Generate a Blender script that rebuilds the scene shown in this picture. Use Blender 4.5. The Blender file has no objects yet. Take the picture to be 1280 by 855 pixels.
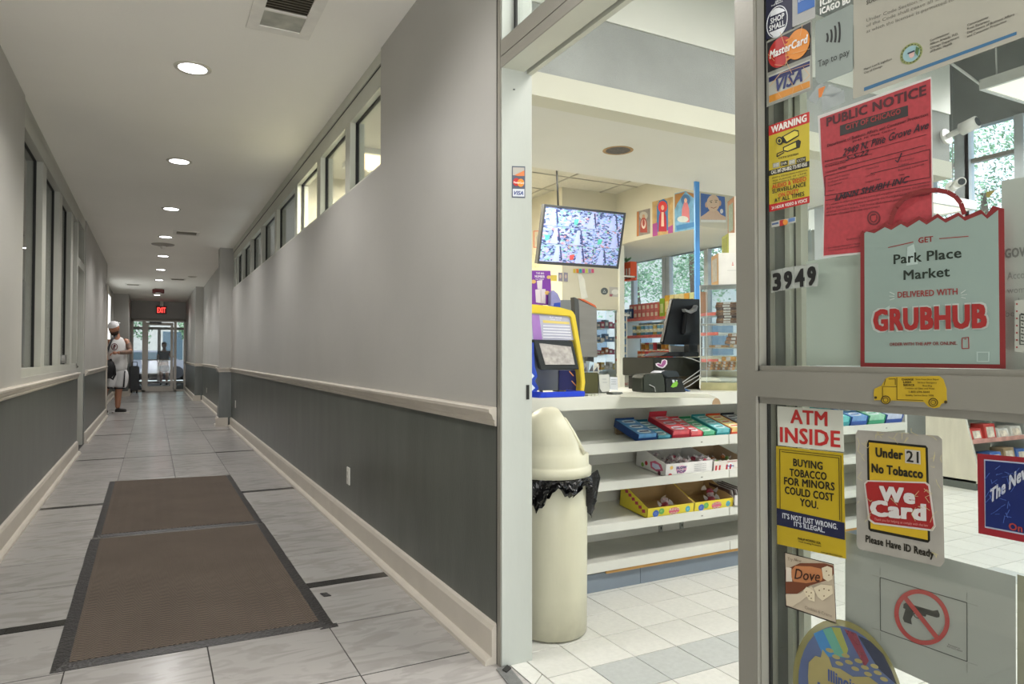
import bpy, bmesh, math, random
from mathutils import Vector, Matrix
random.seed(7)
S = bpy.context.scene
COL = S.collection
# ------------------------------------------------------------------ camera
FPX, CX, CY, EYE = 863.0, 640.0, 427.5, 1.15
YAW, PIT = math.radians(27.5), math.radians(1.16)
cam = bpy.data.objects.new('camera', bpy.data.cameras.new('camera'))
COL.objects.link(cam)
cam.location = (0, 0, EYE)
cam.rotation_euler = (math.radians(90)+PIT, 0, -YAW)
cam.data.sensor_width = 36; cam.data.lens = FPX/1280*36
cam.data.clip_start = .05; cam.data.clip_end = 300
S.camera = cam
# ------------------------------------------------------------------ sky
W = bpy.data.worlds.new('sky'); S.world = W; W.use_nodes = True
wn = W.node_tree.nodes; wl = W.node_tree.links
wb = wn['Background']; wb.inputs['Strength'].default_value = 1.6
tc = wn.new('ShaderNodeTexCoord'); sp = wn.new('ShaderNodeSeparateXYZ'); rp = wn.new('ShaderNodeValToRGB')
wl.new(tc.outputs['Generated'], sp.inputs[0]); wl.new(sp.outputs['Z'], rp.inputs[0]); wl.new(rp.outputs[0], wb.inputs[0])
rp.color_ramp.elements[0].position = 0.0; rp.color_ramp.elements[0].color = (.92, .97, 1, 1)
rp.color_ramp.elements[1].position = 0.7; rp.color_ramp.elements[1].color = (.62, .80, 1, 1)
# ------------------------------------------------------------------ exposure
VS = S.view_settings
S.display_settings.display_device = 'sRGB'
VS.view_transform = 'Standard'; VS.look = 'None'; VS.gamma = 1; VS.use_curve_mapping = False
VS.exposure = 0.43
# ------------------------------------------------------------------ daylight and added fill
def area(name, loc, rot, sx, sy, power, col=(1, 1, 1)):
    L = bpy.data.lights.new(name, 'AREA'); L.shape = 'RECTANGLE'; L.size = sx; L.size_y = sy
    L.energy = power; L.color = col
    o = bpy.data.objects.new(name, L); COL.objects.link(o); o.location = loc; o.rotation_euler = rot
    return o
sun = bpy.data.objects.new('sun', bpy.data.lights.new('sun', 'SUN')); COL.objects.link(sun)
sun.data.energy = 3.0; sun.data.angle = math.radians(3); sun.data.color = (1, .96, .9)
sun.rotation_euler = Vector((.75, .22, -.62)).to_track_quat('-Z', 'Y').to_euler(); sun.location = (-10, -3, 12)
area('added_ceiling_fill', (.2, -2.3, .25), (math.radians(138), 0, 0), 2.6, 1.8, 170, (1, .985, .96))  # added lamp behind the camera, stands in for sunlit ground, brightens the ceiling
LAMP_CORR, LAMP_STORE = 17.0, 34.0
# ------------------------------------------------------------------ helpers
_f = Vector((math.sin(YAW)*math.cos(PIT), math.cos(YAW)*math.cos(PIT), math.sin(PIT)))
_r = Vector((math.cos(YAW), -math.sin(YAW), 0)); _u = _r.cross(_f)
_C = Vector((0, 0, EYE))
def at(ax, val, px, py):
    """the point of the plane (axis ax = val) behind a photograph position"""
    d = _f + _r*((px-CX)/FPX) - _u*((py-CY)/FPX)
    return _C + d*((val-_C[ax])/d[ax])
def aX(v, px, py): return at(0, v, px, py)
def aY(v, px, py): return at(1, v, px, py)
def aZ(v, px, py): return at(2, v, px, py)
def lin(h):
    h = h.lstrip('#'); c = [int(h[i:i+2], 16)/255 for i in (0, 2, 4)]
    return tuple(x/12.92 if x <= .04045 else ((x+.055)/1.055)**2.4 for x in c)
MATS = {}
def pm(key, col, rough=.5, var=.06, scale=12, bump=0, metal=0, stretch=(1, 1, 1), emit=0, spec=.5, rnd=0, alpha=1, bscale=None):
    """procedural material: noise-varied colour, optional fine relief"""
    if key in MATS: return MATS[key]
    if isinstance(col, str): col = lin(col)
    m = bpy.data.materials.new(key); m.use_nodes = True
    N, L = m.node_tree.nodes, m.node_tree.links
    b = N['Principled BSDF']
    tcn = N.new('ShaderNodeTexCoord'); mp = N.new('ShaderNodeMapping'); nz = N.new('ShaderNodeTexNoise')
    L.new(tcn.outputs['Object'], mp.inputs[0]); mp.inputs['Scale'].default_value = stretch
    L.new(mp.outputs[0], nz.inputs['Vector']); nz.inputs['Scale'].default_value = scale; nz.inputs['Detail'].default_value = 5
    cr = N.new('ShaderNodeValToRGB'); L.new(nz.outputs['Fac'], cr.inputs[0])
    cr.color_ramp.elements[0].position = .3; cr.color_ramp.elements[1].position = .7
    cr.color_ramp.elements[0].color = tuple(max(0, c*(1-var)) for c in col)+(1,)
    cr.color_ramp.elements[1].color = tuple(min(1, c*(1+var)) for c in col)+(1,)
    out = cr.outputs[0]
    if rnd:
        oi = N.new('ShaderNodeObjectInfo'); mr = N.new('ShaderNodeMapRange'); hs = N.new('ShaderNodeHueSaturation')
        L.new(oi.outputs['Random'], mr.inputs[0]); mr.inputs[3].default_value = 1-rnd; mr.inputs[4].default_value = 1+rnd
        L.new(mr.outputs[0], hs.inputs['Value']); L.new(out, hs.inputs['Color']); out = hs.outputs[0]
        ad = N.new('ShaderNodeVectorMath'); ad.operation = 'SCALE'; ad.inputs['Scale'].default_value = 9.0
        cb = N.new('ShaderNodeCombineXYZ'); L.new(oi.outputs['Random'], cb.inputs[0]); L.new(oi.outputs['Random'], cb.inputs[1])
        L.new(cb.outputs[0], ad.inputs[0]); L.new(ad.outputs[0], mp.inputs['Location'])
    L.new(out, b.inputs['Base Color'])
    b.inputs['Roughness'].default_value = rough; b.inputs['Metallic'].default_value = metal
    b.inputs['Specular IOR Level'].default_value = spec
    if alpha < 1: b.inputs['Alpha'].default_value = alpha
    if emit:
        L.new(out, b.inputs['Emission Color']); b.inputs['Emission Strength'].default_value = emit
    if bump:
        bp = N.new('ShaderNodeBump'); bp.inputs['Strength'].default_value = bump; bp.inputs['Distance'].default_value = .01
        n2 = N.new('ShaderNodeTexNoise'); n2.inputs['Scale'].default_value = bscale or scale*6
        L.new(mp.outputs[0], n2.inputs['Vector']); L.new(n2.outputs['Fac'], bp.inputs['Height']); L.new(bp.outputs[0], b.inputs['Normal'])
    MATS[key] = m
    return m
def ink(h, rough=.45, **k):
    """flat printing ink of one colour"""
    return pm('ink_'+h.lstrip('#')+('' if rough == .45 else str(rough)), h, rough, .03, 30, **k)
def glass(key, tint=(1, 1, 1), refl=1.0):
    if key in MATS: return MATS[key]
    m = bpy.data.materials.new(key); m.use_nodes = True
    N, L = m.node_tree.nodes, m.node_tree.links
    N.remove(N['Principled BSDF'])
    tr = N.new('ShaderNodeBsdfTransparent'); tr.inputs[0].default_value = tint+(1,)
    gl = N.new('ShaderNodeBsdfGlossy'); gl.inputs['Roughness'].default_value = .01
    fr = N.new('ShaderNodeFresnel'); ge = N.new('ShaderNodeNewGeometry'); ir = N.new('ShaderNodeMapRange')
    ir.inputs[3].default_value = 1.45; ir.inputs[4].default_value = 1/1.45
    L.new(ge.outputs['Backfacing'], ir.inputs[0]); L.new(ir.outputs[0], fr.inputs[0])
    mu = N.new('ShaderNodeMath'); mu.operation = 'MULTIPLY'; mu.inputs[1].default_value = refl
    mix = N.new('ShaderNodeMixShader')
    L.new(fr.outputs[0], mu.inputs[0]); L.new(mu.outputs[0], mix.inputs[0]); L.new(tr.outputs[0], mix.inputs[1]); L.new(gl.outputs[0], mix.inputs[2])
    L.new(mix.outputs[0], N['Material Output'].inputs[0])
    MATS[key] = m
    return m
ORG = {}
def tagit(o, label=None, cat=None, group=None, kind=None):
    if label: o['label'] = label
    if cat: o['category'] = cat
    if group: o['group'] = group
    if kind: o['kind'] = kind
    return o
def thing(name, label, cat, loc=(0, 0, 0), group=None, rz=0):
    o = bpy.data.objects.new(name, None); COL.objects.link(o); o.empty_display_size = .05
    o.location = loc; ORG[o.name] = Vector(loc)
    if rz: o.rotation_euler[2] = rz; ORG[o.name] = Vector((0, 0, 0))
    return tagit(o, label, cat, group)
def local(name, label, cat, loc=(0, 0, 0), group=None, rz=0):
    """like thing(), but its parts are given in its own coordinates"""
    o = thing(name, label, cat, loc, group, rz); ORG[o.name] = Vector((0, 0, 0)); return o
def link(name, me, parent=None, org=(0, 0, 0)):
    o = bpy.data.objects.new(name, me); COL.objects.link(o)
    if parent is not None:
        o.parent = parent; ORG[o.name] = ORG[parent.name].copy() if parent.type == 'EMPTY' else ORG[parent.name]
    else:
        o.location = org; ORG[o.name] = Vector(org)
    return o
class MB:
    def __init__(s): s.b = bmesh.new()
    def box(s, x0, x1, y0, y1, z0, z1, mi=0):
        v = [s.b.verts.new(p) for p in ((x0,y0,z0),(x1,y0,z0),(x1,y1,z0),(x0,y1,z0),(x0,y0,z1),(x1,y0,z1),(x1,y1,z1),(x0,y1,z1))]
        for f in ((0,3,2,1),(4,5,6,7),(0,1,5,4),(1,2,6,5),(2,3,7,6),(3,0,4,7)):
            s.b.faces.new([v[i] for i in f]).material_index = mi
        return s
    def hexa(s, p8, mi=0):
        v = [s.b.verts.new(p) for p in p8]
        for f in ((0,3,2,1),(4,5,6,7),(0,1,5,4),(1,2,6,5),(2,3,7,6),(3,0,4,7)):
            s.b.faces.new([v[i] for i in f]).material_index = mi
        return s
    def slab(s, pts, d, mi=0):
        """polygon pts thickened by vector d"""
        d = Vector(d); a = [s.b.verts.new(p) for p in pts]; c = [s.b.verts.new(Vector(p)+d) for p in pts]; n = len(a)
        s.b.faces.new(a).material_index = mi; s.b.faces.new(c[::-1]).material_index = mi
        for i in range(n): s.b.faces.new((a[i], c[i], c[(i+1) % n], a[(i+1) % n])).material_index = mi
        return s
    def poly(s, pts, mi=0):
        s.b.faces.new([s.b.verts.new(p) for p in pts]).material_index = mi; return s
    def tube(s, pts, r, seg=8, mi=0, cap=True):
        pts = [Vector(p) for p in pts]; rings = []; n = len(pts)
        rr = r if isinstance(r, (list, tuple)) else [r]*n
        up = None
        for i, p in enumerate(pts):
            t = (pts[min(i+1, n-1)]-pts[max(i-1, 0)]).normalized()
            if up is None: up = Vector((0, 0, 1)) if abs(t.z) < .9 else Vector((1, 0, 0))
            a = t.cross(up).normalized(); b = a.cross(t).normalized(); up = b
            rings.append([s.b.verts.new(p+(a*math.cos(2*math.pi*k/seg)+b*math.sin(2*math.pi*k/seg))*rr[i]) for k in range(seg)])
        for i in range(n-1):
            for k in range(seg):
                f = s.b.faces.new((rings[i][k], rings[i][(k+1) % seg], rings[i+1][(k+1) % seg], rings[i+1][k])); f.material_index = mi; f.smooth = True
        if cap: s.b.faces.new(rings[0]).material_index = mi; s.b.faces.new(rings[-1][::-1]).material_index = mi
        return s
    def lathe(s, prof, c=(0, 0, 0), seg=24, mi=0, sx=1, sy=1, smooth=True):
        rings = []
        for r, z in prof:
            if r < 1e-5: rings.append([s.b.verts.new((c[0], c[1], c[2]+z))])
            else: rings.append([s.b.verts.new((c[0]+sx*r*math.cos(2*math.pi*k/seg), c[1]+sy*r*math.sin(2*math.pi*k/seg), c[2]+z)) for k in range(seg)])
        for a, b in zip(rings, rings[1:]):
            for k in range(seg):
                q = (k+1) % seg
                if len(a) == 1 and len(b) == 1: continue
                vs = (a[0], b[q], b[k]) if len(a) == 1 else ((a[k], a[q], b[0]) if len(b) == 1 else (a[k], a[q], b[q], b[k]))
                f = s.b.faces.new(vs); f.material_index = mi; f.smooth = smooth
        return s
    def ball(s, c, rx, ry, rz, seg=12, mi=0):
        return s.lathe([(math.sin(math.pi*i/8), -math.cos(math.pi*i/8)*rz) if 0 < i < 8 else (0, -math.cos(math.pi*i/8)*rz) for i in range(9)], c, seg, mi, rx, ry)
    def build(s, name, mat, parent=None, org=(0, 0, 0), bevel=0, fix=True):
        if fix: bmesh.ops.recalc_face_normals(s.b, faces=s.b.faces[:])
        o = ORG[parent.name] if parent is not None else Vector(org)
        if bevel:
            es = [e for e in s.b.edges if len(e.link_faces) == 2 and e.calc_face_angle(0) > .6]
            bmesh.ops.bevel(s.b, geom=es, offset=bevel, segments=2, affect='EDGES', clamp_overlap=True)
        bmesh.ops.translate(s.b, verts=s.b.verts[:], vec=-o)
        me = bpy.data.meshes.new(name); s.b.to_mesh(me); s.b.free()
        for m in (mat if isinstance(mat, (list, tuple)) else [mat]): me.materials.append(m)
        return link(name, me, parent, org)
def struct(name, mb, mat, label=None, **k):
    o = mb.build(name, mat, **k); o['kind'] = 'structure'
    if label: o['label'] = label
    return o
def kids(o): return [c for c in list(o.children)]
def copy_tree(o, parent=None, loc=None, label=None):
    c = o.copy(); COL.objects.link(c)
    if parent is not None: c.parent = parent
    ORG[c.name] = ORG[o.name]
    if loc is not None: c.location = loc
    if label: c['label'] = label
    for ch in kids(o): copy_tree(ch, c)
    return c
_T = {}
def glyphs(txt, bold=0.0, shear=0.0):
    """outlines of a text, width and cap height brought to 1; bold lays shifted copies over each other"""
    k = (txt, bold, shear)
    if k in _T: return _T[k]
    cu = bpy.data.curves.new('t', 'FONT'); cu.body = txt; cu.size = 1; cu.resolution_u = 2; cu.shear = shear; cu.fill_mode = 'FRONT'
    if bold > 0: cu.space_character = 1+bold*1.6
    ob = bpy.data.objects.new('t', cu); me = ob.to_mesh()
    v0 = [(v.co.x, v.co.y) for v in me.vertices]; f0 = [tuple(p.vertices) for p in me.polygons]
    ob.to_mesh_clear(); bpy.data.objects.remove(ob); bpy.data.curves.remove(cu)
    sh = [(0, 0)] if bold <= 0 else [(-bold, -bold*.6), (bold, -bold*.6), (-bold, bold*.6), (bold, bold*.6), (0, 0)]
    if bold > .04: sh += [(-bold, 0), (bold, 0), (0, bold*.6), (0, -bold*.6)]
    vs, fs = [], []
    for i, (dx, dy) in enumerate(sh):
        n = len(vs); vs += [(x+dx, y+dy, i) for x, y in v0]; fs += [tuple(q+n for q in f) for f in f0]
    x0 = min(v[0] for v in vs); x1 = max(v[0] for v in vs); yb, yt = -max(bold, 0)*.6, .69+max(bold, 0)*.6
    _T[k] = ([((x-x0)/(x1-x0), (y-yb)/(yt-yb), i) for x, y, i in vs], fs)
    return _T[k]
class Flat:
    """printed sheet lying in a plane; everything is drawn on that plane from photograph positions"""
    def __init__(s, ax, val, sign, root):
        s.ax, s.val, s.sg, s.root = ax, val, sign, root
    def P(s, p, layer=0): return at(s.ax, s.val+s.sg*.0006*layer, p[0], p[1]) if not isinstance(p, Vector) else p
    def poly(s, name, pts, mat, layer=1, label=None):
        d = [0, 0, 0]; d[s.ax] = -s.sg*.0005
        o = MB().slab([s.P(p, layer) for p in pts], d).build(name, mat, s.root)
        if label: o['label'] = label
        return o
    def polys(s, name, lst, mat, layer=1, label=None):
        d = [0, 0, 0]; d[s.ax] = -s.sg*.0003; mb = MB()
        if len(lst) <= 6:
            for pts in lst: o = s.poly(name, pts, mat, layer, label)
            return o
        for pts in lst: mb.slab([s.P(p, layer) for p in pts], d)
        o = mb.build(name, mat, s.root)
        if label: o['label'] = label
        return o
    def line(s, a, b, w):
        dx, dy = b[0]-a[0], b[1]-a[1]; l = math.hypot(dx, dy) or 1; nx, ny = -dy/l*w/2, dx/l*w/2
        return [(a[0]+nx, a[1]+ny), (b[0]+nx, b[1]+ny), (b[0]-nx, b[1]-ny), (a[0]-nx, a[1]-ny)]
    def lines(s, name, segs, w, mat, layer=2, label=None):
        return s.polys(name, [s.line(a, b, w) for a, b in segs], mat, layer, label)
    def text(s, name, items, mat, layer=2, bold=0.0, shear=0.0, label=None, backwards=False):
        """items: (string, left baseline px, right baseline px, cap height px)"""
        vv, ff = [], []
        for txt, a, b, h in items:
            A, B = s.P(a, layer), s.P(b, layer); T = s.P((a[0], a[1]-h), layer)
            Hh = Vector((0, 0, T.z-A.z)) if s.ax != 2 else (T-A)
            g, fs = glyphs(txt, bold, shear); n = len(vv)
            dd = Vector([0, 0, 0]); dd[s.ax] = s.sg*.00004
            vv += [A+(B-A)*u+Hh*v+dd*i for u, v, i in g]; ff += [tuple(i+n for i in f) for f in fs]
        o0 = ORG[s.root.name]
        me = bpy.data.meshes.new(name); me.from_pydata([v-o0 for v in vv], [], ff); me.materials.append(mat); me.update()
        o = link(name, me, s.root)
        if label: o['label'] = label
        return o
def ell(cx, cy, rx, ry, n=32, sh=0.0, a0=0, a1=360):
    """ellipse points; sh skews it vertically per unit x"""
    pts = []
    full = abs(a1-a0) >= 360
    for k in range(n if full else n+1):
        a = math.radians(a0+(a1-a0)*k/n); x = rx*math.cos(a); pts.append((cx+x, cy-ry*math.sin(a)+sh*x))
    return pts
def ring(cx, cy, rx, ry, t, n=36, sh=0.0, a0=0, a1=360):
    o = ell(cx, cy, rx, ry, n, sh, a0, a1); i = ell(cx, cy, rx-t, ry-t, n, sh, a0, a1); m = len(o)
    return [[o[k], o[(k+1) % m], i[(k+1) % m], i[k]] for k in range(m if abs(a1-a0) >= 360 else m-1)]
# ================================================================== materials of the building
M_UP = pm('upper_wall_paint', '#aaa8a2', .45, .06, 1.2, .05, bscale=60)
M_LOW = pm('lower_wall_paint', '#52554f', .30, .24, 2.6, .05, stretch=(2.2, 2.2, .6), bscale=50)
M_CEIL = pm('ceiling_paint', '#efece3', .7, .025, .8, .05, bscale=80)
M_TRIM = pm('cream_trim_paint', '#c6beb1', .4, .05, 6)
M_FRAME = pm('grey_painted_frame', '#b0b0a6', .42, .04, 4)
M_FRAMEL = pm('pale_painted_frame', '#c3c4b6', .42, .04, 4)
M_ALU = pm('storefront_aluminium', '#8d8a80', .36, .05, 5, .03, metal=.25, bscale=120)
M_JAMB = pm('worn_white_jamb', '#b4b8b1', .4, .07, 3, .06, stretch=(1, 1, .3), bscale=40)
M_DARK = pm('black_gasket', '#161613', .6)
M_GROUT = pm('dark_grout', '#2c2825', .8, .1, 20)
M_GROUT2 = pm('brown_grout', '#7e776c', .8, .1, 20)
M_GLASS = glass('pane_glass', (.96, .98, .97))
M_GLASSD = glass('hall_pane_glass', (.90, .92, .92))
def marble(key, col, veins, rough):
    m = bpy.data.materials.new(key); m.use_nodes = True; N, L = m.node_tree.nodes, m.node_tree.links
    b = N['Principled BSDF']; t = N.new('ShaderNodeTexCoord'); mp = N.new('ShaderNodeMapping'); oi = N.new('ShaderNodeObjectInfo')
    cb = N.new('ShaderNodeCombineXYZ'); mu = N.new('ShaderNodeMath'); mu.operation = 'MULTIPLY'; mu.inputs[1].default_value = 17
    L.new(oi.outputs['Random'], mu.inputs[0]); L.new(mu.outputs[0], cb.inputs[0]); L.new(mu.outputs[0], cb.inputs[1])
    L.new(cb.outputs[0], mp.inputs['Location']); L.new(t.outputs['Object'], mp.inputs[0]); mp.inputs['Rotation'].default_value = (0, 0, .5)
    mp.inputs['Scale'].default_value = (1.6, 5, 1)
    n = N.new('ShaderNodeTexNoise'); n.inputs['Scale'].default_value = 2.2; n.inputs['Detail'].default_value = 9; n.inputs['Distortion'].default_value = 1.6
    L.new(mp.outputs[0], n.inputs['Vector'])
    r = N.new('ShaderNodeValToRGB'); L.new(n.outputs['Fac'], r.inputs[0]); e = r.color_ramp.elements
    e[0].position = .36; e[0].color = lin(veins)+(1,); e[1].position = .6; e[1].color = lin(col)+(1,)
    q = e.new(.5); q.color = lin(col)+(1,); q = e.new(.47); q.color = tuple((a+c)/2 for a, c in zip(lin(veins), lin(col)))+(1,)
    hs = N.new('ShaderNodeHueSaturation'); mr = N.new('ShaderNodeMapRange'); L.new(oi.outputs['Random'], mr.inputs[0])
    mr.inputs[3].default_value = .93; mr.inputs[4].default_value = 1.07
    L.new(mr.outputs[0], hs.inputs['Value']); L.new(r.outputs[0], hs.inputs['Color']); L.new(hs.outputs[0], b.inputs['Base Color'])
    b.inputs['Roughness'].default_value = rough
    MATS[key] = m; return m
M_TILE = marble('grey_marbled_tile', '#a9a5a1', '#9b9793', .22)
M_STRIP = pm('black_stone_strip', '#1d1b18', .25, .3, 14, rnd=.3)
M_STILE = pm('pale_speckled_tile', '#d3d2cb', .33, .05, 60, rnd=.05)
M_STILE2 = pm('grey_speckled_tile', '#b4b7b4', .33, .06, 60, rnd=.04)
XL, XR, ZC, YE = -.79, 1.155, 2.93, 25.3
# ================================================================== hall floor: every tile a piece
floor = struct('floor', MB().box(-2.2, 1.19, -1.6, 34, -.2, -.0028).box(-30, 40, 34, 60, -.25, -.02), M_GROUT, 'dark grout bed of the marbled hall floor')
cols = [XL+.0, -.275, .203, .676, 1.19]
def tile_mesh(name, w, d, mat, h=.006, bv=.0009):
    b = MB().box(-w/2, w/2, -d/2, d/2, 0, h); bmesh.ops.bevel(b.b, geom=[e for e in b.b.edges if all(v.co.z > h/2 for v in e.verts)], offset=bv, segments=1, affect='EDGES')
    me = bpy.data.meshes.new(name); bmesh.ops.translate(b.b, verts=b.b.verts[:], vec=(0, 0, 0)); b.b.to_mesh(me); b.b.free(); me.materials.append(mat); return me
_tm = {}
def put_tile(name, x0, x1, y0, y1, mat, parent, gap=.004, z=-.006):
    k = (name, mat.name, round(x1-x0, 3), round(y1-y0, 3))
    if k not in _tm: _tm[k] = tile_mesh(name, x1-x0-gap, y1-y0-gap*(2.4 if mat.name == 'grey_marbled_tile' else 1), mat)
    o = bpy.data.objects.new(name, _tm[k]); COL.objects.link(o); o.parent = parent
    o.location = ((x0+x1)/2, (y0+y1)/2, z+random.uniform(-.0004, .0004)); ORG[o.name] = Vector((0, 0, 0)); return o
strips = [.87, 3.56, 6.25, 8.95, 11.64, 14.2, 16.9, 19.6, 22.3, 25.0]
PITCH = 2.69
for si, ys in enumerate(strips):
    yn = strips[si+1] if si+1 < len(strips) else 25.6
    for ci in range(4):
        outer = ci in (0, 3)
        hw = .037 if outer else .012
        hn = hw if si+1 < len(strips) else 0
        x0, x1 = cols[ci], cols[ci+1]
        if outer:
            xm = x0+(x1-x0)*(.32 if ci == 3 else .5)
            put_tile('black_strip', x0, xm, ys-hw, ys+hw, M_STRIP, floor, .002); put_tile('black_strip', xm, x1, ys-hw, ys+hw, M_STRIP, floor, .002)
        else: put_tile('black_strip', x0, x1, ys-hw, ys+hw, M_STRIP, floor, .002)
        n = 5 if yn-ys > 2 else 1; a, b = ys+hw, yn-hn
        if ys > 20 : n = 3 if yn-ys > 2 else 1
        for k in range(n):
            put_tile('floor_tile', x0, x1, a+(b-a)*k/n, a+(b-a)*(k+1)/n, M_TILE, floor)
for x0 in (-1.27, -1.75):            # alcove where the man stands
    for k in range(13): put_tile('floor_tile', x0, x0+.48, 15.5+k*.54, 15.5+(k+1)*.54, M_TILE, floor)
# ================================================================== shop floor
shop_floor = struct('floor_shop', MB().box(1.19, 9.0, -1.6, 9.0, -.2, -.006), M_GROUT2, 'brown grout bed of the shop floor')
tx = [1.446+.2035*k for k in range(-1, 17)]; ty = [2.149+.2125*k for k in range(-8, 4)]
for i in range(len(tx)-1):
    for j in range(len(ty)-1):
        x0, x1, y0, y1 = tx[i], tx[i+1], ty[j], ty[j+1]
        if y1 > 2.9: continue
        grey = (j == 7 and 1.6 < x0 < 2.4) or (j == 7 and i % 4 == 1)
        put_tile('floor_tile', max(x0, 1.262), x1, y0, y1, M_STILE2 if grey else M_STILE, shop_floor, .0035)
mb = MB()
for i in range(40):
    for j in range(45):
        x0, y0 = 1.446+.2035*(i-1), 2.149+.2125*(j-16)
        if (x0 < tx[-1]-.01 and ty[0]-.01 < y0 < ty[-1]-.01) or x0 > 9 or y0 > 7: continue
        mb.box(x0+.002, x0+.2015, y0+.002, y0+.2105, -.006, 0)
o = mb.build('floor_tile', M_STILE, shop_floor); o['kind'] = 'stuff'; o['label'] = 'remaining pale square tiles of the shop floor'
# threshold under the doorway, its tiles cut off square
ms = MB(); ms.box(1.192, 1.258, -.4, 1.9, -.006, 0)
ms.build('threshold_plate', M_STILE2, shop_floor)
ms = MB().slab([(1.192, 1.905, -.006), (1.258, 1.905, -.006), (1.258, 2.18, -.006), (1.192, 2.12, -.006)], (0, 0, .006)); ms.build('floor_tile', M_STILE, shop_floor)
ms = MB().slab([(1.192, 2.125, -.006), (1.258, 2.185, -.006), (1.258, 2.30, -.006), (1.192, 2.30, -.006)], (0, 0, .006)); ms.build('floor_tile', M_STILE, shop_floor)
t = thing('duct_tape', 'torn grey duct tape on the floor at the white jamb', 'tape', (1.2, 2.25, 0))
pts = [aZ(.003, *p) for p in ((620, 836), (634, 831), (653, 853), (660, 870), (641, 870), (637, 858))]
MB().slab(pts, (0, 0, .0015)).build('strip', pm('duct_tape_grey', '#6d6d6b', .35, .15, 40, .2), t)
MB().slab([aZ(.0045, *p) for p in ((628, 838), (634, 832), (639, 836), (633, 841))], (0, 0, .004)).build('curled_end', pm('tape_black', '#1b1a18', .5), t)
# ================================================================== hall walls
def chair_rail(name, x, sg, y0, y1, parent=None, zc=.92):
    """moulded rail: three stepped profiles; sg = +1 when the wall looks towards +x"""
    pr = [(0, -.034), (.010, -.034), (.014, -.022), (.012, -.014), (.020, -.006), (.026, .010), (.036, .018), (.038, .030), (.030, .036), (0, .036)]
    mb = MB(); a = [mb.b.verts.new((x+sg*p, y0, zc+q)) for p, q in pr]; b = [mb.b.verts.new((x+sg*p, y1, zc+q)) for p, q in pr]
    n = len(pr)
    for i in range(n): mb.b.faces.new((a[i], b[i], b[(i+1) % n], a[(i+1) % n]))
    mb.b.faces.new(a[::-1]); mb.b.faces.new(b)
    return struct(name, mb, M_TRIM, 'cream moulded chair rail along the %s hall wall' % ('left' if sg > 0 else 'right'))
def chair_rail_y(name, y, x0, x1, zc=.92):
    mb = MB().box(x0, x1, y-.03, y, zc-.034, zc+.036).box(x0, x1, y-.042, y-.03, zc+.012, zc+.03)
    return struct(name, mb, M_TRIM)
def base(name, x, sg, y0, y1):
    mb = MB(); pr = [(0, 0), (.052, 0), (.050, .014), (.040, .024), (.024, .028), (.024, .125), (.016, .142), (0, .146)]
    a = [mb.b.verts.new((x+sg*p, y0, q)) for p, q in pr]; b = [mb.b.verts.new((x+sg*p, y1, q)) for p, q in pr]; n = len(pr)
    for i in range(n): mb.b.faces.new((a[i], b[i], b[(i+1) % n], a[(i+1) % n]))
    mb.b.faces.new(a[::-1]); mb.b.faces.new(b)
    return struct(name, mb, M_TRIM)
def wall_piece(x0, x1, y0, y1, name, z1=ZC, z0=0, split=.92):
    """one stretch of wall: dark dado below, pale paint above"""
    w = None
    if z1 > split:
        w = struct(name, MB().box(x0, x1, y0, y1, max(split, z0), z1), M_UP)
    if z0 < split:
        d = MB().box(x0, x1, y0, y1, z0, min(split, z1)).build('dado' if w else name, M_LOW, w)
        if not w: d['kind'] = 'structure'
        else: d['label'] = 'dark green-grey painted dado'
    return w
# right wall
YJ = 2.335
w1 = wall_piece(XR, 1.30, YJ, 3.862, 'wall_right')
w2 = wall_piece(XR, 1.30, 3.862, 12.25, 'wall_right', z1=2.245)
wall_piece(.968, 1.30, 12.25, 12.55, 'wall_right_pier')
wall_piece(XR, 1.30, 12.55, 19.45, 'wall_right')
wall_piece(.968, 1.30, 19.45, YE+.3, 'wall_right_pier')
base('baseboard_right', XR, -1, YJ-.0, 5.0); base('baseboard_right', XR, -1, 5.003, 12.2); base('baseboard_right', XR, -1, 12.6, 19.45)
base('baseboard_right', .968, -1, 12.2, 12.58); base('baseboard_right', .968, -1, 19.42, YE)
struct('baseboard_right', MB().box(.92, 1.105, 12.21, 12.25, 0, .14), M_TRIM); struct('baseboard_right', MB().box(.92, 1.105, 19.41, 19.45, 0, .14), M_TRIM)
chair_rail('trim_1', XR, -1, YJ, 12.25); chair_rail('trim_2', XR, -1, 12.55, 19.45); chair_rail('trim_3', .968, -1, 12.21, 12.57); chair_rail('trim_4', .968, -1, 19.42, YE)
chair_rail_y('trim_5', 12.25, .968, XR); chair_rail_y('trim_6', 19.45, .968, XR)
# left wall
wall_piece(-.95, XL, -1.6, 5.70, 'wall_left')
wall_piece(-.95, XL, 5.70, 9.70, 'wall_left', z1=1.0)
wall_piece(-.95, XL, 10.62, 15.35, 'wall_left')
wall_piece(-1.15, -1.0, 15.35, 22.7, 'wall_alcove', z1=ZC)
wall_piece(-1.15, -.62, 22.7, YE+.3, 'wall_left_pier')
wall_piece(-.95, XL, 15.42, 15.45, 'wall_left', z0=2.45)
base('baseboard_left', XL, 1, -1.6, 9.62); base('baseboard_left', XL, 1, 10.66, 15.3); base('baseboard_left', -1.0, 1, 15.5, 22.7); base('baseboard_left', -.62, 1, 22.68, YE)
struct('baseboard_left', MB().box(-1.0, -.59, 22.66, 22.7, 0, .14), M_TRIM)
chair_rail('trim_7', XL, 1, -1.6, 9.66); chair_rail('trim_8', XL, 1, 10.66, 15.3)
# trim around the alcove mouth
tr = struct('trim_9', MB().box(-.83, XL+.02, 15.30, 15.42, 0, 2.5).box(-.97, -.83, 15.32, 15.40, 0, 2.5), M_TRIM, 'cream casing at the mouth of the alcove')
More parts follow.
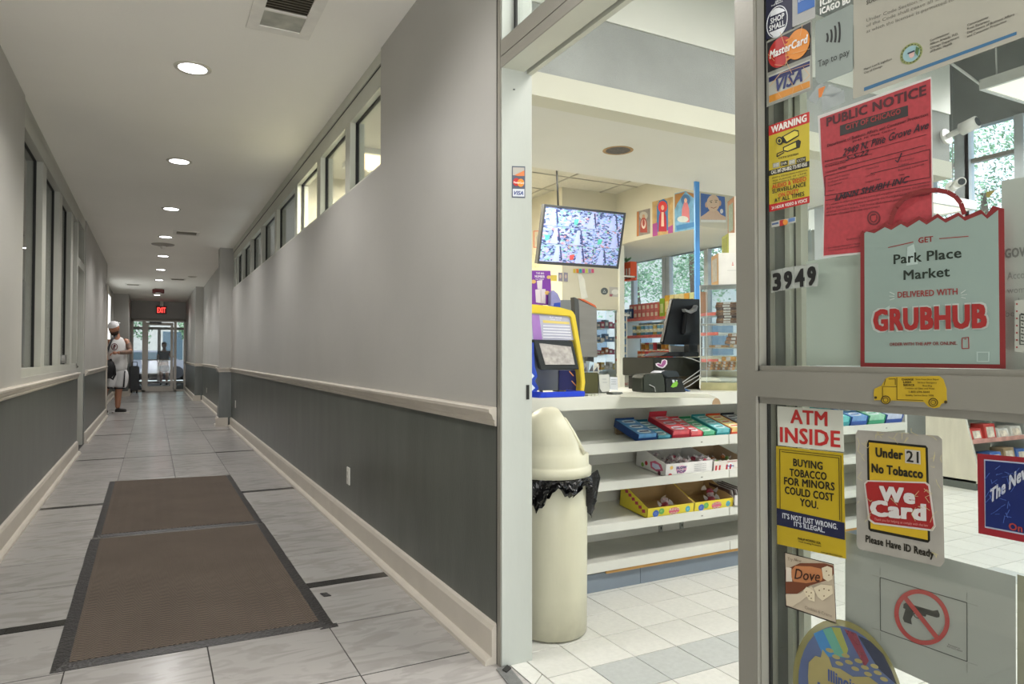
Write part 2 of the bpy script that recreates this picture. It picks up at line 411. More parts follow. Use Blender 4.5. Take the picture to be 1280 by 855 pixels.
# lit narrow window in the alcove wall
wa = struct('window_1', MB().box(-1.0, -.985, aX(-1, 129, 400).y, aX(-1, 138, 400).y, .9, 2.78), M_TRIM, 'tall bright window in the alcove wall')
MB().box(-.985, -.98, aX(-1, 129.8, 400).y, aX(-1, 137, 400).y, 1.0, 2.68).build('pane', pm('alcove_daylight_pane', '#eef3f2', .3, .02, 2, emit=1.1), wa)
# ceiling of the hall
ceiling = struct('ceiling', MB().box(-1.2, 1.30, -1.6, YE+.3, ZC, ZC+.15), M_CEIL, 'smooth off-white hall ceiling')
struct('wall_back', MB().box(-1.3, -.95, 15.2, 15.4, 0, ZC), M_UP)
# end wall above the entrance
struct('wall_end', MB().box(-.8, 1.2, YE, YE+.2, 2.33, ZC), M_UP, 'wall above the far glass entrance')
# ================================================================== clerestory windows, right wall
YF0, YF1 = 3.862, 12.25
cl = [3.862, 4.70, 5.63, 6.62, 7.83, 8.92, 9.98, 10.96, 11.80]      # hall-side mullion positions
cler = struct('window_2', MB().box(1.175, 1.275, YF0, YF1, 2.245, 2.275).box(1.165, 1.285, YF0, YF1, 2.86, ZC).box(1.175, 1.275, YF0, YF1, 2.735, 2.862), M_FRAMEL, 'clerestory window band high in the right wall')
MB().box(1.172, 1.176, YF0, YF1, 2.853, 2.858).build('shadow_gap', M_DARK, cler)
for i, y in enumerate(cl):
    if i == 0: continue
    MB().box(1.175, 1.275, y-.065, y+.065, 2.27, 2.74).build('mullion', M_FRAMEL if y < 8 else M_FRAME, cler)
MB().box(1.175, 1.275, YF1-.12, YF1, 2.27, 2.74).build('mullion', M_FRAME, cler)
for i in range(8):
    a = cl[i]+(.065 if i else .0); b = (cl[i+1]-.065)
    p = MB().box(1.222, 1.228, a, b, 2.27, 2.74).build('pane', M_GLASSD, cler)
    g = MB().box(1.213, 1.237, b-.009, b+.001, 2.27, 2.74).box(1.213, 1.237, a, b, 2.729, 2.737).build('gasket', M_DARK, cler)
struct('sill_right', MB().box(1.165, 1.30, YF0, YF1, 2.228, 2.248), M_UP)
# ================================================================== glazed screen and door, left wall
scr = struct('window_3', MB().box(-.93, -.80, 5.70, 9.70, 1.0, 1.06).box(-.93, -.80, 5.70, 10.62, 2.86, ZC).box(-.92, -.80, 5.7, 9.7, 2.74, 2.87), M_FRAME, 'tall glazed screen above the chair rail on the left')
mul = [5.70, 6.88, 8.03, 9.10]
for y in mul[1:]:
    MB().box(-.925, -.81, y-.11, y+.11, 1.05, 2.76).build('mullion', M_FRAME, scr)
for a, b in ((5.72, 6.77), (6.99, 7.92), (8.14, 8.99), (9.21, 9.62)):
    MB().box(-.870, -.864, a, b, 1.06, 2.76).build('pane', M_GLASSD, scr)
    MB().box(-.88, -.854, b-.014, b+.001, 1.06, 2.75).box(-.88, -.854, a, b, 2.735, 2.755).build('gasket', M_DARK, scr)
MB().box(-.88, -.835, 8.86, 8.98, 1.07, 1.16).build('latch', pm('brushed_latch', '#77756f', .3, metal=.8), scr)
dr = struct('door_1', MB().box(-.93, -.80, 9.62, 9.72, 0, 2.86).box(-.93, -.80, 10.52, 10.62, 0, 2.86).box(-.93, -.80, 9.72, 10.52, 2.24, 2.34).box(-.93, -.80, 9.72, 10.52, 2.78, 2.86), M_FRAME, 'grey framed door with a transom light, left wall')
MB().box(-.91, -.87, 9.73, 10.51, .01, 2.235).build('door_leaf', pm('grey_door_paint', '#8f8e86', .4), dr)
MB().box(-.88, -.874, 9.72, 10.52, 2.35, 2.78).build('transom_pane', M_GLASSD, dr)
MB().tube([(-.87, 9.80, 1.02), (-.80, 9.80, 1.02)], .014).tube([(-.81, 9.80, 1.02), (-.81, 9.92, 1.02)], .012).build('door_handle', pm('steel', '#9c9a94', .25, metal=.9), dr)
# room behind the left screen
struct('wall_office', MB().box(-4.0, -3.9, 4.0, 12, 0, ZC).box(-4, -.95, 11.9, 12, 0, ZC).box(-4, -.95, 3.9, 4.0, 0, ZC), pm('office_wall', '#7e8080', .6), 'grey walls of the room behind the left screen')
struct('ceiling_office', MB().box(-4, -.95, 4, 12, ZC, ZC+.1), M_CEIL); struct('floor_office', MB().box(-4, -.95, 4, 12, -.1, 0), pm('office_floor', '#6f7478', .5))
# sockets on the hall walls
def socket(label, y, z, x=XR, sg=-1, s=1):
    t = thing('wall_socket', label, 'wall socket', (x, y, z))
    MB().box(x+min(0, sg*.006), x+max(0, sg*.006), y-.035*s, y+.035*s, z-.057*s, z+.057*s).build('cover_plate', pm('socket_white', '#d8d6cc', .35), t, bevel=.002)
    for dz in (-.02, .02):
        MB().box(x+sg*.008-.001, x+sg*.008+.001, y-.016*s, y+.016*s, z+dz-.013, z+dz+.013).build('receptacle', pm('socket_face', '#c2bfb4', .35), t)
socket('white wall socket low on the dark dado of the right wall, nearest the shop', 4.55, .36)
socket('small white wall socket low on the dado just before the first pier', 11.55, .40)
socket('tiny white wall socket between the two far piers', 18.0, .33)
# ================================================================== ceiling fittings
M_LAMP = pm('lit_downlight_lens', '#fbfaff', .3, .01, 2, emit=9)
M_BAF = pm('downlight_trim', '#c9c4b6', .4, metal=.2)
spots = [(.204, 4.666, 'largest and nearest round downlight of the hall ceiling'), (.20, 6.971, 'second round downlight from the viewer'), (.184, 9.28, 'third round downlight from the viewer'),
         (.157, 11.51, 'fourth round downlight, just before the smoke detector'), (.152, 13.74, 'fifth round downlight, just beyond the smoke detector'), (.135, 15.94, 'sixth round downlight, far down the hall'),
         (.122, 18.14, 'seventh round downlight, before the red ceiling alarm'), (.10, 22.6, 'last round downlight before the exit sign')]
d0 = None
for x, y, lab in spots:
    if d0 is None:
        d0 = local('downlight', lab, 'ceiling light', (x, y, ZC), 'round downlights of the hall')
        MB().lathe([(.080, -.001), (.082, -.006), (.100, -.008), (.108, -.003), (.108, .0)], seg=36).build('trim_ring', M_BAF, d0)
        MB().lathe([(0, -.003), (.082, -.004)], seg=36).build('lens', M_LAMP, d0)
        L = bpy.data.lights.new('bulb', 'SPOT'); L.energy = LAMP_CORR*4; L.color = (1, .975, .965); L.spot_size = math.radians(150); L.spot_blend = .7; L.shadow_soft_size = .08
        lo = bpy.data.objects.new('bulb', L); COL.objects.link(lo); lo.parent = d0; lo.location = (0, 0, -.03); ORG[lo.name] = Vector((0, 0, 0))
    else: copy_tree(d0, loc=(x, y, ZC), label=lab)
copy_tree(d0, loc=(.204, 2.36, ZC), label='round downlight over the near end of the mats')
# big ceiling vent
t = thing('ceiling_vent', 'square white ceiling vent with dark louvres, nearest the viewer', 'vent', (.6, 3.6, ZC), 'ceiling vents')
x0, x1, y0, y1 = .43, .76, 3.30, 3.93
mb = MB(); 
for a in ((x0, x1, y0, y0+.06), (x0, x1, y1-.06, y1), (x0, x0+.06, y0+.06, y1-.06), (x1-.06, x1, y0+.06, y1-.06), (x0+.06, x1-.06, 3.67, 3.685)): mb.box(*a, ZC-.012, ZC)
mb.build('vent_frame', pm('vent_white', '#e2dfd6', .6), t)
MB().box(x0+.06, x1-.06, y0+.06, 3.67, ZC-.002, ZC-.001).build('dark_backing', pm('vent_dark', '#3b362c', .7), t)
for k in range(11):
    y = y0+.075+k*.0275; MB().hexa([(x0+.06, y, ZC-.010), (x1-.06, y, ZC-.010), (x1-.06, y+.004, ZC-.010), (x0+.06, y+.004, ZC-.010), (x0+.06, y+.012, ZC-.002), (x1-.06, y+.012, ZC-.002), (x1-.06, y+.016, ZC-.002), (x0+.06, y+.016, ZC-.002)]).build('slat', pm('vent_slat', '#8a8474', .5), t)
MB().box(x0+.06, x1-.06, 3.685, y1-.06, ZC-.006, ZC-.002).build('damper_plate', pm('stained_plate', '#a8a89c', .5, .35, 7), t)
def small_vent(x, y, lab):
    t = thing('ceiling_vent', lab, 'vent', (x, y, ZC), 'ceiling vents')
    mb = MB().box(x-.17, x+.17, y-.17, y-.13, ZC-.01, ZC).box(x-.17, x+.17, y+.13, y+.17, ZC-.01, ZC).box(x-.17, x-.13, y-.13, y+.13, ZC-.01, ZC).box(x+.13, x+.17, y-.13, y+.13, ZC-.01, ZC)
    mb.build('vent_frame', MATS['vent_white'], t)
    MB().box(x-.13, x+.13, y-.13, y+.13, ZC-.003, ZC-.001).build('dark_backing', MATS['vent_dark'], t)
    for k in range(5): MB().box(x-.13, x+.13, y-.12+k*.05, y-.105+k*.05, ZC-.009, ZC-.003).build('slat', MATS['vent_slat'], t)
small_vent(.42, 11.0, 'small louvred ceiling vent beside the fourth downlight')
small_vent(.50, 17.75, 'tiny far ceiling vent beside the seventh downlight')
small_vent(-.45, 19.6, 'tiny far ceiling vent near the left pier')
t = thing('smoke_detector', 'round grey smoke detector on the hall ceiling between two downlights', 'smoke detector', (.13, 12.3, ZC))
MB().lathe([(0, -.035), (.06, -.035), (.10, -.02), (.16, -.012), (.17, 0)], (.13, 12.3, ZC)).build('housing', pm('detector_grey', '#9b968c', .5), t)
MB().lathe([(0, -.075), (.03, -.07), (.05, -.034)], (.13, 12.3, ZC)).build('sensor_dome', pm('detector_dome', '#d9d6cf', .3), t)
t = thing('sprinkler_head', 'small round plate on the hall ceiling right of the far downlights', 'sprinkler', (.78, 17.0, ZC))
MB().lathe([(0, -.03), (.05, -.025), (.1, 0)], (.78, 17.0, ZC)).build('escutcheon', M_BAF, t)
t = thing('ceiling_alarm', 'dark red alarm unit hanging from the far hall ceiling', 'alarm', (.11, 20.4, ZC))
MB().box(-.02, .26, 20.35, 20.45, ZC-.13, ZC-.02).build('housing', pm('alarm_red', '#5a1512', .4), t, bevel=.01)
MB().lathe([(0, -.16), (.05, -.15), (.07, -.12)], (.12, 20.35, ZC)).build('lens', pm('alarm_lens', '#c9c0bc', .2), t)
MB().box(.03, .21, 20.38, 20.42, ZC-.03, ZC).build('mount', M_BAF, t)
# exit sign
t = thing('exit_sign', 'glowing red exit sign hanging before the far entrance', 'exit sign', (.25, 25.1, 2.7))
e0, e1 = aY(25.1, 195, 392.2), aY(25.1, 208.3, 382.8)
MB().box(e0.x, e1.x, 25.1, 25.16, e0.z, e1.z).build('housing', pm('sign_rim', '#3a1512', .4), t, bevel=.008)
MB().box(e0.x+.02, e1.x-.02, 25.092, 25.1, e0.z+.02, e1.z-.02).build('red_face', pm('sign_red', '#5c0a0c', .3, .02, 3, emit=.35), t)
F = Flat(1, 25.088, -1, t)
F.text('lettering', [('EXIT', (196.6, 390.8), (207.0, 390.8), 6.4)], pm('sign_glow', '#ff4038', .3, .02, 3, emit=2.4), 3, bold=.008)
MB().box(.2, .3, 25.12, 25.15, e1.z, ZC).build('bracket', M_BAF, t)
# unseen pavement behind the viewer, added to bounce sun onto the hall ceiling
struct('pavement_bounce_near', MB().box(-8, 8, -14, -1.75, -.05, -.01), pm('bounce_pavement', '#b9b8b2', .8, .06, 2))
# ================================================================== glass entrance at the end of the hall
M_BRZ = pm('entrance_frame', '#aaa398', .35, .05, 4, metal=.3)
ent = struct('door_2', MB().box(-.62, -.55, YE, YE+.1, 0, 2.36).box(.92, .99, YE, YE+.1, 0, 2.36).box(-.62, .99, YE, YE+.1, 2.27, 2.36), M_BRZ, 'glass entrance with side lights at the end of the hall')
MB().box(-.30, -.20, YE, YE+.08, 0, 2.27).box(.62, .70, YE, YE+.08, 0, 2.27).build('post', M_BRZ, ent)
lf = MB().box(-.20, -.13, YE+.01, YE+.06, .05, 2.24).box(.52, .60, YE+.01, YE+.06, .05, 2.24).box(-.13, .52, YE+.01, YE+.06, 2.15, 2.24).box(-.13, .52, YE+.01, YE+.06, .05, .16).build('door_leaf', M_BRZ, ent)
MB().tube([(-.13, YE-.03, 1.02), (.52, YE-.03, 1.02)], .018).build('push_bar', M_BRZ, lf)
MB().box(-.1, .25, YE-.03, YE+.01, 2.2, 2.26).build('door_closer', pm('closer_dark', '#4b463f', .4), ent)
MB().box(-.13, .52, YE+.03, YE+.035, .16, 2.15).build('pane', glass('entrance_glass', (.97, .98, .98), .3), lf)
MB().box(-.55, -.30, YE+.03, YE+.035, .06, 2.27).build('pane', glass('entrance_glass', (.97, .98, .98), .3), ent); MB().box(.70, .92, YE+.03, YE+.035, .06, 2.27).build('pane', glass('entrance_glass', (.97, .98, .98), .3), ent)
MB().box(-.55, .92, YE, YE+.08, 0, .05).build('sill', M_BRZ, ent)
# vestibule with its own outer doors
struct('wall_vestibule', MB().box(-.95, -.80, YE+.2, 33.0, 0, ZC).box(1.25, 1.4, YE+.2, 33, 0, ZC), pm('vestibule_wall', '#b9b7ae', .5)); struct('ceiling_vestibule', MB().box(-.9, 1.4, YE+.3, 33.2, 2.6, 2.8), M_CEIL)
YV = 32.5
out = struct('door_3', MB().box(-.8, -.72, YV, YV+.1, 0, 2.6).box(1.17, 1.25, YV, YV+.1, 0, 2.6).box(-.8, 1.25, YV, YV+.1, 2.25, 2.36).box(-.25, -.17, YV, YV+.1, 0, 2.36).box(.18, .30, YV, YV+.1, 0, 2.3).box(-.8, 1.25, YV, YV+.1, 0, .1), M_BRZ, 'outer street doors of the vestibule')
for a, b in ((-.72, -.25), (-.17, .18), (.30, 1.17)): MB().box(a, b, YV+.04, YV+.05, .1, 2.25).build('pane', glass('entrance_glass', (.97, .98, .98), .3), out)
# street behind
pave = struct('pavement', MB().box(-14, 14, 33, 37, -.03, -.005), pm('pale_pavement', '#bcbdb8', .8, .08, 1.5), 'sunlit pavement outside the far doors')
struct('road', MB().box(-20, 20, 37, 50, -.06, -.02), pm('asphalt', '#7c7f80', .9, .1, 3))
def tree(x, y, h, r, lab, s, n=4000, lw=1):
    rnd = random.Random(s); t = thing('street_tree', lab, 'tree', (x, y, 0), 'trees outside the windows')
    MB().tube([(x, y, 0), (x+.1, y, h*.4), (x-.05, y+.05, h*.75)], [.16, .12, .05], 8).build('trunk', pm('bark', '#5b5043', .9, .2, 8), t)
    b = bmesh.new()
    for i in range(n):
        a, e, q = rnd.uniform(0, 6.283), math.asin(rnd.uniform(-.75, 1)), rnd.uniform(.45, 1)**.5
        lump = 1+.18*math.sin(3*a+s)+.12*math.sin(5*e+2*a)
        c = Vector((x+r*q*lump*math.cos(a)*math.cos(e), y+r*q*lump*math.sin(a)*math.cos(e), h*.66+h*.36*q*lump*math.sin(e)))
        u = Vector((rnd.gauss(0, 1), rnd.gauss(0, 1), rnd.gauss(0, 1))).normalized(); v = u.orthogonal().normalized(); w = rnd.uniform(.03, .065)*lw
        b.faces.new([b.verts.new(c+p) for p in (u*w*1.6, v*w, -u*w*1.6, -v*w)])
    for v in b.verts: v.co -= Vector((x, y, 0))
    me = bpy.data.meshes.new('foliage'); b.to_mesh(me); b.free(); me.materials.append(pm('foliage_green', '#7f9f7a', .6, .35, 2.5))
    o = link('foliage', me, t); o['kind'] = 'stuff'
tree(-1.9, 44, 5.5, 2.0, 'green street tree seen through the left light of the far doors', 1)
tree(2.6, 43, 5.5, 1.8, 'green street tree seen through the right light of the far doors', 2)
b_ = thing('far_building', 'pale brick building across the street beyond the far doors', 'building', (0, 52, 0))
MB().box(-12, 12, 52, 56, 0, 12).build('wall', pm('pale_brick', '#d6d3ca', .8, .08, 5), b_)
for k in range(6):
    for j in range(3): MB().box(-9+k*3.2, -7.8+k*3.2, 51.95, 52.05, .9+j*3.2, 2.8+j*3.2).build('window', pm('far_window', '#5f7480', .2), b_)
cr = thing('parked_car', 'grey car parked outside, seen low through the far doors', 'car', (-.3, 40, 0))
MB().slab([(-2.4, 39.2, .3), (-2.35, 39.2, .85), (-1.5, 39.2, .95), (-.9, 39.2, 1.42), (.6, 39.2, 1.42), (1.2, 39.2, .95), (1.9, 39.2, .85), (1.95, 39.2, .3)], (0, 1.7, 0)).build('body', pm('car_body', '#8e8f98', .3), cr, bevel=.05)
for wx in (-1.6, 1.1):
    MB().tube([(wx, 39.15, .32), (wx, 39.4, .32)], .32, 16).build('wheel', pm('tyre', '#26262a', .7), cr)
MB().slab([(-1.25, 39.18, .97), (-.82, 39.18, 1.34), (.5, 39.18, 1.34), (.95, 39.18, .97)], (0, .03, 0)).build('side_window', pm('car_glass', '#4a5a62', .15), cr)
# ================================================================== dark bin by the left pier
t = thing('luggage_trolley_case', 'tall dark grey wheeled case standing in front of the left pier', 'suitcase', (-.4, 24.6, 0))
a, b = aY(24.3, 161.5, 490), aY(24.3, 174, 457.5)
MB().box(a.x, b.x, 24.3, 24.75, .07, b.z).build('shell', pm('dark_grey_case', '#3f4143', .5), t, bevel=.03)
MB().tube([(a.x+.06, 24.7, b.z), (a.x+.06, 24.7, b.z+.12), (b.x-.06, 24.7, b.z+.12), (b.x-.06, 24.7, b.z)], .012).build('handle', pm('case_handle', '#1d1d1f', .4), t)
for q in (a.x+.06, b.x-.06): MB().tube([(q-.02, 24.4, .035), (q+.02, 24.4, .035)], .035, 10).build('wheel', pm('case_wheel', '#1a1a1a', .6), t)
# ================================================================== people
def skin(name, verts, edges, radii, mat, parent, root=0, sub=2, flat=None):
    me = bpy.data.meshes.new(name); me.from_pydata(verts, edges, []); o = bpy.data.objects.new(name, me); COL.objects.link(o)
    md = o.modifiers.new('s', 'SKIN'); md.use_smooth_shade = True
    sv = me.skin_vertices[0].data
    for i, r in enumerate(radii):
        sv[i].radius = (r, r) if not isinstance(r, tuple) else r
        sv[i].use_root = (i == root)
    if sub: m2 = o.modifiers.new('u', 'SUBSURF'); m2.levels = sub; m2.render_levels = sub
    dg = bpy.context.evaluated_depsgraph_get(); nm = bpy.data.meshes.new_from_object(o.evaluated_get(dg)); nm.name = name
    bpy.data.objects.remove(o); nm.materials.clear(); nm.materials.append(mat)
    for p in nm.polygons: p.use_smooth = True
    nm.transform(Matrix.Translation(-ORG[parent.name]))
    return link(name, nm, parent)
def head(name, c, r, yaw, pitch, mat, parent, stretch=1.0):
    """a face: brow, nose, mouth and chin pushed out of a rounded skull"""
    b = bmesh.new(); bmesh.ops.create_uvsphere(b, u_segments=28, v_segments=22, radius=1)
    for v in b.verts:
        x, y, z = v.co
        w = 1-.16*max(0, -z-.1); x *= .78*w; y *= .92*w; z *= 1.12
        f = max(0, -y)
        if f > 0:
            y -= .16*math.exp(-((x/.13)**2+((z+.12)/.2)**2)) * f          # nose
            y -= .08*math.exp(-((x/.3)**2+((z+.95)/.22)**2))               # chin
            y -= .05*math.exp(-((x/.5)**2+((z-.22)/.12)**2)) * f           # brow
            y += .08*math.exp(-(((abs(x)-.27)/.14)**2+((z-.05)/.1)**2))    # eye sockets
            y -= .05*math.exp(-((x/.2)**2+((z+.48)/.07)**2)) * f           # lips
        v.co = Vector((x, y, z))*r
    M = Matrix.Translation(Vector(c)-ORG[parent.name]) @ Matrix.Rotation(yaw, 4, 'Z') @ Matrix.Rotation(pitch, 4, 'X')
    me = bpy.data.meshes.new(name); b.to_mesh(me); b.free(); me.transform(M); me.materials.append(mat)
    for p in me.polygons: p.use_smooth = True
    o = link(name, me, parent)
    def sub(nm, m, fn):
        q = MB(); fn(q); bmesh.ops.scale(q.b, vec=(r, r, r), verts=q.b.verts[:]); bmesh.ops.recalc_face_normals(q.b, faces=q.b.faces[:])
        bmesh.ops.transform(q.b, matrix=M, verts=q.b.verts[:])
        e = bpy.data.meshes.new(nm); q.b.to_mesh(e); q.b.free(); e.materials.append(m); return link(nm, e, parent)
    for sx in (-1, 1):
        sub('eye', pm('eye_white', '#e6e2dc', .2), lambda q: q.ball((sx*.27, -.78, .07), .09, .05, .05, 10))
        sub('pupil', pm('pupil_dark', '#241a14', .2), lambda q: q.ball((sx*.27, -.825, .07), .04, .02, .04, 8))
        sub('ear', mat, lambda q: q.ball((sx*.78, .05, -.02), .07, .16, .24, 10))
        sub('eyebrow', pm('brow_hair', '#2e241d', .8), lambda q: q.ball((sx*.27, -.83, .22), .15, .05, .03, 8))
    sub('mouth', pm('lip_red', '#8a4f45', .5), lambda q: q.ball((0, -.86, -.48), .17, .05, .035, 8))
    return o, sub
def hand(name, wrist, d, up, side, mat, parent, s=1.0, curl=.6):
    """palm, four fingers of unequal length and a thumb, grown as skinned chains"""
    d = Vector(d).normalized(); up = Vector(up); up = (up-d*up.dot(d)).normalized(); lat = d.cross(up)*side
    W0 = Vector(wrist); vs, es, rr = [W0, W0+d*.05*s, W0+d*.09*s], [(0, 1), (1, 2)], [(.028*s), (.036*s), (.034*s)]
    skin(name, vs, es, rr, mat, parent, sub=1)
    for k, (off, ln) in enumerate(((-.030, .068), (-.010, .078), (.010, .073), (.029, .058))):
        p = W0+d*.085*s+lat*off*s; q1 = p+(d*math.cos(curl*.5)-up*math.sin(curl*.5))*ln*.5*s; q2 = q1+(d*math.cos(curl*1.4)-up*math.sin(curl*1.4))*ln*.55*s
        skin('finger', [p, q1, q2], [(0, 1), (1, 2)], [.0095*s, .0088*s, .0075*s], mat, parent, sub=1)
    p = W0+d*.035*s-lat*.03*s; q1 = p+(d*.6-lat*.8).normalized()*.035*s; q2 = q1+(d*.95-lat*.2).normalized()*.03*s
    skin('thumb', [p, q1, q2], [(0, 1), (1, 2)], [.013*s, .011*s, .009*s], mat, parent, sub=1)
M_SKIN = pm('tanned_skin', '#a9775c', .5, .08, 8); M_TAT = pm('tattooed_skin', '#7d6455', .5, .35, 14)
PY, JO = 16.0, 0.0
def J(px, py, dy=0): return aY(PY+dy, px, py+JO)
foot = J(149, 515)
man = thing('person', 'bearded man in white backwards cap, white tank top and white shorts, holding a black bag', 'person', (foot.x, PY, 0))
hipL, hipR, pel = J(153, 470), J(140, 470), J(146.5, 466)
kneL, knR = J(148, 489, -.03), J(131, 488, -.08)
ankL, anR = J(147, 511), J(128, 510.5)
chest, neck, hd = J(146.5, 436), J(146, 419), J(143.5, 415)
shL, shR = J(158.5, 425), J(135, 426)
elL, wrL = J(163, 440, -.12), J(147, 441, -.42)
elR, wrR = J(131, 441, .0), J(133, 449, -.25)
V = [pel, chest, neck, hd, hipL, kneL, ankL, hipR, knR, anR, shL, elL, wrL, shR, elR, wrR, J(147.5, 496, .03), J(129.5, 496, .0)]
E_ = [(0, 1), (1, 2), (2, 3), (0, 4), (4, 5), (5, 16), (16, 6), (0, 7), (7, 8), (8, 17), (17, 9), (1, 10), (10, 11), (11, 12), (1, 13), (13, 14), (14, 15)]
R_ = [.145, .15, .065, .06, .10, .066, .045, .10, .066, .045, .068, .048, .036, .068, .048, .036, .066, .066]
skin('body', V, E_, R_, M_SKIN, man)
skin('tank_top', [J(146.8, 467), J(146.5, 452), chest, J(146.3, 427), J(154.5, 423), J(138.5, 424)], [(0, 1), (1, 2), (2, 3), (3, 4), (3, 5)], [.21, .195, .185, .15, .062, .062], pm('white_jersey', '#dcdcda', .8, .04, 10, .2), man)
pel_ = J(146.5, 461)
for n_, a_, b_, c_ in (('short_leg', pel_, hipL, J(149.5, 486.5, -.02)), ('short_leg', pel_, hipR, J(134.5, 486, -.05))):
    skin(n_, [a_, b_, c_], [(0, 1), (1, 2)], [.17, .145, .12], pm('white_shorts', '#d9d9d8', .8, .04, 10, .2), man)
MB().slab([J(155.5, 464, -.10), J(157.0, 464, -.07), J(155.5, 484, -.12), J(153.5, 484, -.15)], (0, -.03, 0)).build('side_stripe', pm('stripe_black', '#1c1d22', .7), man)
for c_ in (J(149.5, 485.3, -.02), J(134.5, 484.8, -.05)): MB().lathe([(.098, -.014), (.104, 0), (.100, .014)], c_, 20).build('hem', MATS['stripe_black'], man)
skin('tattooed_forearm', [elL+Vector((.02, 0, .0)), (elL+wrL)/2, wrL+Vector((.03, 0, 0))], [(0, 1), (1, 2)], [.052, .046, .038], M_TAT, man)
skin('tattooed_upper_arm', [shL+Vector((.01, -.01, -.03)), elL], [(0, 1)], [.071, .053], M_TAT, man)
hand('hand', wrL, (-1, -.25, -.05), (0, 0, 1), 1, M_SKIN, man, curl=.9); hand('hand', wrR, (.3, -.8, -.4), (0, 0, 1), -1, M_SKIN, man, curl=1.1)
hc = J(142.5, 410.5, -.06)
hm, sub = head('head', hc, .118, math.radians(-28), math.radians(28), M_SKIN, man)
def capf(q):
    q.lathe([(.90, .42), (.93, .5), (.86, .8), (.62, 1.06), (.25, 1.22), (0, 1.25)], (0, .05, 0), 24, 0, .88, 1.04)
    q.lathe([(.91, .40), (.95, .44), (.94, .56), (.88, .58)], (0, .05, 0), 24, 0, .88, 1.04)
sub('cap', pm('white_cap', '#e4e4e6', .8, .03, 10), capf)
sub('cap_brim', pm('grey_cap_brim', '#b9babd', .8), lambda q: q.slab([(-.5, .9, .46), (-.45, 1.35, .36), (-.2, 1.6, .30), (.2, 1.6, .30), (.45, 1.35, .36), (.5, .9, .46)], (0, 0, .06)))
sub('beard', pm('beard_brown', '#3b2c22', .9, .2, 30), lambda q: q.lathe([(0, -1.25), (.30, -1.2), (.55, -.95), (.66, -.62), (.70, -.35), (.62, -.34), (.5, -.6)], (0, -.15, 0), 20, 0, 1, 1.1))
F = Flat(1, PY-.205, -1, man)
o = F.polys('shirt_emblem', ring(143.0, 433.5, 4.2, 4.4, 1.0, 20), pm('emblem_maroon', '#6b3238', .7), 1, 'round dark red emblem'); F.polys('emblem_mark', [[(141.5, 436), (142, 431), (144, 430.5), (145, 433), (143.5, 433.5), (143.3, 436.5)]], MATS['emblem_maroon'], 1)
for nm_, a_, toe in (('shoe', ankL, (1, -.35)), ('shoe', anR, (.5, -.9))):
    tv = Vector((toe[0], toe[1], 0)).normalized(); b0 = Vector((a_.x, a_.y, .05))
    skin(nm_, [b0-tv*.05, b0+tv*.06, b0+tv*.17], [(0, 1), (1, 2)], [.058, .052, .040], pm('black_trainer', '#24211f', .6), man)
    MB().slab([b0-tv*.11+Vector((0, 0, -.048)), b0-tv*.06+tv.cross(Vector((0, 0, 1)))*.05+Vector((0, 0, -.048)), b0+tv*.14+tv.cross(Vector((0, 0, 1)))*.05+Vector((0, 0, -.048)), b0+tv*.22+Vector((0, 0, -.048)), b0+tv*.14-tv.cross(Vector((0, 0, 1)))*.05+Vector((0, 0, -.048)), b0-tv*.06-tv.cross(Vector((0, 0, 1)))*.05+Vector((0, 0, -.048))], (0, 0, .022)).build('sole', pm('white_sole', '#c9c6c0', .6), man)
bag = thing('shoulder_bag', 'black bag slung low in front of the man in the white cap', 'bag', (J(136, 462).x, PY-.35, .6))
skin('bag_body', [J(134, 449, -.42), J(134.5, 458, -.42), J(135, 468, -.40), J(138, 473, -.38)], [(0, 1), (1, 2), (2, 3)], [.10, .15, .13, .05], pm('black_nylon', '#17171a', .6, .2, 20, .3), bag)
MB().tube([J(138, 449, -.42), J(143, 458, -.45), J(144, 468, -.44), J(141, 474, -.4), J(137, 471, -.42)], .022).build('strap', MATS['black_nylon'], bag)
MB().tube([J(131, 450, -.40), J(134, 440, -.30), J(140, 424, -.24), J(146, 419, -.05)], .018).build('shoulder_strap', MATS['black_nylon'], bag)
# the man beyond the far doors
PY, JO = 30.8, 3.6
man2 = thing('person', 'man in grey tee shirt and dark shorts walking beyond the far glass doors', 'person', (J(205, 477).x, PY, 0))
pel, chest, neck = J(205.5, 452), J(205.3, 440), J(205.3, 433)
V = [pel, chest, neck, J(205.3, 430), J(208.6, 455), J(208.8, 465), J(208.2, 474), J(202, 455), J(201.5, 465), J(201.2, 474), J(211.3, 436.5), J(213.8, 443, -.1), J(216, 442, -.4), J(199.2, 436.5), J(197.3, 443), J(198.2, 449, -.2)]
E_ = [(0, 1), (1, 2), (2, 3), (0, 4), (4, 5), (5, 6), (0, 7), (7, 8), (8, 9), (1, 10), (10, 11), (11, 12), (1, 13), (13, 14), (14, 15)]
skin('body', V, E_, [.14, .15, .065, .06, .10, .065, .042, .10, .065, .042, .07, .05, .04, .07, .05, .04], pm('pale_skin', '#a8826b', .5), man2)
skin('tee_shirt', [J(205.4, 451), chest, J(205.3, 436), J(211, 436.8), J(212.6, 440.5), J(199.5, 436.8), J(198, 440.5)], [(0, 1), (1, 2), (2, 3), (3, 4), (2, 5), (5, 6)], [.19, .2, .15, .09, .08, .09, .08], pm('grey_tee', '#4a4d48', .8), man2)
for a_, b_ in (((205.4, 452), (208.8, 461.5)), ((205.4, 452), (201.8, 461.5))): skin('short_leg', [J(*a_), J(*b_)], [(0, 1)], [.17, .13], pm('navy_shorts', '#1b1e28', .8), man2)
h2, sub = head('head', J(205.3, 428), .115, math.radians(15), math.radians(5), MATS['pale_skin'], man2)
sub('hair', pm('short_dark_hair', '#3a302a', .9), lambda q: q.lathe([(.80, .2), (.82, .5), (.66, .9), (.3, 1.15), (0, 1.18)], (0, .08, 0), 20, 0, 1, 1.1))
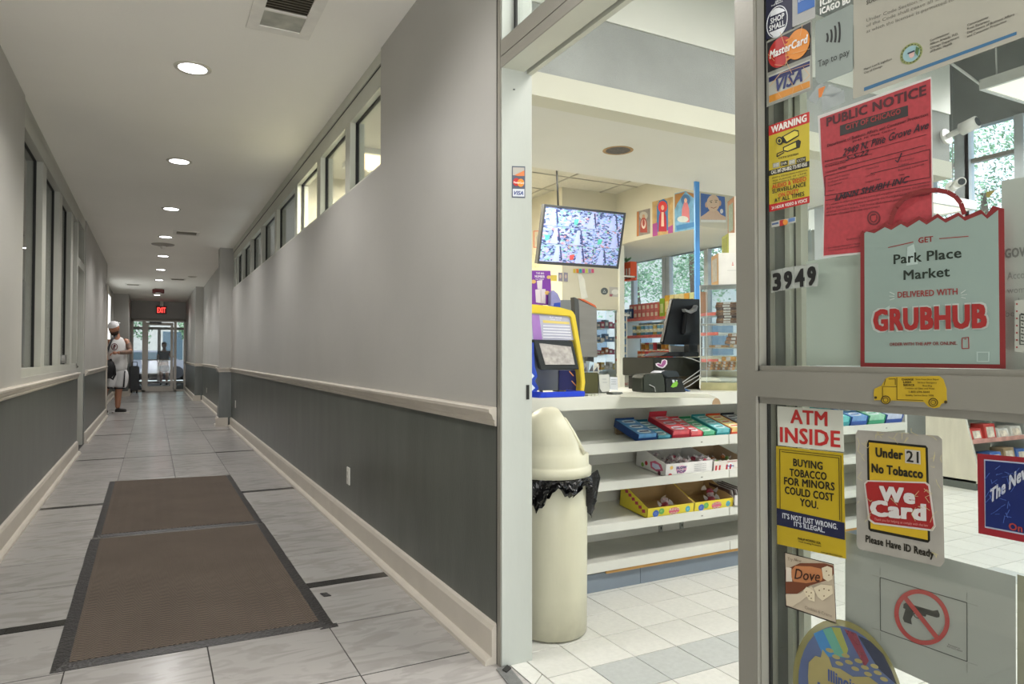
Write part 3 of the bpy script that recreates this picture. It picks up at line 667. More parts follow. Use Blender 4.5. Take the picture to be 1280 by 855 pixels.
for q in (208.4, 201.2): skin('shoe', [J(q, 476.2, .05), J(q, 476.6, -.14)], [(0, 1)], [.055, .045], MATS['black_trainer'], man2)
for w_, d_ in ((J(216, 442, -.4), (.3, -1, 0)), (J(198.2, 449, -.2), (0, -.4, -1))): hand('hand', w_, d_, (0, .3, 1), 1, MATS['pale_skin'], man2)
# ================================================================== entrance mats
def mat_herring(key):
    m = bpy.data.materials.new(key); m.use_nodes = True; N, L = m.node_tree.nodes, m.node_tree.links; b = N['Principled BSDF']
    t = N.new('ShaderNodeTexCoord'); s = N.new('ShaderNodeSeparateXYZ'); L.new(t.outputs['Object'], s.inputs[0])
    def mth(op, a, c=None):
        n = N.new('ShaderNodeMath'); n.operation = op
        for i, v in enumerate((a, c)):
            if v is None: continue
            if isinstance(v, (int, float)): n.inputs[i].default_value = v
            else: L.new(v, n.inputs[i])
        return n.outputs[0]
    z = mth('ABSOLUTE', mth('SUBTRACT', mth('FRACT', mth('MULTIPLY', s.outputs['X'], 1/.074)), .5))
    st = mth('FRACT', mth('SUBTRACT', mth('MULTIPLY', s.outputs['Y'], 1/.0165), mth('MULTIPLY', z, 3.6)))
    ridge = mth('MULTIPLY', mth('ABSOLUTE', mth('SUBTRACT', st, .5)), 2)
    nz = N.new('ShaderNodeTexNoise'); nz.inputs['Scale'].default_value = 260; L.new(t.outputs['Object'], nz.inputs['Vector'])
    n3 = N.new('ShaderNodeTexNoise'); n3.inputs['Scale'].default_value = 3; n3.inputs['Detail'].default_value = 4; L.new(t.outputs['Object'], n3.inputs['Vector'])
    r = N.new('ShaderNodeValToRGB'); r.color_ramp.elements[0].color = lin('#241e1a')+(1,); r.color_ramp.elements[1].color = lin('#7f7062')+(1,)
    r.color_ramp.elements[0].position = .25; r.color_ramp.elements[1].position = .8
    L.new(mth('ADD', mth('MULTIPLY', ridge, .62), mth('MULTIPLY', nz.outputs['Fac'], .42)), r.inputs[0])
    hs = N.new('ShaderNodeHueSaturation'); L.new(r.outputs[0], hs.inputs['Color']); L.new(mth('ADD', mth('MULTIPLY', n3.outputs['Fac'], .5), .72), hs.inputs['Value']); L.new(hs.outputs[0], b.inputs['Base Color'])
    bp = N.new('ShaderNodeBump'); bp.inputs['Distance'].default_value = .004; bp.inputs['Strength'].default_value = .8; L.new(ridge, bp.inputs['Height']); L.new(bp.outputs[0], b.inputs['Normal'])
    b.inputs['Roughness'].default_value = .95; MATS[key] = m; return m
M_RUB = pm('black_mat_rubber', '#2b2826', .45, .35, 9, .5, bscale=70)
M_HER = mat_herring('brown_herringbone_pile')
def mat(lab, c, bw, z0=0.0):
    """c: near-left, near-right, far-right, far-left corners"""
    t = thing('door_mat', lab, 'mat', ((c[0][0]+c[1][0])/2, (c[0][1]+c[2][1])/2, 0), 'herringbone mats lying end to end')
    c = [Vector((x, y, z0)) for x, y in c]; m = sum(c, Vector())/4
    def ins(w): 
        o = []
        for i in range(4):
            p, q, s_ = c[i], c[(i+1) % 4], c[i-1]; o.append(p+(q-p).normalized()*w+(s_-p).normalized()*w)
        return o
    i_ = ins(bw)
    MB().slab([p+Vector((0, 0, .003)) for p in i_], (0, 0, .008)).build('pile', M_HER, t)
    mb = MB(); 
    for k in range(4):
        a, b, d, e = c[k], c[(k+1) % 4], i_[(k+1) % 4], i_[k]; n = 14
        for j in range(n):
            u0, u1 = j/n, (j+1)/n; w0 = random.Random(j*7+k).uniform(-.002, .002); w1 = random.Random((j+1)*7+k).uniform(-.002, .002)
            nr = (a-e).normalized()
            A, B = a.lerp(b, u0)+nr*w0, a.lerp(b, u1)+nr*w1; D, Eq = e.lerp(d, u1), e.lerp(d, u0); up = Vector((0, 0, .002)); hi = Vector((0, 0, .009))
            mb.hexa([A, B, D, Eq, A+up, B+up, D+hi, Eq+hi])
    mb.build('rubber_border', M_RUB, t)
    return t
mat('large brown herringbone mat with black rubber border, nearer the viewer', [(-.32, 3.01), (.70, 2.985), (.69, 5.02), (-.335, 5.08)], .055)
mat('smaller brown herringbone mat, the farther of the two, worn border', [(-.325, 5.10), (.685, 5.04), (.675, 7.17), (-.335, 7.31)], .045)
t = thing('rubber_scrap', 'scrap of black rubber lying right of the near mat corner', 'scrap', (.8, 3.35, 0))
MB().slab([aZ(.001, *p) for p in ((400, 742), (408, 741), (414, 745), (405, 746))], (0, 0, .003)).build('scrap', M_RUB, t)
t = thing('black_tape_tab', 'black tape tab at the near right corner of the mat', 'tape', (.72, 3.0, 0))
MB().slab([aZ(.001, *p) for p in ((410, 781), (421, 779), (423, 783), (400, 787))], (0, 0, .002)).build('tab', M_RUB, t)
# ================================================================== storefront frame
M_SW = pm('shop_white_paint', '#d9dad0', .5, .03, 2, .04, bscale=60)
M_SC = pm('shop_ceiling_paint', '#cfcfc8', .7, .03, 1.5)
M_BULK = pm('bulkhead_paint', '#cdc8b4', .6, .03, 2)
M_GREYP = pm('grey_stippled_plaster', '#9da09c', .8, .12, 2.2, .5, bscale=140)
M_CREAM = pm('cream_soffit_face', '#c3c2b1', .55, .03, 2)
sf = struct('trim_10', MB().box(1.155, 1.283, 2.30, 2.333, 0, 2.93), M_JAMB, 'worn white jamb of the shop doorway')
MB().box(1.150, 1.157, 2.305, 2.329, 0, 2.93).build('edge_strip', M_ALU, sf)
MB().box(1.150, 1.16, 2.3335, 2.337, 0, 2.93).build('dark_joint', M_DARK, sf)
MB().box(1.258, 1.270, 2.297, 2.3005, .985, 1.04).build('strike_slot', M_DARK, sf)
MB().lathe([(0, -.002), (.004, -.002), (.004, 0)], (0, 0, 0), 8).build('screw', M_DARK, sf).location = (1.205, 2.298, 2.16)
hd_ = struct('trim_11', MB().box(1.155, 1.250, -.4, 2.30, 2.235, 2.275).box(1.262, 1.283, -.4, 2.30, 2.228, 2.275).box(1.25, 1.262, -.4, 2.30, 2.26, 2.275, 1), [M_FRAMEL, M_DARK], 'aluminium header with sliding track over the shop doorway')
MB().box(1.150, 1.1545, -.4, 2.302, 2.233, 2.272).build('face_plate', M_ALU, hd_)
tb = struct('window_4', MB().box(1.150, 1.283, -.4, 2.30, 2.276, 2.335), M_ALU, 'transom window above the shop doorway')
MB().box(1.15, 1.283, -.4, 2.30, 2.86, ZC).build('top_rail', M_ALU, tb)
MB().box(1.214, 1.220, .9, 2.29, 2.335, 2.86).build('pane', M_GLASS, tb)
MB().box(1.205, 1.214, 2.285, 2.30, 2.335, 2.86).build('gasket', M_DARK, tb)
MB().box(1.15, 1.283, .84, .90, 2.335, 2.86).build('mullion', M_ALU, tb)
# glazed panel on the right
gd = struct('door_4', MB().box(1.155, 1.215, 1.080, 1.134, 0, 2.235), M_ALU, 'glazed shop door panel covered in stickers')
GY = aX(1.185, 958, 400).y; GT, GB = aX(1.185, 960, 457).z, aX(1.185, 965, 504).z
MB().box(1.163, 1.205, GY, 1.081, 0, 2.235).build('glazing_bead', M_ALU, gd)
MB().box(1.155, 1.215, .00, 1.080, 1.063, 1.118).build('middle_rail', M_ALU, gd)
MB().box(1.163, 1.205, .0, 1.080, 1.116, GT).build('glazing_bead', M_ALU, gd); MB().box(1.163, 1.205, .0, 1.080, GB, 1.065).build('glazing_bead', M_ALU, gd)
MB().box(1.155, 1.215, .0, 1.08, 0, .14).build('bottom_rail', M_ALU, gd); MB().box(1.155, 1.215, -.06, .0, 0, 2.235).build('stile', M_ALU, gd)
MB().box(1.185, 1.190, .0, GY, GT, 2.235).build('upper_pane', M_GLASS, gd); MB().box(1.185, 1.190, .0, GY, .14, GB).build('lower_pane', M_GLASS, gd)
MB().box(1.1845, 1.192, GY-.004, GY, GT, 2.235).box(1.1845, 1.192, GY-.004, GY, .14, GB).build('gasket', M_DARK, gd)
sd = struct('door_5', MB().box(1.232, 1.262, aX(1.24, 991, 400).y, aX(1.24, 985, 400).y, .02, 2.22), M_FRAMEL, 'sliding leaf parked behind the glazed panel')
MB().box(1.240, 1.255, aX(1.24, 984.8, 400).y, aX(1.24, 969, 400).y, .02, 2.22).build('track_cover', pm('grey_cover', '#83857f', .4, .05, 6), sd)
MB().box(1.225, 1.262, aX(1.24, 968.8, 400).y, aX(1.24, 962, 400).y, .02, 2.22).build('edge_post', M_FRAMEL, sd)
MB().box(1.245, 1.262, aX(1.24, 995.5, 400).y, aX(1.24, 991.2, 400).y, .02, 2.22).build('brush_seal', pm('seal_grey', '#5a5c58', .7), sd)
MB().box(1.240, 1.262, aX(1.24, 1002, 400).y, aX(1.24, 995.6, 400).y, .02, 2.22).build('glazing_bead', M_FRAMEL, sd)
struct('wall_right_near', MB().box(1.155, 1.30, -1.6, -.4, 0, ZC), M_UP); struct('trim_12', MB().box(1.155, 1.283, -.4, -.06, 0, 2.235), M_ALU)
struct('wall_right_head', MB().box(1.29, 1.30, -1.6, -.4, 0, ZC), M_SW)
# ================================================================== shop shell
struct('wall_over_beam', MB().box(1.30, 5.2, 2.99, 3.12, 2.93, 3.34), M_SW, 'white band of wall above the grey beam'); struct('wall_over_beam', MB().box(1.30, 5.2, 3.02, 3.12, 3.34, 4.3), M_GREYP)
struct('ceiling_shop', MB().box(1.20, 5.15, -1.6, 3.12, 4.3, 4.4), M_SC, 'high ceiling inside the shop'); struct('wall_shop_side', MB().box(1.284, 1.30, -1.6, 3.0, 2.95, 4.3), M_SW)
struct('beam_grey', MB().box(1.30, 5.2, 3.0, 3.12, 2.575, 2.93), M_GREYP, 'grey stippled face of the dropped beam')
sof = struct('ceiling_soffit', MB().box(1.30, 5.2, 2.985, 3.12, 2.455, 2.575), M_CREAM, 'low soffit over the counter with a round hole')
MB().box(1.30, 5.2, 3.12, 4.16, 2.46, 2.52).build('underside', M_SC, sof)
h_ = aZ(2.46, 772.5, 188)
hole = thing('ceiling_hole', 'round uncovered light hole with stained rim in the soffit over the counter', 'ceiling hole', (h_.x, h_.y, 2.46))
MB().lathe([(.078, -.002), (.088, -.004), (.098, -.001)], (h_.x, h_.y, 2.46), 28).build('stained_rim', pm('rust_rim', '#a98a5f', .7, .2, 20), hole)
MB().lathe([(0, -.0015), (.079, -.0015)], (h_.x, h_.y, 2.46), 28).build('dark_can', pm('can_dark', '#4f4a40', .5, .4, 40), hole)
# tiled ceiling behind
tc_ = struct('ceiling_tiled', MB().box(1.30, 5.5, 4.16, 8.0, 2.885, 3.0), pm('ceiling_grid_back', '#b9b7ac', .8), 'suspended tile ceiling over the back of the shop')
M_CT = pm('ceiling_tile', '#cdcabb', .85, .05, 30, .25, bscale=90, rnd=.04); M_GRID = pm('ceiling_grid', '#aaa799', .5)
gx = [3.563-.61*k for k in range(3, -4, -1)]; gy = [5.64+.52*k for k in range(-3, 3)]
for i in range(len(gx)-1):
    for j in range(len(gy)-1):
        if i == 0 and j == 3: continue
        put_tile('ceiling_tile', gx[i], gx[i+1], gy[j], gy[j+1], M_CT, tc_, .018, 2.879)
mb = MB()
for x in gx: mb.box(x-.009, x+.009, 4.16, 7.2, 2.872, 2.879)
for y in gy: mb.box(1.7, 5.4, y-.009, y+.009, 2.872, 2.879)
mb.build('grid_bar', M_GRID, tc_)
# bulkheads
struct('wall_tv', MB().box(3.70, 4.40, 6.0, 6.15, 1.64, 2.885).box(3.70, 3.76, 6.15, 7.6, 0, 2.885), M_BULK, 'pale bulkhead wall behind the surveillance screen')
struct('wall_posters', MB().box(4.38, 4.46, 4.77, 6.0, 2.33, 2.885).box(4.46, 5.45, 4.77, 4.85, 2.33, 2.885).box(4.46, 5.45, 4.85, 7.6, 2.33, 2.38), M_BULK, 'cream bulkhead wall carrying the row of posters')
struct('trim_13', MB().box(4.40, 4.46, 5.97, 6.03, 0, 2.33), M_SW, 'white corner post')
struct('wall_shop_back', MB().box(1.3, 3.7, 6.75, 6.85, 0, 2.9), M_BULK); struct('wall_store_room', MB().box(3.66, 3.7, 6.85, 13, 0, 3).box(1.3, 3.7, 12.9, 13, 0, 3), pm('dim_wall', '#8e8c86', .7)); struct('ceiling_store_room', MB().box(1.3, 3.7, 6.85, 13, 2.95, 3.05), M_SC)
# shop windows
M_WF = pm('window_frame_white', '#cdd2d4', .4)
M_SG = glass('shop_window_glass', (.93, .97, 1))
sw = struct('window_5', MB().box(5.40, 5.48, 4.4, 7.7, 0, .95).box(5.40, 5.48, 4.4, 7.7, 2.33, 2.9).box(5.38, 5.48, 4.4, 7.7, .95, 1.0), M_SW, 'shop windows behind the canned goods')
for px in (792, 831, 836, 884): y = aX(5.42, px, 350).y; MB().box(5.40, 5.46, y-.03, y+.03, 1.0, 2.33).build('mullion', M_WF, sw)
MB().box(5.43, 5.436, 4.4, 7.7, 1.0, 2.33).build('pane', M_SG, sw)
sw2 = struct('window_6', MB().box(3.70, 5.48, 7.6, 7.7, 0, .95).box(3.70, 5.48, 7.6, 7.7, 2.2, 2.9), M_SW, 'shop window beyond the white corner post')
for x in (3.9, 4.3, 5.0): MB().box(x-.03, x+.03, 7.6, 7.66, .95, 2.2).build('mullion', M_WF, sw2)
MB().box(3.7, 5.4, 7.63, 7.636, .95, 2.2).build('pane', M_SG, sw2)
MB().box(3.7, 5.4, 7.58, 7.66, 1.50, 1.56).build('transom_bar', M_WF, sw2)
struct('wall_jog', MB().box(5.48, 7.4, 4.4, 4.5, 0, 4.3), M_GREYP); struct('wall_above_soffit', MB().box(5.15, 5.2, 3.12, 4.4, 2.455, 4.3), M_GREYP)
struct('ceiling_high', MB().box(5.15, 7.4, -1.6, 4.5, 4.3, 4.4), pm('high_ceiling', '#8f928f', .8)); struct('wall_shop_near', MB().box(1.3, 7.4, -1.7, -1.6, 0, 4.3), M_SW)
XW = 7.3
bw = struct('window_7', MB().box(XW, XW+.1, -1.6, 4.4, 0, 1.2).box(XW, XW+.1, -1.6, 4.4, 3.45, 4.4), M_GREYP, 'tall shop front window looking onto the trees')
for px, wd in ((1203, .07), (1209.5, .02), (1275, .04)): y = aX(XW, px, 200).y; MB().box(XW-.02, XW+.08, y-wd, y+wd, 1.2, 3.45).build('mullion', M_BRZ if wd > .08 else M_WF, bw)
MB().box(XW+.02, XW+.08, -1.6, 4.4, 3.10, 3.14).build('transom_bar', M_BRZ, bw); MB().box(XW+.03, XW+.036, -1.6, 4.4, 1.2, 3.45).build('pane', M_SG, bw)
struct('pavement_side', MB().box(5.5, 30, 4.5, 30, -.1, -.02).box(7.4, 30, -12, 4.5, -.1, -.02).box(3.75, 5.5, 7.75, 30, -.1, -.02), pm('side_pavement', '#a9aaa6', .8))
def ptree(px, d, h, r, lab, s):
    v = aZ(0, px, 700)-Vector((0, 0, 0)); v.z = 0; v.normalize(); tree(v.x*d, v.y*d, h, r, lab, s, 16000, .52)
ptree(1241, 16, 5.7, 2.7, 'leafy street tree seen through the tall right window', 3)
ptree(868, 14.5, 5.6, 2.4, 'leafy tree seen above the canned goods, beside the black monitor', 5)
ptree(795, 22, 6.5, 2.8, 'leafy tree seen above the red boxes of the shop window', 6)
bl = thing('terracotta_house', 'low reddish building among the trees outside the tall window', 'building', (19, 9, 0))
MB().box(20, 24, 7, 12, 0, 3.4).build('wall', pm('terracotta_wall', '#b48a6c', .8, .1, 3), bl); MB().box(19.8, 24.2, 6.8, 12.2, 3.4, 3.6).build('roof', pm('roof_brown', '#8a6650', .8), bl)
for q in (8, 9.6, 10.8): MB().box(19.96, 20.02, q, q+.7, 1.2, 2.4).build('window', MATS['far_window'], bl)
b2 = thing('pale_block', 'pale building across the street behind the trees', 'building', (24, 26, 0))
MB().box(16, 30, 26, 30, 0, 6).build('wall', pm('pale_wall', '#c6c4bb', .8, .06, 2), b2)
for k in range(5): MB().box(17+k*2.6, 18.4+k*2.6, 25.95, 26.05, 1.2, 2.8).build('window', MATS['far_window'], b2)
# ================================================================== shop lights
M_TUBE = pm('lit_diffuser', '#d9d6ca', .4, .02, 3, emit=.8)
def troffer(name, lab, x0, x1, y0, y1, z, power, grp, col=(1, .98, .93), lens=None):
    t = thing(name, lab, 'ceiling light', ((x0+x1)/2, (y0+y1)/2, z), grp)
    f = MB(); w = .03
    f.box(x0, x1, y0, y0+w, z, z+.07).box(x0, x1, y1-w, y1, z, z+.07).box(x0, x0+w, y0+w, y1-w, z, z+.07).box(x1-w, x1, y0+w, y1-w, z, z+.07).box(x0, x1, y0, y1, z+.07, z+.08)
    f.build('housing', pm('fixture_white', '#dcdcd6', .4), t)
    MB().box(x0+w, x1-w, y0+w, y1-w, z+.008, z+.015).build('diffuser', lens or M_TUBE, t)
    if z in (2.5, 3.3): MB().tube([(x0+.08, (y0+y1)/2, z+.08), (x0+.08, (y0+y1)/2, 4.3)], .005).build('hanger', pm('wire_grey', '#a9aaa6', .4), t); MB().tube([(x1-.08, (y0+y1)/2, z+.08), (x1-.08, (y0+y1)/2, 4.3)], .005).build('hanger', MATS['wire_grey'], t)
    L = bpy.data.lights.new('lamp', 'AREA'); L.shape = 'RECTANGLE'; L.size = x1-x0-.06; L.size_y = y1-y0-.06; L.energy = power; L.color = col
    lo = bpy.data.objects.new('lamp', L); COL.objects.link(lo); lo.parent = t; lo.location = (0, 0, -.01); ORG[lo.name] = ORG[t.name]
    return t
a = aZ(2.84, 480, 215); 
troffer('ceiling_panel_light', 'warm lit ceiling panel seen through the nearest clerestory pane', 1.50, 2.08, 5.62, 6.20, 2.84, LAMP_STORE*2.4, 'lit shop ceiling lights', (1, .93, .77), pm('warm_diffuser', '#ffe2ae', .4, .02, 3, emit=2.0))
troffer('ceiling_panel_light', 'ceiling light over the space behind the counter', 2.4, 3.0, 4.4, 4.9, 2.84, LAMP_STORE, 'lit shop ceiling lights')
troffer('ceiling_tube_light', 'long ceiling light inside the shop by the door', 1.7, 2.9, 1.2, 1.5, 3.3, LAMP_STORE*1.2, 'lit shop ceiling lights')
troffer('ceiling_tube_light', 'long ceiling light in the middle of the shop', 3.4, 4.6, .9, 1.2, 3.3, LAMP_STORE*1.5, 'lit shop ceiling lights')
p = aZ(3.2, 1224, 113); hx = troffer('hanging_tube_light', 'white hanging tube light fitting top right behind the glass', p.x, p.x+1.3, p.y-.4, p.y, 3.2, LAMP_STORE, 'hanging tube lights')
MB().tube([(p.x+.05, p.y-.1, 3.27), (p.x+.02, p.y-.1, 4.3)], .006).tube([(p.x+.02, p.y, 3.25), (p.x-.35, p.y+.1, 3.45), (p.x-.5, p.y+.2, 3.9)], .01).build('hanging_wire', pm('white_cable', '#dededa', .4), hx)
p = aZ(2.5, 1221, 262); troffer('hanging_tube_light', 'hanging tube light above the delivery bag sticker handle', p.x-.72, p.x, p.y, p.y+.33, 2.5, LAMP_STORE*.4, 'hanging tube lights')
# security cameras on the beam end
M_CW = pm('camera_white', '#dcdcd8', .35)
def cctv(lab, base, tip, r):
    t = thing('security_camera', lab, 'security camera', base, 'white security cameras'); base, tip = Vector(base), Vector(tip); d = (tip-base).normalized()
    MB().tube([base, base+d*.02], r*1.3, 18).build('base_plate', M_CW, t); MB().tube([base+d*.02, base.lerp(tip, .5)], r*.45, 10).build('arm', M_CW, t)
    MB().tube([base.lerp(tip, .5), tip], r, 18).build('housing', M_CW, t, bevel=.004); MB().tube([tip, tip+d*.004], r*.75, 16).build('lens', pm('camera_lens', '#3f4448', .1), t)
    return t
b0 = aY(2.975, 1181, 172); b1 = aY(2.75, 1222, 152); cctv('larger white security camera on the grey beam behind the glass', b0, b1, .045)
b0 = aY(2.97, 1189, 234); b1 = aY(2.75, 1202, 227); cctv('smaller white security camera just above the red sticker handle', b0, b1, .03)
# ================================================================== counter
M_CT_ = pm('counter_white', '#d7d7cd', .4, .04, 3, .03); M_SH = pm('shelf_white_metal', '#dadad2', .35, .04, 4)
M_BACKP = pm('scuffed_back_panel', '#dddcd4', .5, .09, 4)
CF = 2.80
cn = thing('shop_counter', 'white shop counter with open candy shelves below, behind the rubbish bin', 'counter', (2.8, 3.1, 0))
MB().box(1.32, 4.35, CF, 3.55, .888, .952).build('counter_top', M_CT_, cn, bevel=.003)
MB().box(1.32, 4.35, CF+.33, CF+.35, .1, .888).build('back_panel', M_BACKP, cn); MB().box(1.32, 1.34, CF, CF+.35, 0, .888).box(4.33, 4.35, CF, CF+.35, 0, .888).build('end_panel', M_SH, cn)
TH = math.radians(6.5)
def TP(x, s, h, zf, TH=TH): return Vector((x, CF+.012+s*math.cos(TH)-h*math.sin(TH), zf+s*math.sin(TH)+h*math.cos(TH)))
for zf, lip in ((.712, .050), (.522, .042), (.318, .042)):
    for x0, x1 in ((1.34, 2.787), (2.792, 4.33)):
        mb = MB().hexa([TP(x0, 0, -.012, zf), TP(x1, 0, -.012, zf), TP(x1, .33, -.012, zf), TP(x0, .33, -.012, zf), TP(x0, 0, 0, zf), TP(x1, 0, 0, zf), TP(x1, .33, 0, zf), TP(x0, .33, 0, zf)])
        s_ = mb.build('shelf', M_SH, cn); MB().box(x0, x1, CF-.002, CF+.012, zf+.008-lip, zf+.010).build('shelf_lip', M_SH, s_, bevel=.002)
        for q in (x0+.25, x1-.2): MB().box(q, q+.012, CF-.003, CF, zf+.003-lip*.5, zf+.009-lip*.5).build('clip', pm('clip_grey', '#8f8f88', .4), s_)
s_ = MB().box(1.34, 4.33, CF, CF+.34, .13, .145).build('bottom_deck', pm('worn_deck', '#bdbcb4', .5, .12, 5), cn); MB().box(1.34, 2.787, CF-.004, CF+.008, .100, .146).box(2.792, 4.33, CF-.004, CF+.008, .100, .146).build('deck_lip', M_SH, s_)
MB().box(1.98, 4.2, CF+.0, CF+.012, .085, .100).build('bare_wood_strip', pm('bare_wood', '#b58a4e', .7, .2, 12, stretch=(1, 8, 8)), cn)
for x0, x1 in ((1.34, 2.195), (2.198, 3.2), (3.203, 4.33)): MB().box(x0, x1, CF+.015, CF+.025, 0, .087).build('kick_plate', pm('blue_grey_kick', '#7d8894', .4, .05, 4), cn)
MB().slab([(2.70+.03*math.cos(q), CF-.0006, .889+.034*math.sin(q)) for q in [i*math.pi/10 for i in range(11)]], (0, .0005, 0)).build('chipped_spot', pm('chip_tan', '#a58a6a', .7), cn)
for x in (2.585, 2.74): 
    t_ = MB().box(x-.012, x+.012, CF+.322, CF+.331, .14, .46).build('slotted_upright', pm('upright_grey', '#a4a69f', .4), cn)
    for k in range(6): MB().box(x-.003, x+.003, CF+.320, CF+.3225, .16+k*.03, .175+k*.03).build('slot', M_DARK, t_)
t = thing('wall_socket', 'white double wall socket on the back panel under the lowest candy shelf', 'wall socket', (2.66, CF+.325, .26))
MB().box(2.61, 2.72, CF+.318, CF+.329, .20, .27).build('cover_plate', MATS['socket_white'], t, bevel=.002)
for q in (2.64, 2.69): MB().box(q-.012, q+.012, CF+.316, CF+.319, .22, .25).build('receptacle', MATS['socket_face'], t)
# ------------------------------------------------------------------ gum boxes on the top shelf
def gum(lab, px0, px1, tray, pack, ink2, rows=3, deep=.215, z=.712, tall=.032, skip=0, hi=0):
    x0, x1 = aY(CF+.02, px0, 550).x, aY(CF+.02, px1, 550).x
    t = thing('gum_box', lab, 'gum box', (x0, CF, z), 'gum boxes on the top counter shelf'); w = .003
    P = lambda x, s, h: TP(x, s, h, z, math.radians(16.5))
    MB().slab([P(x0+.004, deep-.02, 0), P(x1-.004, deep-.02, 0), P(x1-.004, deep-.003, 0), P(x0+.004, deep-.003, 0)], (0, 0, -.034)).build('prop', pm('card_prop', '#8f7a5c', .7), t)
    def bx(a, b, s0, s1, h0, h1): return [P(a, s0, h0), P(b, s0, h0), P(b, s1, h0), P(a, s1, h0), P(a, s0, h1), P(b, s0, h1), P(b, s1, h1), P(a, s1, h1)]
    mb = MB().hexa(bx(x0, x1, .004, deep, .001, .004)).hexa(bx(x0, x0+w, .004, deep, .004, tall+.004)).hexa(bx(x1-w, x1, .004, deep, .004, tall+.004)).hexa(bx(x0, x1, .004, .007, .004, tall*.55)).hexa(bx(x0, x1, deep-.003, deep, .004, tall+.012+hi))
    mb.build('tray', pm('card_'+tray.lstrip('#'), tray, .45), t)
    n = rows
    for k in range(n):
        if k < skip: continue
        s0 = .009+k*(deep-.014)/n; s1 = s0+(deep-.014)/n-.004
        up = random.uniform(-.001, .003)
        o = MB().hexa(bx(x0+w+.001, x1-w-.001, s0, s1, .005, tall+.004+up)).build('gum_pack', pm('pack_'+pack.lstrip('#'), pack, .3, .12, 30), t)
        cx, sx, cs, ss = (x0+x1)/2, (x1-x0)*.34, (s0+s1)/2, (s1-s0)*.36
        h = tall+.0046+up
        MB().poly([P(cx+sx*math.cos(q/12*6.283)-.004*math.sin(q/12*6.283), cs+ss*math.sin(q/12*6.283), h) for q in range(12)]).build('logo_oval', ink(ink2), o)
        MB().hexa(bx(cx-sx*.7, cx+sx*.7, cs-ss*.25, cs+ss*.3, h, h+.0006)).build('logo_bar', ink(tray), o)
    return t
gum('blue gum box with pale blue packs, leftmost on the top candy shelf', 796, 820, '#1c3f7c', '#5c9fd6', '#e6f1f6', tall=.036)
gum('half-empty teal gum box beside the leftmost blue one', 821, 838, '#2c6f86', '#66b3c9', '#e4f3f5', skip=0, tall=.022)
gum('tall red gum box in front of the paler counter back, second colour from left', 839, 861, '#b5283a', '#e4626c', '#dfe8f2', tall=.045, hi=.02)
gum('red gum box right of the taller red one', 862, 877, '#c23545', '#ea7a7d', '#e8eef2', tall=.030)
gum('green gum box between red and light teal boxes', 878, 893, '#2f8a5c', '#6cc39c', '#e5f2e8', tall=.026)
gum('light teal gum box right of the green one', 894, 911, '#2f8f96', '#79c8cf', '#e0f2f4', tall=.036)
gum('orange box with yellow striped packs at the edge of the door stile', 912.5, 930, '#d9542b', '#ecd58c', '#fff6dc', tall=.036)
gum('black and silver gum box mostly hidden behind the door stile', 931, 948, '#26272b', '#9ea3aa', '#f2f2f2', tall=.036)
for k, (c1, c2, lab) in enumerate((('#2f9aa3', '#6fd0d2', 'teal toothpaste box behind the glass, leftmost of the row'), ('#2a56a8', '#7aa8e0', 'blue toothpaste box beside the teal one'), ('#3da37b', '#a5dcc0', 'green box in the row above the age warning sticker'), ('#2a4ea0', '#cfd9f2', 'blue and white box, rightmost of the row behind the glass'))):
    a_ = 1040+k*22; gum(lab, a_, a_+20, c1, c2, '#f2f6f8', tall=.06, deep=.25)
for k, (c1, c2) in enumerate((('#2f9aa3', '#8fdcdc'), ('#35a0b5', '#a9e0e8'), ('#2a56a8', '#7aa8e0'))):
    gum(['pale teal box tucked behind the door panel frame', 'sky teal box next to the panel frame', 'deep blue box next to the panel frame'][k], 975+k*21, 994+k*21, c1, c2, '#f2f6f8', tall=.06, deep=.25)
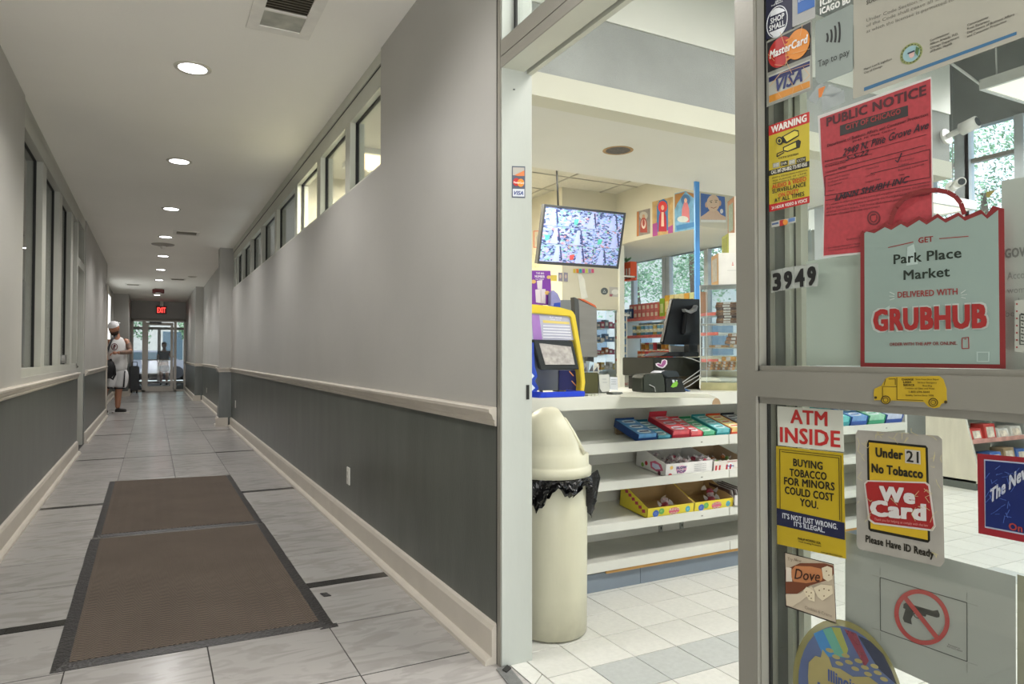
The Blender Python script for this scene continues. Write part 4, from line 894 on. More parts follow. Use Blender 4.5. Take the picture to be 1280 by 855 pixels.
# ------------------------------------------------------------------ candy cartons
def carton(name, lab, px0, px1, z, out_c, in_c, hf, hb, deep=.24, logo=None):
    x0, x1 = aY(CF+.02, px0, 600).x, aY(CF+.02, px1, 600).x; t = thing(name, lab, 'candy box', (x0, CF, z), 'open candy cartons on the counter shelves')
    P = lambda x, s, h: TP(x, s, h, z); w = .004
    def wall(a, b, ha0, ha1, nrm, nm, m):
        return None
    mo, mi = pm('card_out'+out_c.lstrip('#'), out_c, .5), pm('card_in'+in_c.lstrip('#'), in_c, .75, .08, 10)
    MB().hexa([P(x0, .003, .001), P(x1, .003, .001), P(x1, deep, .001), P(x0, deep, .001), P(x0, .003, .005), P(x1, .003, .005), P(x1, deep, .005), P(x0, deep, .005)]).build('floor_panel', mi, t)
    MB().hexa([P(x0, .003, .001), P(x1, .003, .001), P(x1, .003+w, .001), P(x0, .003+w, .001), P(x0, .003, hf), P(x1, .003, hf), P(x1, .003+w, hf), P(x0, .003+w, hf)]).build('front_panel', mo, t)
    MB().hexa([P(x0, deep-w, .001), P(x1, deep-w, .001), P(x1, deep, .001), P(x0, deep, .001), P(x0, deep-w, hb), P(x1, deep-w, hb), P(x1, deep, hb), P(x0, deep, hb)]).build('back_panel', mi, t)
    for xa, xb, m in ((x0, x0+w, mo), (x1-w, x1, mi)):
        MB().hexa([P(xa, .003, .001), P(xb, .003, .001), P(xb, deep, .001), P(xa, deep, .001), P(xa, .003, hf), P(xb, .003, hf), P(xb, deep, hb), P(xa, deep, hb)]).build('side_panel', m, t)
    MB().hexa([P(x0+w, .01, .005), P(x0+w+.001, .01, .005), P(x0+w+.001, deep-w, .005), P(x0+w, deep-w, .005), P(x0+w, .01, hf-.001), P(x0+w+.001, .01, hf-.001), P(x0+w+.001, deep-w, hb-.001), P(x0+w, deep-w, hb-.001)]).build('side_lining', mi, t)
    def spot(u, v, ru, rv, c, nm='printed_spot'):
        cx = x0+(x1-x0)*u; h = hf*v
        MB().poly([P(cx+ru*math.cos(q/14*6.283), .0022, h+rv*math.sin(q/14*6.283)) for q in range(14)]).build(nm, ink(c), t)
    def word(s, u0, u1, v, hh, c, lift=.0015):
        g, fs = glyphs(s, .03); A, B = P(x0+(x1-x0)*u0, lift, hf*v), P(x0+(x1-x0)*u1, lift, hf*v); U = P(x0, 0, hh)-P(x0, 0, 0)
        me = bpy.data.meshes.new('lettering'); me.from_pydata([A+(B-A)*a+U*b-ORG[t.name] for a, b, _ in g], [], fs); me.materials.append(ink(c)); link('lettering', me, t)
    return t, spot, word, P, x0, x1
def wrapped(t_, P, x, s, h, c, r=.014, n=None, lab='wrapped red and white candy lying in a carton', seed=0):
    q = thing('wrapped_candy', lab, 'candy', P(x, s, h), 'wrapped candies in the open cartons'); rnd = random.Random(seed); b = MB().ball(P(x, s, h+r), r, r, r*.8, 10)
    for v in b.b.verts: v.co += Vector((rnd.uniform(-1, 1), rnd.uniform(-1, 1), rnd.uniform(-1, 1)))*r*.18
    b.build('candy', c, q)
    for sg in (-1, 1):
        c0 = P(x, s, h+r); d = Vector((sg*math.cos(seed), math.sin(seed)*sg, .3)).normalized(); e = d.orthogonal().normalized()
        MB().slab([c0+d*r*.8, c0+d*r*2.2+e*r*.9, c0+d*r*2.5, c0+d*r*2.2-e*r*.9], (0, 0, .001)).build('twisted_end', pm('foil_wrapper', '#dcd6d8', .25, .1, 20, metal=.2), q)
    return q
M_CANR = pm('candy_red', '#b9475a', .35, .4, 40); M_CANW = pm('candy_white_red', '#d9c3c9', .35, .45, 60)
t, spot, word, P, x0, x1 = carton('lollipop_box', 'open white lollipop box with a purple round logo on the middle candy shelf', 830.5, 889, .522, '#e6e4e2', '#d9d7d4', .068, .112, .25)
spot(.33, .5, .036, .021, '#f3a9c8'); spot(.33, .5, .030, .017, '#f7eef4'); word('BLOW', .22, .44, .55, .014, '#3f3f95'); word('POP', .24, .42, .22, .014, '#5b3f95'); spot(.12, .7, .011, .010, '#e8c06a'); spot(.10, .15, .012, .008, '#c43c44')
for k in range(4): word('NUTRITION FACTS', .60, .86, .75-k*.16, .004, '#9a9aa0')
MB().poly([P(x0-.0008, s, h) for s, h in ((.02, .03), (.07, .012), (.12, .02), (.13, .05), (.09, .066), (.04, .058))]).build('printed_patch', ink('#d8698f'), t); MB().poly([P(x0-.0012, s, h) for s, h in ((.04, .033), (.08, .022), (.11, .03), (.11, .05), (.06, .052))]).build('printed_patch', ink('#dfe3ff'), t)
for k, (s, h, c) in enumerate(((.16, .035, '#c43c44'), (.05, .01, '#6b2a3a'), (.19, .02, '#7fae4c'))): MB().poly([P(x0-.001, s+.012*math.cos(q), h+.012*math.sin(q)) for q in [i*.52 for i in range(12)]]).build('printed_spot', ink(c), t)
for k in range(26):
    q = random.Random(k+40); wrapped(t, P, x0+.02+(x1-x0-.04)*q.random(), .03+.17*q.random(), .022+.036*q.random(), M_CANW if k % 3 else M_CANR, .013, lab='wrapped lollipop in the heap inside the white lollipop box', seed=k)
for k in range(7):
    q = random.Random(k+3); a_ = P(x0+.04+(x1-x0-.08)*q.random(), .06+.1*q.random(), .04); MB().tube([a_, a_+Vector((q.uniform(-.05, .05), q.uniform(-.03, .02), q.uniform(.02, .045)))], .0018, 6).build('lollipop_stick', pm('white_stick', '#efece8', .5), t)
t, spot, word, P, x0, x1 = carton('candy_box', 'open white carton with red stripes, right of the lollipop box', 890.5, 930, .522, '#e4ddd6', '#b39c80', .058, .095, .25)
for k in range(5):
    if k in (2,): continue
    MB().hexa([P(x0+.012+k*.026, .0018, .006), P(x0+.024+k*.026, .0018, .006), P(x0+.024+k*.026, .0024, .006), P(x0+.012+k*.026, .0024, .006), P(x0+.014+k*.026, .0018, .036), P(x0+.026+k*.026, .0018, .036), P(x0+.026+k*.026, .0024, .036), P(x0+.014+k*.026, .0024, .036)]).build('printed_stripe', ink('#c8323a'), t)
spot(.52, .45, .022, .020, '#e9eef6'); word('POPS', .42, .64, .36, .010, '#3a63a8'); word('CHARMS', .42, .8, .84, .006, '#c8323a')
for k in range(8):
    q = random.Random(k+90); wrapped(t, P, x0+.02+(x1-x0-.04)*q.random(), .03+.15*q.random(), .018+.02*q.random(), [pm('candy_green', '#7ba35a', .35, .3, 40), M_CANW, pm('candy_orange', '#c9783a', .35, .3, 40)][k % 3], .012, lab='wrapped sweet in the red-striped white carton', seed=k+5)
for n_, (p0, p1, lab) in enumerate(((808, 866, 'open yellow candy carton with blue and green rings, left one on the third shelf'), (866.5, 915, 'open yellow candy carton, right one on the third shelf'))):
    t, spot, word, P, x0, x1 = carton('candy_carton', lab, p0, p1, .318, '#e0cd3c', '#b89a6c', .055, .130, .24)
    spot(.17, .45, .020, .018, '#4a6fc4'); spot(.29, .6, .018, .016, '#6db45c'); spot(.17, .45, .011, .010, '#7b9ae0'); spot(.29, .6, .009, .008, '#a5dc8c'); spot(.86, .5, .016, .016, '#5cb4c9'); spot(.86, .5, .008, .008, '#c4ecf2')
    spot(.56, .5, .036, .018, '#d9607e'); word('RING', .45, .67, .55, .012, '#f7e9d0', .0010); word('POP', .48, .64, .16, .012, '#f7e9d0', .0010)
    g_ = MB(); [g_.poly([P(x0-.0008, .02+k*.03, .028+.012*k), P(x0-.0008, .045+k*.03, .022+.012*k), P(x0-.0008, .05+k*.03, .038+.012*k), P(x0-.0008, .025+k*.03, .044+.012*k)]) for k in range(6)]; g_.build('side_lettering', ink('#b53a52'), t)
    for k in range(3 if n_ else 2): wrapped(t, P, x0+(x1-x0)*(.72 if n_ else .60)+k*.014, .09+k*.022, .006+k*.016, [M_CANR, M_CANW, M_CANR][k], .021, lab=[['lower candy in striped wrapper in the left yellow carton', 'upper candy in pale wrapper in the left yellow carton'], ['lowest red wrapped candy in the right yellow carton', 'pale wrapped candy in the right yellow carton', 'topmost red candy in the right yellow carton']][n_][k], seed=k+n_*3)
t = thing('wrapper_rack', 'row of dark thin candy wrappers right of the yellow cartons', 'candy packets', (2.86, CF+.05, .33))
for k in range(7): x = aY(CF+.02, 917, 600).x+k*.016; MB().hexa([TP(x, .02, .004, .318), TP(x+.006, .02, .004, .318), TP(x+.006, .18, .004, .318), TP(x, .18, .004, .318), TP(x-.02, .03, .09, .318), TP(x-.014, .03, .09, .318), TP(x-.014, .19, .09, .318), TP(x-.02, .19, .09, .318)]).build('packet', [pm('packet_brown', '#4a352e', .4, .3, 30), pm('packet_silver', '#b9b4b2', .3, .2, 30)][k % 2], t)
t = thing('price_tag_box', 'white card label at the right end of the third candy shelf', 'label', (2.9, CF, .33)); MB().box(aY(CF, 917, 640).x, aY(CF, 930, 640).x, CF-.01, CF-.006, .335, .39).build('card', pm('card_white', '#dddad6', .5), t)
# ================================================================== rubbish bin
bc = Vector((1.498, 2.515, 0))
t = thing('rubbish_bin', 'tall cream plastic bin with domed lid, right beside the white door jamb', 'bin', bc)
M_BIN = pm('cream_plastic', '#cfccb4', .42, .07, 2.5, .04, stretch=(2, 2, .5), bscale=40)
def bin_dirt():
    m = M_BIN; N, L = m.node_tree.nodes, m.node_tree.links; b = N['Principled BSDF']; src = b.inputs['Base Color'].links[0].from_socket
    g = N.new('ShaderNodeNewGeometry'); s = N.new('ShaderNodeSeparateXYZ'); L.new(g.outputs['Position'], s.inputs[0]); n = N.new('ShaderNodeTexNoise'); n.inputs['Scale'].default_value = 14; n.inputs['Detail'].default_value = 6
    L.new(g.outputs['Position'], n.inputs['Vector'])
    r = N.new('ShaderNodeMapRange'); L.new(s.outputs['Z'], r.inputs[0]); r.inputs[1].default_value = .0; r.inputs[2].default_value = .17; r.inputs[3].default_value = .75; r.inputs[4].default_value = 0
    mu = N.new('ShaderNodeMath'); mu.operation = 'MULTIPLY'; L.new(r.outputs[0], mu.inputs[0]); L.new(n.outputs['Fac'], mu.inputs[1])
    mx = N.new('ShaderNodeMix'); mx.data_type = 'RGBA'; L.new(mu.outputs[0], mx.inputs[0]); L.new(src, mx.inputs[6]); mx.inputs[7].default_value = lin('#6f6a58')+(1,); L.new(mx.outputs[2], b.inputs['Base Color'])
bin_dirt()
MB().lathe([(0, .004), (.140, .004), (.146, .012), (.150, .5), (.152, .66), (.145, .66), (.142, .02), (0, .015)], bc, 48).build('drum', M_BIN, t)
lid = MB().lathe([(.156, .652), (.166, .655), (.167, .688), (.158, .692), (.156, .70), (.154, .742), (.146, .748), (.143, .79), (.132, .835), (.110, .878), (.080, .91), (.045, .930), (0, .937)], bc, 64)
D_ = Vector((.93, -.37, 0)).normalized(); E2 = Vector((.37, .93, 0))
for v in lid.b.verts:
    if v.co.z > .745:
        r = v.co-bc; d = r.dot(D_); m = .118-(v.co.z-.745)*.52
        if d > m: v.co -= D_*(d-m)
lid.build('domed_lid', M_BIN, t)
def LP(u, z, o=0): m = .118-(z-.745)*.52; return bc+D_*(m+o)+E2*u+Vector((0, 0, z))
MB().slab([LP(-.075, .755, -.004), LP(.075, .755, -.004), LP(.068, .83, -.004), LP(.035, .875, -.004), LP(-.035, .875, -.004), LP(-.068, .83, -.004)], D_*.006).build('swing_flap', pm('flap_cream', '#bdbaa2', .45, .05, 4), t)
hp_ = [LP(-.092, .748, .004), LP(-.088, .80, .006), LP(-.070, .85, .006), LP(-.035, .885, .006), LP(.035, .885, .006), LP(.070, .85, .006), LP(.088, .80, .006), LP(.092, .748, .004)]
MB().tube(hp_, .008, 10).build('flap_hood', M_BIN, t)
# crumpled bag skirt
b = bmesh.new(); n = 96; rr = random.Random(5); rows = 10; V = []
hang = [.10+.045*math.sin(k/n*6.283*2+1.2)+.03*math.sin(k/n*6.283*7)+rr.uniform(-.012, .012) for k in range(n)]
for j in range(rows+1):
    row = []
    for k in range(n):
        a = k/n*6.283; fold = .010*math.sin(k*1.1+j*.7)+.008*math.sin(k*.43+j*1.9)+rr.uniform(-.003, .003); flare = .157+.018*math.sin(j/rows*math.pi)+fold*(j/rows+.3)
        h = hang[k]*(1.35 if -.9 < (a if a < 3.14 else a-6.283) < .2 else .8)
        row.append(b.verts.new((flare*math.cos(a), flare*math.sin(a), .655-h*j/rows+rr.uniform(-.003, .003))))
    V.append(row)
for j in range(rows):
    for k in range(n): b.faces.new((V[j][k], V[j][(k+1) % n], V[j+1][(k+1) % n], V[j+1][k]))
me = bpy.data.meshes.new('bin_liner'); b.to_mesh(me); b.free(); me.materials.append(pm('black_bin_film', '#111113', .22, .3, 20, .3)); o = link('bin_liner', me, t)
sd_ = o.modifiers.new('t', 'SOLIDIFY'); sd_.thickness = .0015
cr_ = bc+Vector((.150, -.075, .655))
MB().slab([cr_+Vector((0, 0, 0)), cr_+Vector((.03, 0, .012)), cr_+Vector((.038, -.005, -.02)), cr_+Vector((.012, -.01, -.12)), cr_+Vector((-.01, -.015, -.165)), cr_+Vector((-.025, -.02, -.15)), cr_+Vector((-.03, -.01, -.02))], (.002, -.003, 0)).build('liner_corner', MATS['black_bin_film'], t)
# ================================================================== things on the counter
ZT = .952
def ybox(y0, d, l, tp, r, z0, mb=None, bt=None):
    """box whose front face at y0 covers photograph columns l..r and reaches row tp"""
    a = aY(y0, l, tp); c = aY(y0, r, tp); z1 = a.z
    if bt is not None: z0 = aY(y0, l, bt).z
    return (mb or MB()).box(a.x, c.x, y0, y0+d, z0, z1), a.x, c.x, z1
# tall yellow lottery kiosk
KY = 3.02
k_ = thing('lottery_terminal', 'yellow and grey lottery ticket machine with a tilted screen on the counter', 'ticket machine', (1.8, 3.15, ZT))
pr = [(640, 500), (640, 381), (668, 380.5), (700, 384), (716, 389), (719, 393), (731, 470), (731, 490), (728, 498), (724, 498), (726, 488), (724, 470), (713, 396), (700, 391), (668, 388), (660, 389), (660, 500)]
MB().slab([aY(KY, *p) for p in [(655, 380), (668, 380.5), (700, 384), (716, 388.5), (719.5, 394), (730, 455), (732, 478), (729.5, 497), (725, 497), (726.5, 478), (724, 455), (714, 398), (712, 395.5), (668, 391.5), (655, 391.5)]], (0, .16, 0)).build('yellow_arch', pm('kiosk_yellow', '#e3c93f', .35, .04, 5), k_, bevel=.004)
MB().slab([aY(KY+.012, *p) for p in [(655, 391.5), (668, 391.5), (712, 395.5), (717, 425), (655, 427)]], (0, .02, 0)).build('price_board', pm('board_lilac', '#b9b9cc', .4, .04, 10), k_)
F = Flat(1, KY+.011, -1, k_)
F.poly('board_pink_band', [(664, 393), (674, 393.5), (678, 425), (667, 425)], ink('#a57abf'), 1); F.poly('board_yellow_row', [(678.5, 400), (711.5, 402.5), (712, 405.5), (679, 403.5)], ink('#e3cf7c'), 1)
F.lines('board_rows', [((679, 407+i*3.6), (712.5+i*.4, 408.5+i*3.5)) for i in range(5)], 1.3, ink('#eeeef4'), 1)
F.text('lettering', [('FLAT PRICES', (687, 397.6), (702, 398.6), 2.2), ('GAME DAYS', (688, 400), (701, 400.8), 1.2)], ink('#f2f0f6'), 2, bold=.02)
MB().slab([aY(KY+.05, *p) for p in [(660, 428), (722, 428), (726, 488), (660, 488)]], (0, .12, 0)).build('cabinet', pm('kiosk_grey', '#6d7178', .4, .05, 6), k_)
MB().slab([aY(KY+.045, *p) for p in [(699, 463), (722.5, 463), (724.5, 488), (698.5, 488)]], (0, .01, 0)).build('navy_side_panel', pm('kiosk_navy', '#1c1f5c', .3), k_)
F2 = Flat(1, KY+.044, -1, k_); F2.lines('orange_slashes', [((711.5, 464), (717, 470)), ((714.5, 476), (720.5, 482.5)), ((720.5, 471), (722, 476))], 1.1, ink('#f0a060'), 1)
sc = MB().slab([aY(KY-.03, 666.5, 425.5), aY(KY-.03, 716, 426.5), aY(KY-.09, 724, 462), aY(KY-.09, 676, 462.5)], (0, .03, .006)).build('touch_screen', pm('screen_bezel', '#141d1e', .5, .3, 20, spec=.2), k_, bevel=.003)
def lp(a, b, u): return (a[0]+(b[0]-a[0])*u, a[1]+(b[1]-a[1])*u)
MB().slab([aY(KY-.036, 674, 429.2), aY(KY-.036, 713, 430.3), aY(KY-.084, 718.6, 455.8), aY(KY-.084, 682, 456)], (0, .004, 0)).build('display', pm('display_glow', '#8f8a84', .5, .3, 40, emit=.25), sc)
# scratch ticket tower left of the machine
t = thing('ticket_dispenser', 'blue and white scratch ticket dispenser at the left edge of the counter', 'dispenser', (1.62, 2.9, ZT))
mb = MB().slab([aY(2.93, *p) for p in [(655, 428), (667, 428), (668.5, 458), (672, 470), (668.5, 476), (673.5, 485), (670, 491), (675, 499), (674, 501), (655, 501)]], (0, .08, 0)).build('blue_body', pm('dispenser_blue', '#2a49b0', .35, .2, 20), t)
F = Flat(1, 2.929, -1, t); F.polys('ticket', [[(664.5, 466), (668, 470), (664.5, 474)], [(664.5, 480), (669, 485), (664.5, 489)], [(664.5, 492), (671, 496), (669, 500), (664.5, 500)]], ink('#dfe6ea'), 1)
# blue tray
t = thing('blue_tray', 'bright blue plastic tray standing below the lottery machine screen', 'tray', (1.85, 2.85, ZT))
o_, a, c, z1 = ybox(2.83, .02, 681.5, 490.3, 731.5, ZT); o_.build('front_panel', pm('tray_blue', '#2343cc', .3, .05, 8), t, bevel=.003)
MB().slab([Vector((a-.03, 2.835, ZT)), Vector((a, 2.83, ZT)), Vector((a, 2.83, z1)), Vector((a-.015, 2.835, z1))], (0, .12, 0)).build('side_panel', MATS['tray_blue'], t); MB().box(a, c, 2.85, 3.0, z1-.03, z1-.022).build('shelf', MATS['tray_blue'], t); MB().box(c-.004, c, 2.85, 3.0, ZT, z1).build('end_panel', MATS['tray_blue'], t)
# purple brochure stand above machine
t = thing('brochure_board', 'purple lottery brochure board above the yellow machine', 'brochure board', (1.8, 3.3, ZT))
MB().slab([aY(3.28, *p) for p in [(660, 338), (688, 338.5), (689.5, 381.5), (660, 380)]], (0, .012, 0)).build('board', pm('board_purple', '#7e3aa5', .4, .1, 12), t); MB().tube([aY(3.3, 676, 380), aY(3.3, 676, 400), Vector((aY(3.3, 676, 400).x, 3.3, ZT))], .012).build('post', pm('grey_post', '#77797c', .4), t)
F = Flat(1, 3.279, -1, t); F.polys('leaflet', [[(669, 362), (676, 361), (677, 379), (670, 378)], [(675.5, 361), (682, 361.5), (682, 379.5), (676.5, 379)], [(671, 351), (678, 350), (677.5, 361), (672, 361)]], ink('#dcd2dc'), 1)
F.text('lettering', [('THE BIG', (670, 342.5), (680, 342.8), 2.2), ('NUMBER', (668.5, 347), (681, 347.4), 3.2), ('PLAY TODAY', (669.5, 349.6), (680, 349.8), 1.3)], ink('#efe6f4'), 2, bold=.03)
F.polys('printed_coin', [ell(667, 352, 3, 2.5, 12), ell(686, 346.5, 2.6, 2.2, 12), ell(684, 366, 3, 2.6, 12)], ink('#d9b26a'), 2)
t = thing('blue_cone_display', 'small lilac and blue pointed card beside the purple board', 'display card', (1.95, 3.2, ZT))
MB().slab([aY(3.24, *p) for p in [(688.5, 382), (689, 366), (692, 363), (697, 367), (701, 376), (700.5, 384.5)]], (0, .03, 0)).build('card', pm('card_lilac', '#8f8fc4', .4, .08, 20), t); MB().slab([aY(3.239, *p) for p in [(692.5, 379), (700.5, 378), (700.5, 384.8), (692, 383)]], (0, .032, 0)).build('blue_corner', pm('card_blue', '#2b48ad', .4), t)
MB().slab([aY(3.25, *p) for p in [(691, 382), (699, 383), (699, 410), (691, 410)]], (0, .02, 0)).build('stem', MATS['grey_post'], t)
# grey advertising screen seen edge-on
t = thing('grey_display_panel', 'tall brushed grey panel leaning behind the yellow machine', 'display panel', (2.15, 3.2, ZT))
MB().slab([aY(3.22, *p) for p in [(723, 374), (746, 385), (747, 446.5), (725.5, 446.5)]], (0, .025, 0)).build('panel', pm('brushed_grey', '#8d8b88', .35, .06, 5, metal=.4, stretch=(1, 1, 6)), t, bevel=.002)
MB().slab([aY(3.215, *p) for p in [(718, 371.5), (723, 374), (725.5, 446.5), (722, 446.5)]], (0, .04, 0)).build('dark_edge', pm('edge_dark', '#4c4e50', .4), t); MB().slab([aY(3.218, *p) for p in [(724, 373), (730, 374.2), (744, 381.5), (746, 385)]], (0, .02, 0)).build('orange_strip', pm('orange_strip', '#cf6238', .5), t)
MB().slab([aY(3.45, *p) for p in [(701, 375), (719, 375), (719, 430), (701, 428)]], (0, .05, 0)).build('rear_unit', pm('unit_grey', '#7f8486', .4, .1, 10), t)
MB().box(aY(3.25, 733, 440).x, aY(3.25, 741, 440).x, 3.24, 3.27, aY(3.25, 735, 470).z, aY(3.25, 735, 446).z).build('stand', MATS['edge_dark'], t)
# olive metal cabinet with papers
t = thing('olive_cabinet', 'dark olive metal box with white papers taped on, right of the yellow machine', 'cabinet', (2.1, 3.05, ZT))
o_, a, c, z1 = ybox(3.04, .3, 727, 466, 748, ZT); o_.build('body', pm('olive_metal', '#4b4a2a', .4, .08, 6), t, bevel=.003)
o_, a, c, z1 = ybox(3.04, .3, 748.1, 468, 761, ZT); o_.build('grey_side', pm('unit_side', '#6f726d', .4), t)
MB().slab([aY(3.035, *p) for p in [(748.5, 468.5), (761.5, 468), (762, 489), (752.5, 490), (750, 486)]], (0, .003, 0)).build('paper', pm('paper_grey', '#c9cac4', .6), t); MB().slab([aY(3.034, *p) for p in [(762.5, 471), (772, 471.5), (772.5, 488), (762.5, 487)]], (0, .003, 0)).build('paper', pm('paper_white', '#d6dadf', .6), t)
F = Flat(1, 3.033, -1, t); F.lines('printed_lines', [((753, 474), (758, 474)), ((753.5, 478), (759, 478)), ((764, 474.5), (771, 474.8)), ((764, 477), (770, 477.2)), ((764, 480), (770.5, 480))], .5, ink('#8a929c'), 1)
for kk, (px, py, c_, nm, lab) in enumerate(((731, 458, '#8f9298', 'tape_dispenser', 'small grey gadget on the olive cabinet'), (739, 456, '#b9cfe0', 'sticker_pad', 'pale blue pad leaning on the olive cabinet'), (745, 458, '#d2cfc2', 'card_stack', 'cream card stack on the olive cabinet'))):
    t = thing(nm, lab, 'desk item', aY(3.1, px, 465)); MB().slab([aY(3.1, px-4, 466.3), aY(3.1, px+4, 466.3), aY(3.1, px+3.5, py-3), aY(3.1, px-2, py-4.5)], (0, .04, 0)).build('body', pm('item_'+c_[1:], c_, .45, .2, 50), t); MB().slab([aY(3.098, px-2.5, 464), aY(3.098, px+2.5, 464), aY(3.098, px+2, py)], (0, .003, 0)).build('label_patch', pm('item_dark', '#5a5c64', .4), t)
t = thing('clear_block', 'small clear plastic blocks on the counter edge before the olive cabinet', 'acrylic block', (2.05, 2.86, ZT))
for q in (735.5, 740, 744.5): MB().box(aY(2.86, q-2, 490).x, aY(2.86, q+1.8, 490).x, 2.85, 2.88, ZT, aY(2.86, q, 493).z).build('block', pm('clear_plastic', '#c4c6b4', .15, .05, 9), t)
# white parcel and note behind
t = thing('white_drawer_unit', 'white low cupboard front with a red label behind the counter', 'cupboard', (4.9, 6.3, 0))
MB().box(4.96, 5.38, 5.1, 6.9, .0, .93).build('body', M_SW, t); MB().box(4.945, 4.96, 5.2, 6.8, .72, .90).build('drawer_front', M_SH, t)
F = Flat(0, 4.944, -1, t); F.text('lettering', [('NICORETTE', (781, 481.5), (796, 481.3), 3.2)], ink('#c25a5a'), 1, bold=.02)
# register monitor seen from behind
t = thing('register_monitor', 'large black touchscreen register monitor seen from behind on the counter', 'monitor', (2.82, 3.2, ZT))
MY = 3.2
MB().slab([aY(MY, *p) for p in [(841, 373), (876, 374), (876, 431), (829.5, 430.5), (829, 427)]], (0, .035, 0)).build('rear_shell', pm('monitor_black', '#15171a', .28, .1, 6), t, bevel=.006)
MB().slab([aY(MY-.035, *p) for p in [(858, 390), (871, 391), (869, 418), (855, 418)]], (0, .036, 0)).build('stand_mount', pm('mount_dark', '#232427', .4), t, bevel=.008)
MB().slab([aY(MY-.03, *p) for p in [(856, 386), (863, 388.5), (869, 385), (871, 381), (872.5, 383), (871, 388.5), (864, 392), (857.5, 389.5)]], (0, .03, 0)).build('tape_piece', pm('silver_tape', '#a8a9ab', .3, .2, 40), t)
MB().slab([aY(MY-.06, *p) for p in [(826, 445.2), (838, 440), (874, 440), (874, 446)]], (0, .18, 0)).build('base', pm('base_black', '#101114', .25), t, bevel=.004)
MB().box(aY(MY+.05, 858, 440).x, aY(MY+.05, 869, 440).x, MY+.03, MY+.07, aY(MY+.05, 860, 442).z, aY(MY+.05, 860, 425).z).build('neck', MATS['mount_dark'], t)
MB().slab([aY(MY+.09, *p) for p in [(838, 432), (867, 433), (866, 440.5), (839, 440)]], (0, .02, 0)).build('receipt_paper', pm('receipt_grey', '#b9b9b6', .5), t)
# cash drawer box
t = thing('cash_drawer', 'black cash drawer box with a pink and white sticker under the monitor', 'cash drawer', (2.8, 3.25, ZT))
CD = 3.16; a, c = aY(CD, 817, 446.8), aY(CD, 877, 446.8); MB().box(a.x, c.x, CD, CD+.30, aY(CD, 817, 470.5).z, a.z).build('body', pm('drawer_black', '#22241c', .45, .1, 9), t, bevel=.004)
MB().box(aY(CD, 850, 470).x, c.x, CD+.02, CD+.28, ZT, aY(CD, 817, 470.8).z).build('lower_box', pm('box_brown', '#4c4436', .5, .1, 10), t); MB().box(a.x+.01, a.x+.05, CD+.05, CD+.25, ZT, aY(CD, 817, 470.8).z).build('foot', M_DARK, t)
F = Flat(1, CD-.001, -1, t)
F.poly('sticker_border', [(819.5, 454.5), (823, 453.5), (826, 455), (827.5, 450), (831, 449), (834, 450.5), (834, 455), (831, 459), (828, 460.5), (823, 459), (820, 457)], ink('#e6dfe6'), 1); F.poly('sticker_bird', [(820.8, 455), (823.5, 454.6), (826.5, 456), (828.6, 451), (831, 450), (832.8, 451.5), (832, 455), (828.6, 458.8), (823.5, 457.8)], ink('#a0588f'), 2)
# receipt printer
t = thing('receipt_printer', 'dark green receipt printer on the counter before the cash drawer', 'printer', (2.55, 2.95, ZT))
PYp = 2.93
MB().slab([aY(PYp, *p) for p in [(804, 490.5), (803.8, 473), (806, 468), (828, 467), (831, 473), (832, 490.5)]], (0, .10, 0)).build('body', pm('printer_green', '#2f342c', .35, .06, 8), t, bevel=.005)
MB().slab([aY(PYp, *p) for p in [(832.2, 490.5), (831.4, 473), (852, 473), (858, 490.5)]], (0, .14, 0)).build('front_block', pm('printer_dark', '#191c1c', .3), t, bevel=.004)
MB().slab([aY(PYp+.02, *p) for p in [(826, 467), (830, 463.5), (847, 463.5), (851, 471), (834, 472.5)]], (0, .1, 0)).build('paper_cover', pm('cover_teal', '#2d3438', .3), t, bevel=.006)
F = Flat(1, PYp-.001, -1, t); F.poly('green_sticker', [(838.5, 483.5), (841, 479.5), (846, 476), (847.5, 479), (846, 483), (841.5, 484.5)], ink('#79b83a'), 1); F.polys('white_sticker', [[(840, 475), (843, 474.8), (843.5, 478), (841, 478.5)], [(844.5, 475), (847, 475.4), (846, 477)]], ink('#cfd6dc'), 1)
t = thing('computer_mouse', 'dark computer mouse with a looping cable beside the printer', 'mouse', (2.3, 2.95, ZT)); m0 = aZ(ZT, 797, 488)
MB().ball(m0+Vector((0, 0, .012)), .035, .028, .016, 14).build('body', pm('mouse_dark', '#2a2f38', .25), t)
MB().tube([m0+Vector((.03, 0, .012)), aY(2.95, 806, 482), aY(2.93, 812, 481), aY(2.92, 818, 484), aY(2.91, 819.5, 490)], .0028).build('cable', pm('cable_grey', '#9a9c9a', .4), t)
t = thing('cable_bundle', 'tangle of blue and grey cables on the counter behind the printer', 'cables', (2.8, 3.0, ZT))
for i, c_ in enumerate(('#2f4f86', '#39608f', '#5a86b0')): MB().tube([aY(2.98+i*.02, 833+i, 490), aY(2.98+i*.02, 840, 486.5-i), aY(2.98+i*.02, 850, 486-i), aY(2.98+i*.02, 859+i, 488.5), aY(2.98+i*.02, 866+i, 491)], .004).build('cable', pm('cable_'+c_[1:], c_, .4), t)
for i, (p, q, s_) in enumerate((((834, 486), (852, 479), (876, 462)), ((845, 487), (858, 478), (876, 468)), ((848, 489), (862, 482), (876, 472)), ((854, 446), (866, 449), (876, 453)), ((818, 487), (822, 480), (830, 487)))): MB().tube([aY(3.0, *p), aY(2.99, *q), aY(3.02, *s_)], .0028).build('cable', MATS['cable_grey'], t)
# blue pole
t = thing('blue_hanging_strip', 'long light blue strip hanging from the soffit down to the black monitor', 'strip', (3.5, 3.94, 2.458))
a, c = aY(3.93, 869.3, 300), aY(3.93, 875.3, 418); MB().box(a.x, c.x, 3.93, 3.945, c.z, 2.458).build('strip', pm('blue_tape', '#4d93d8', .4, .04, 8), t)
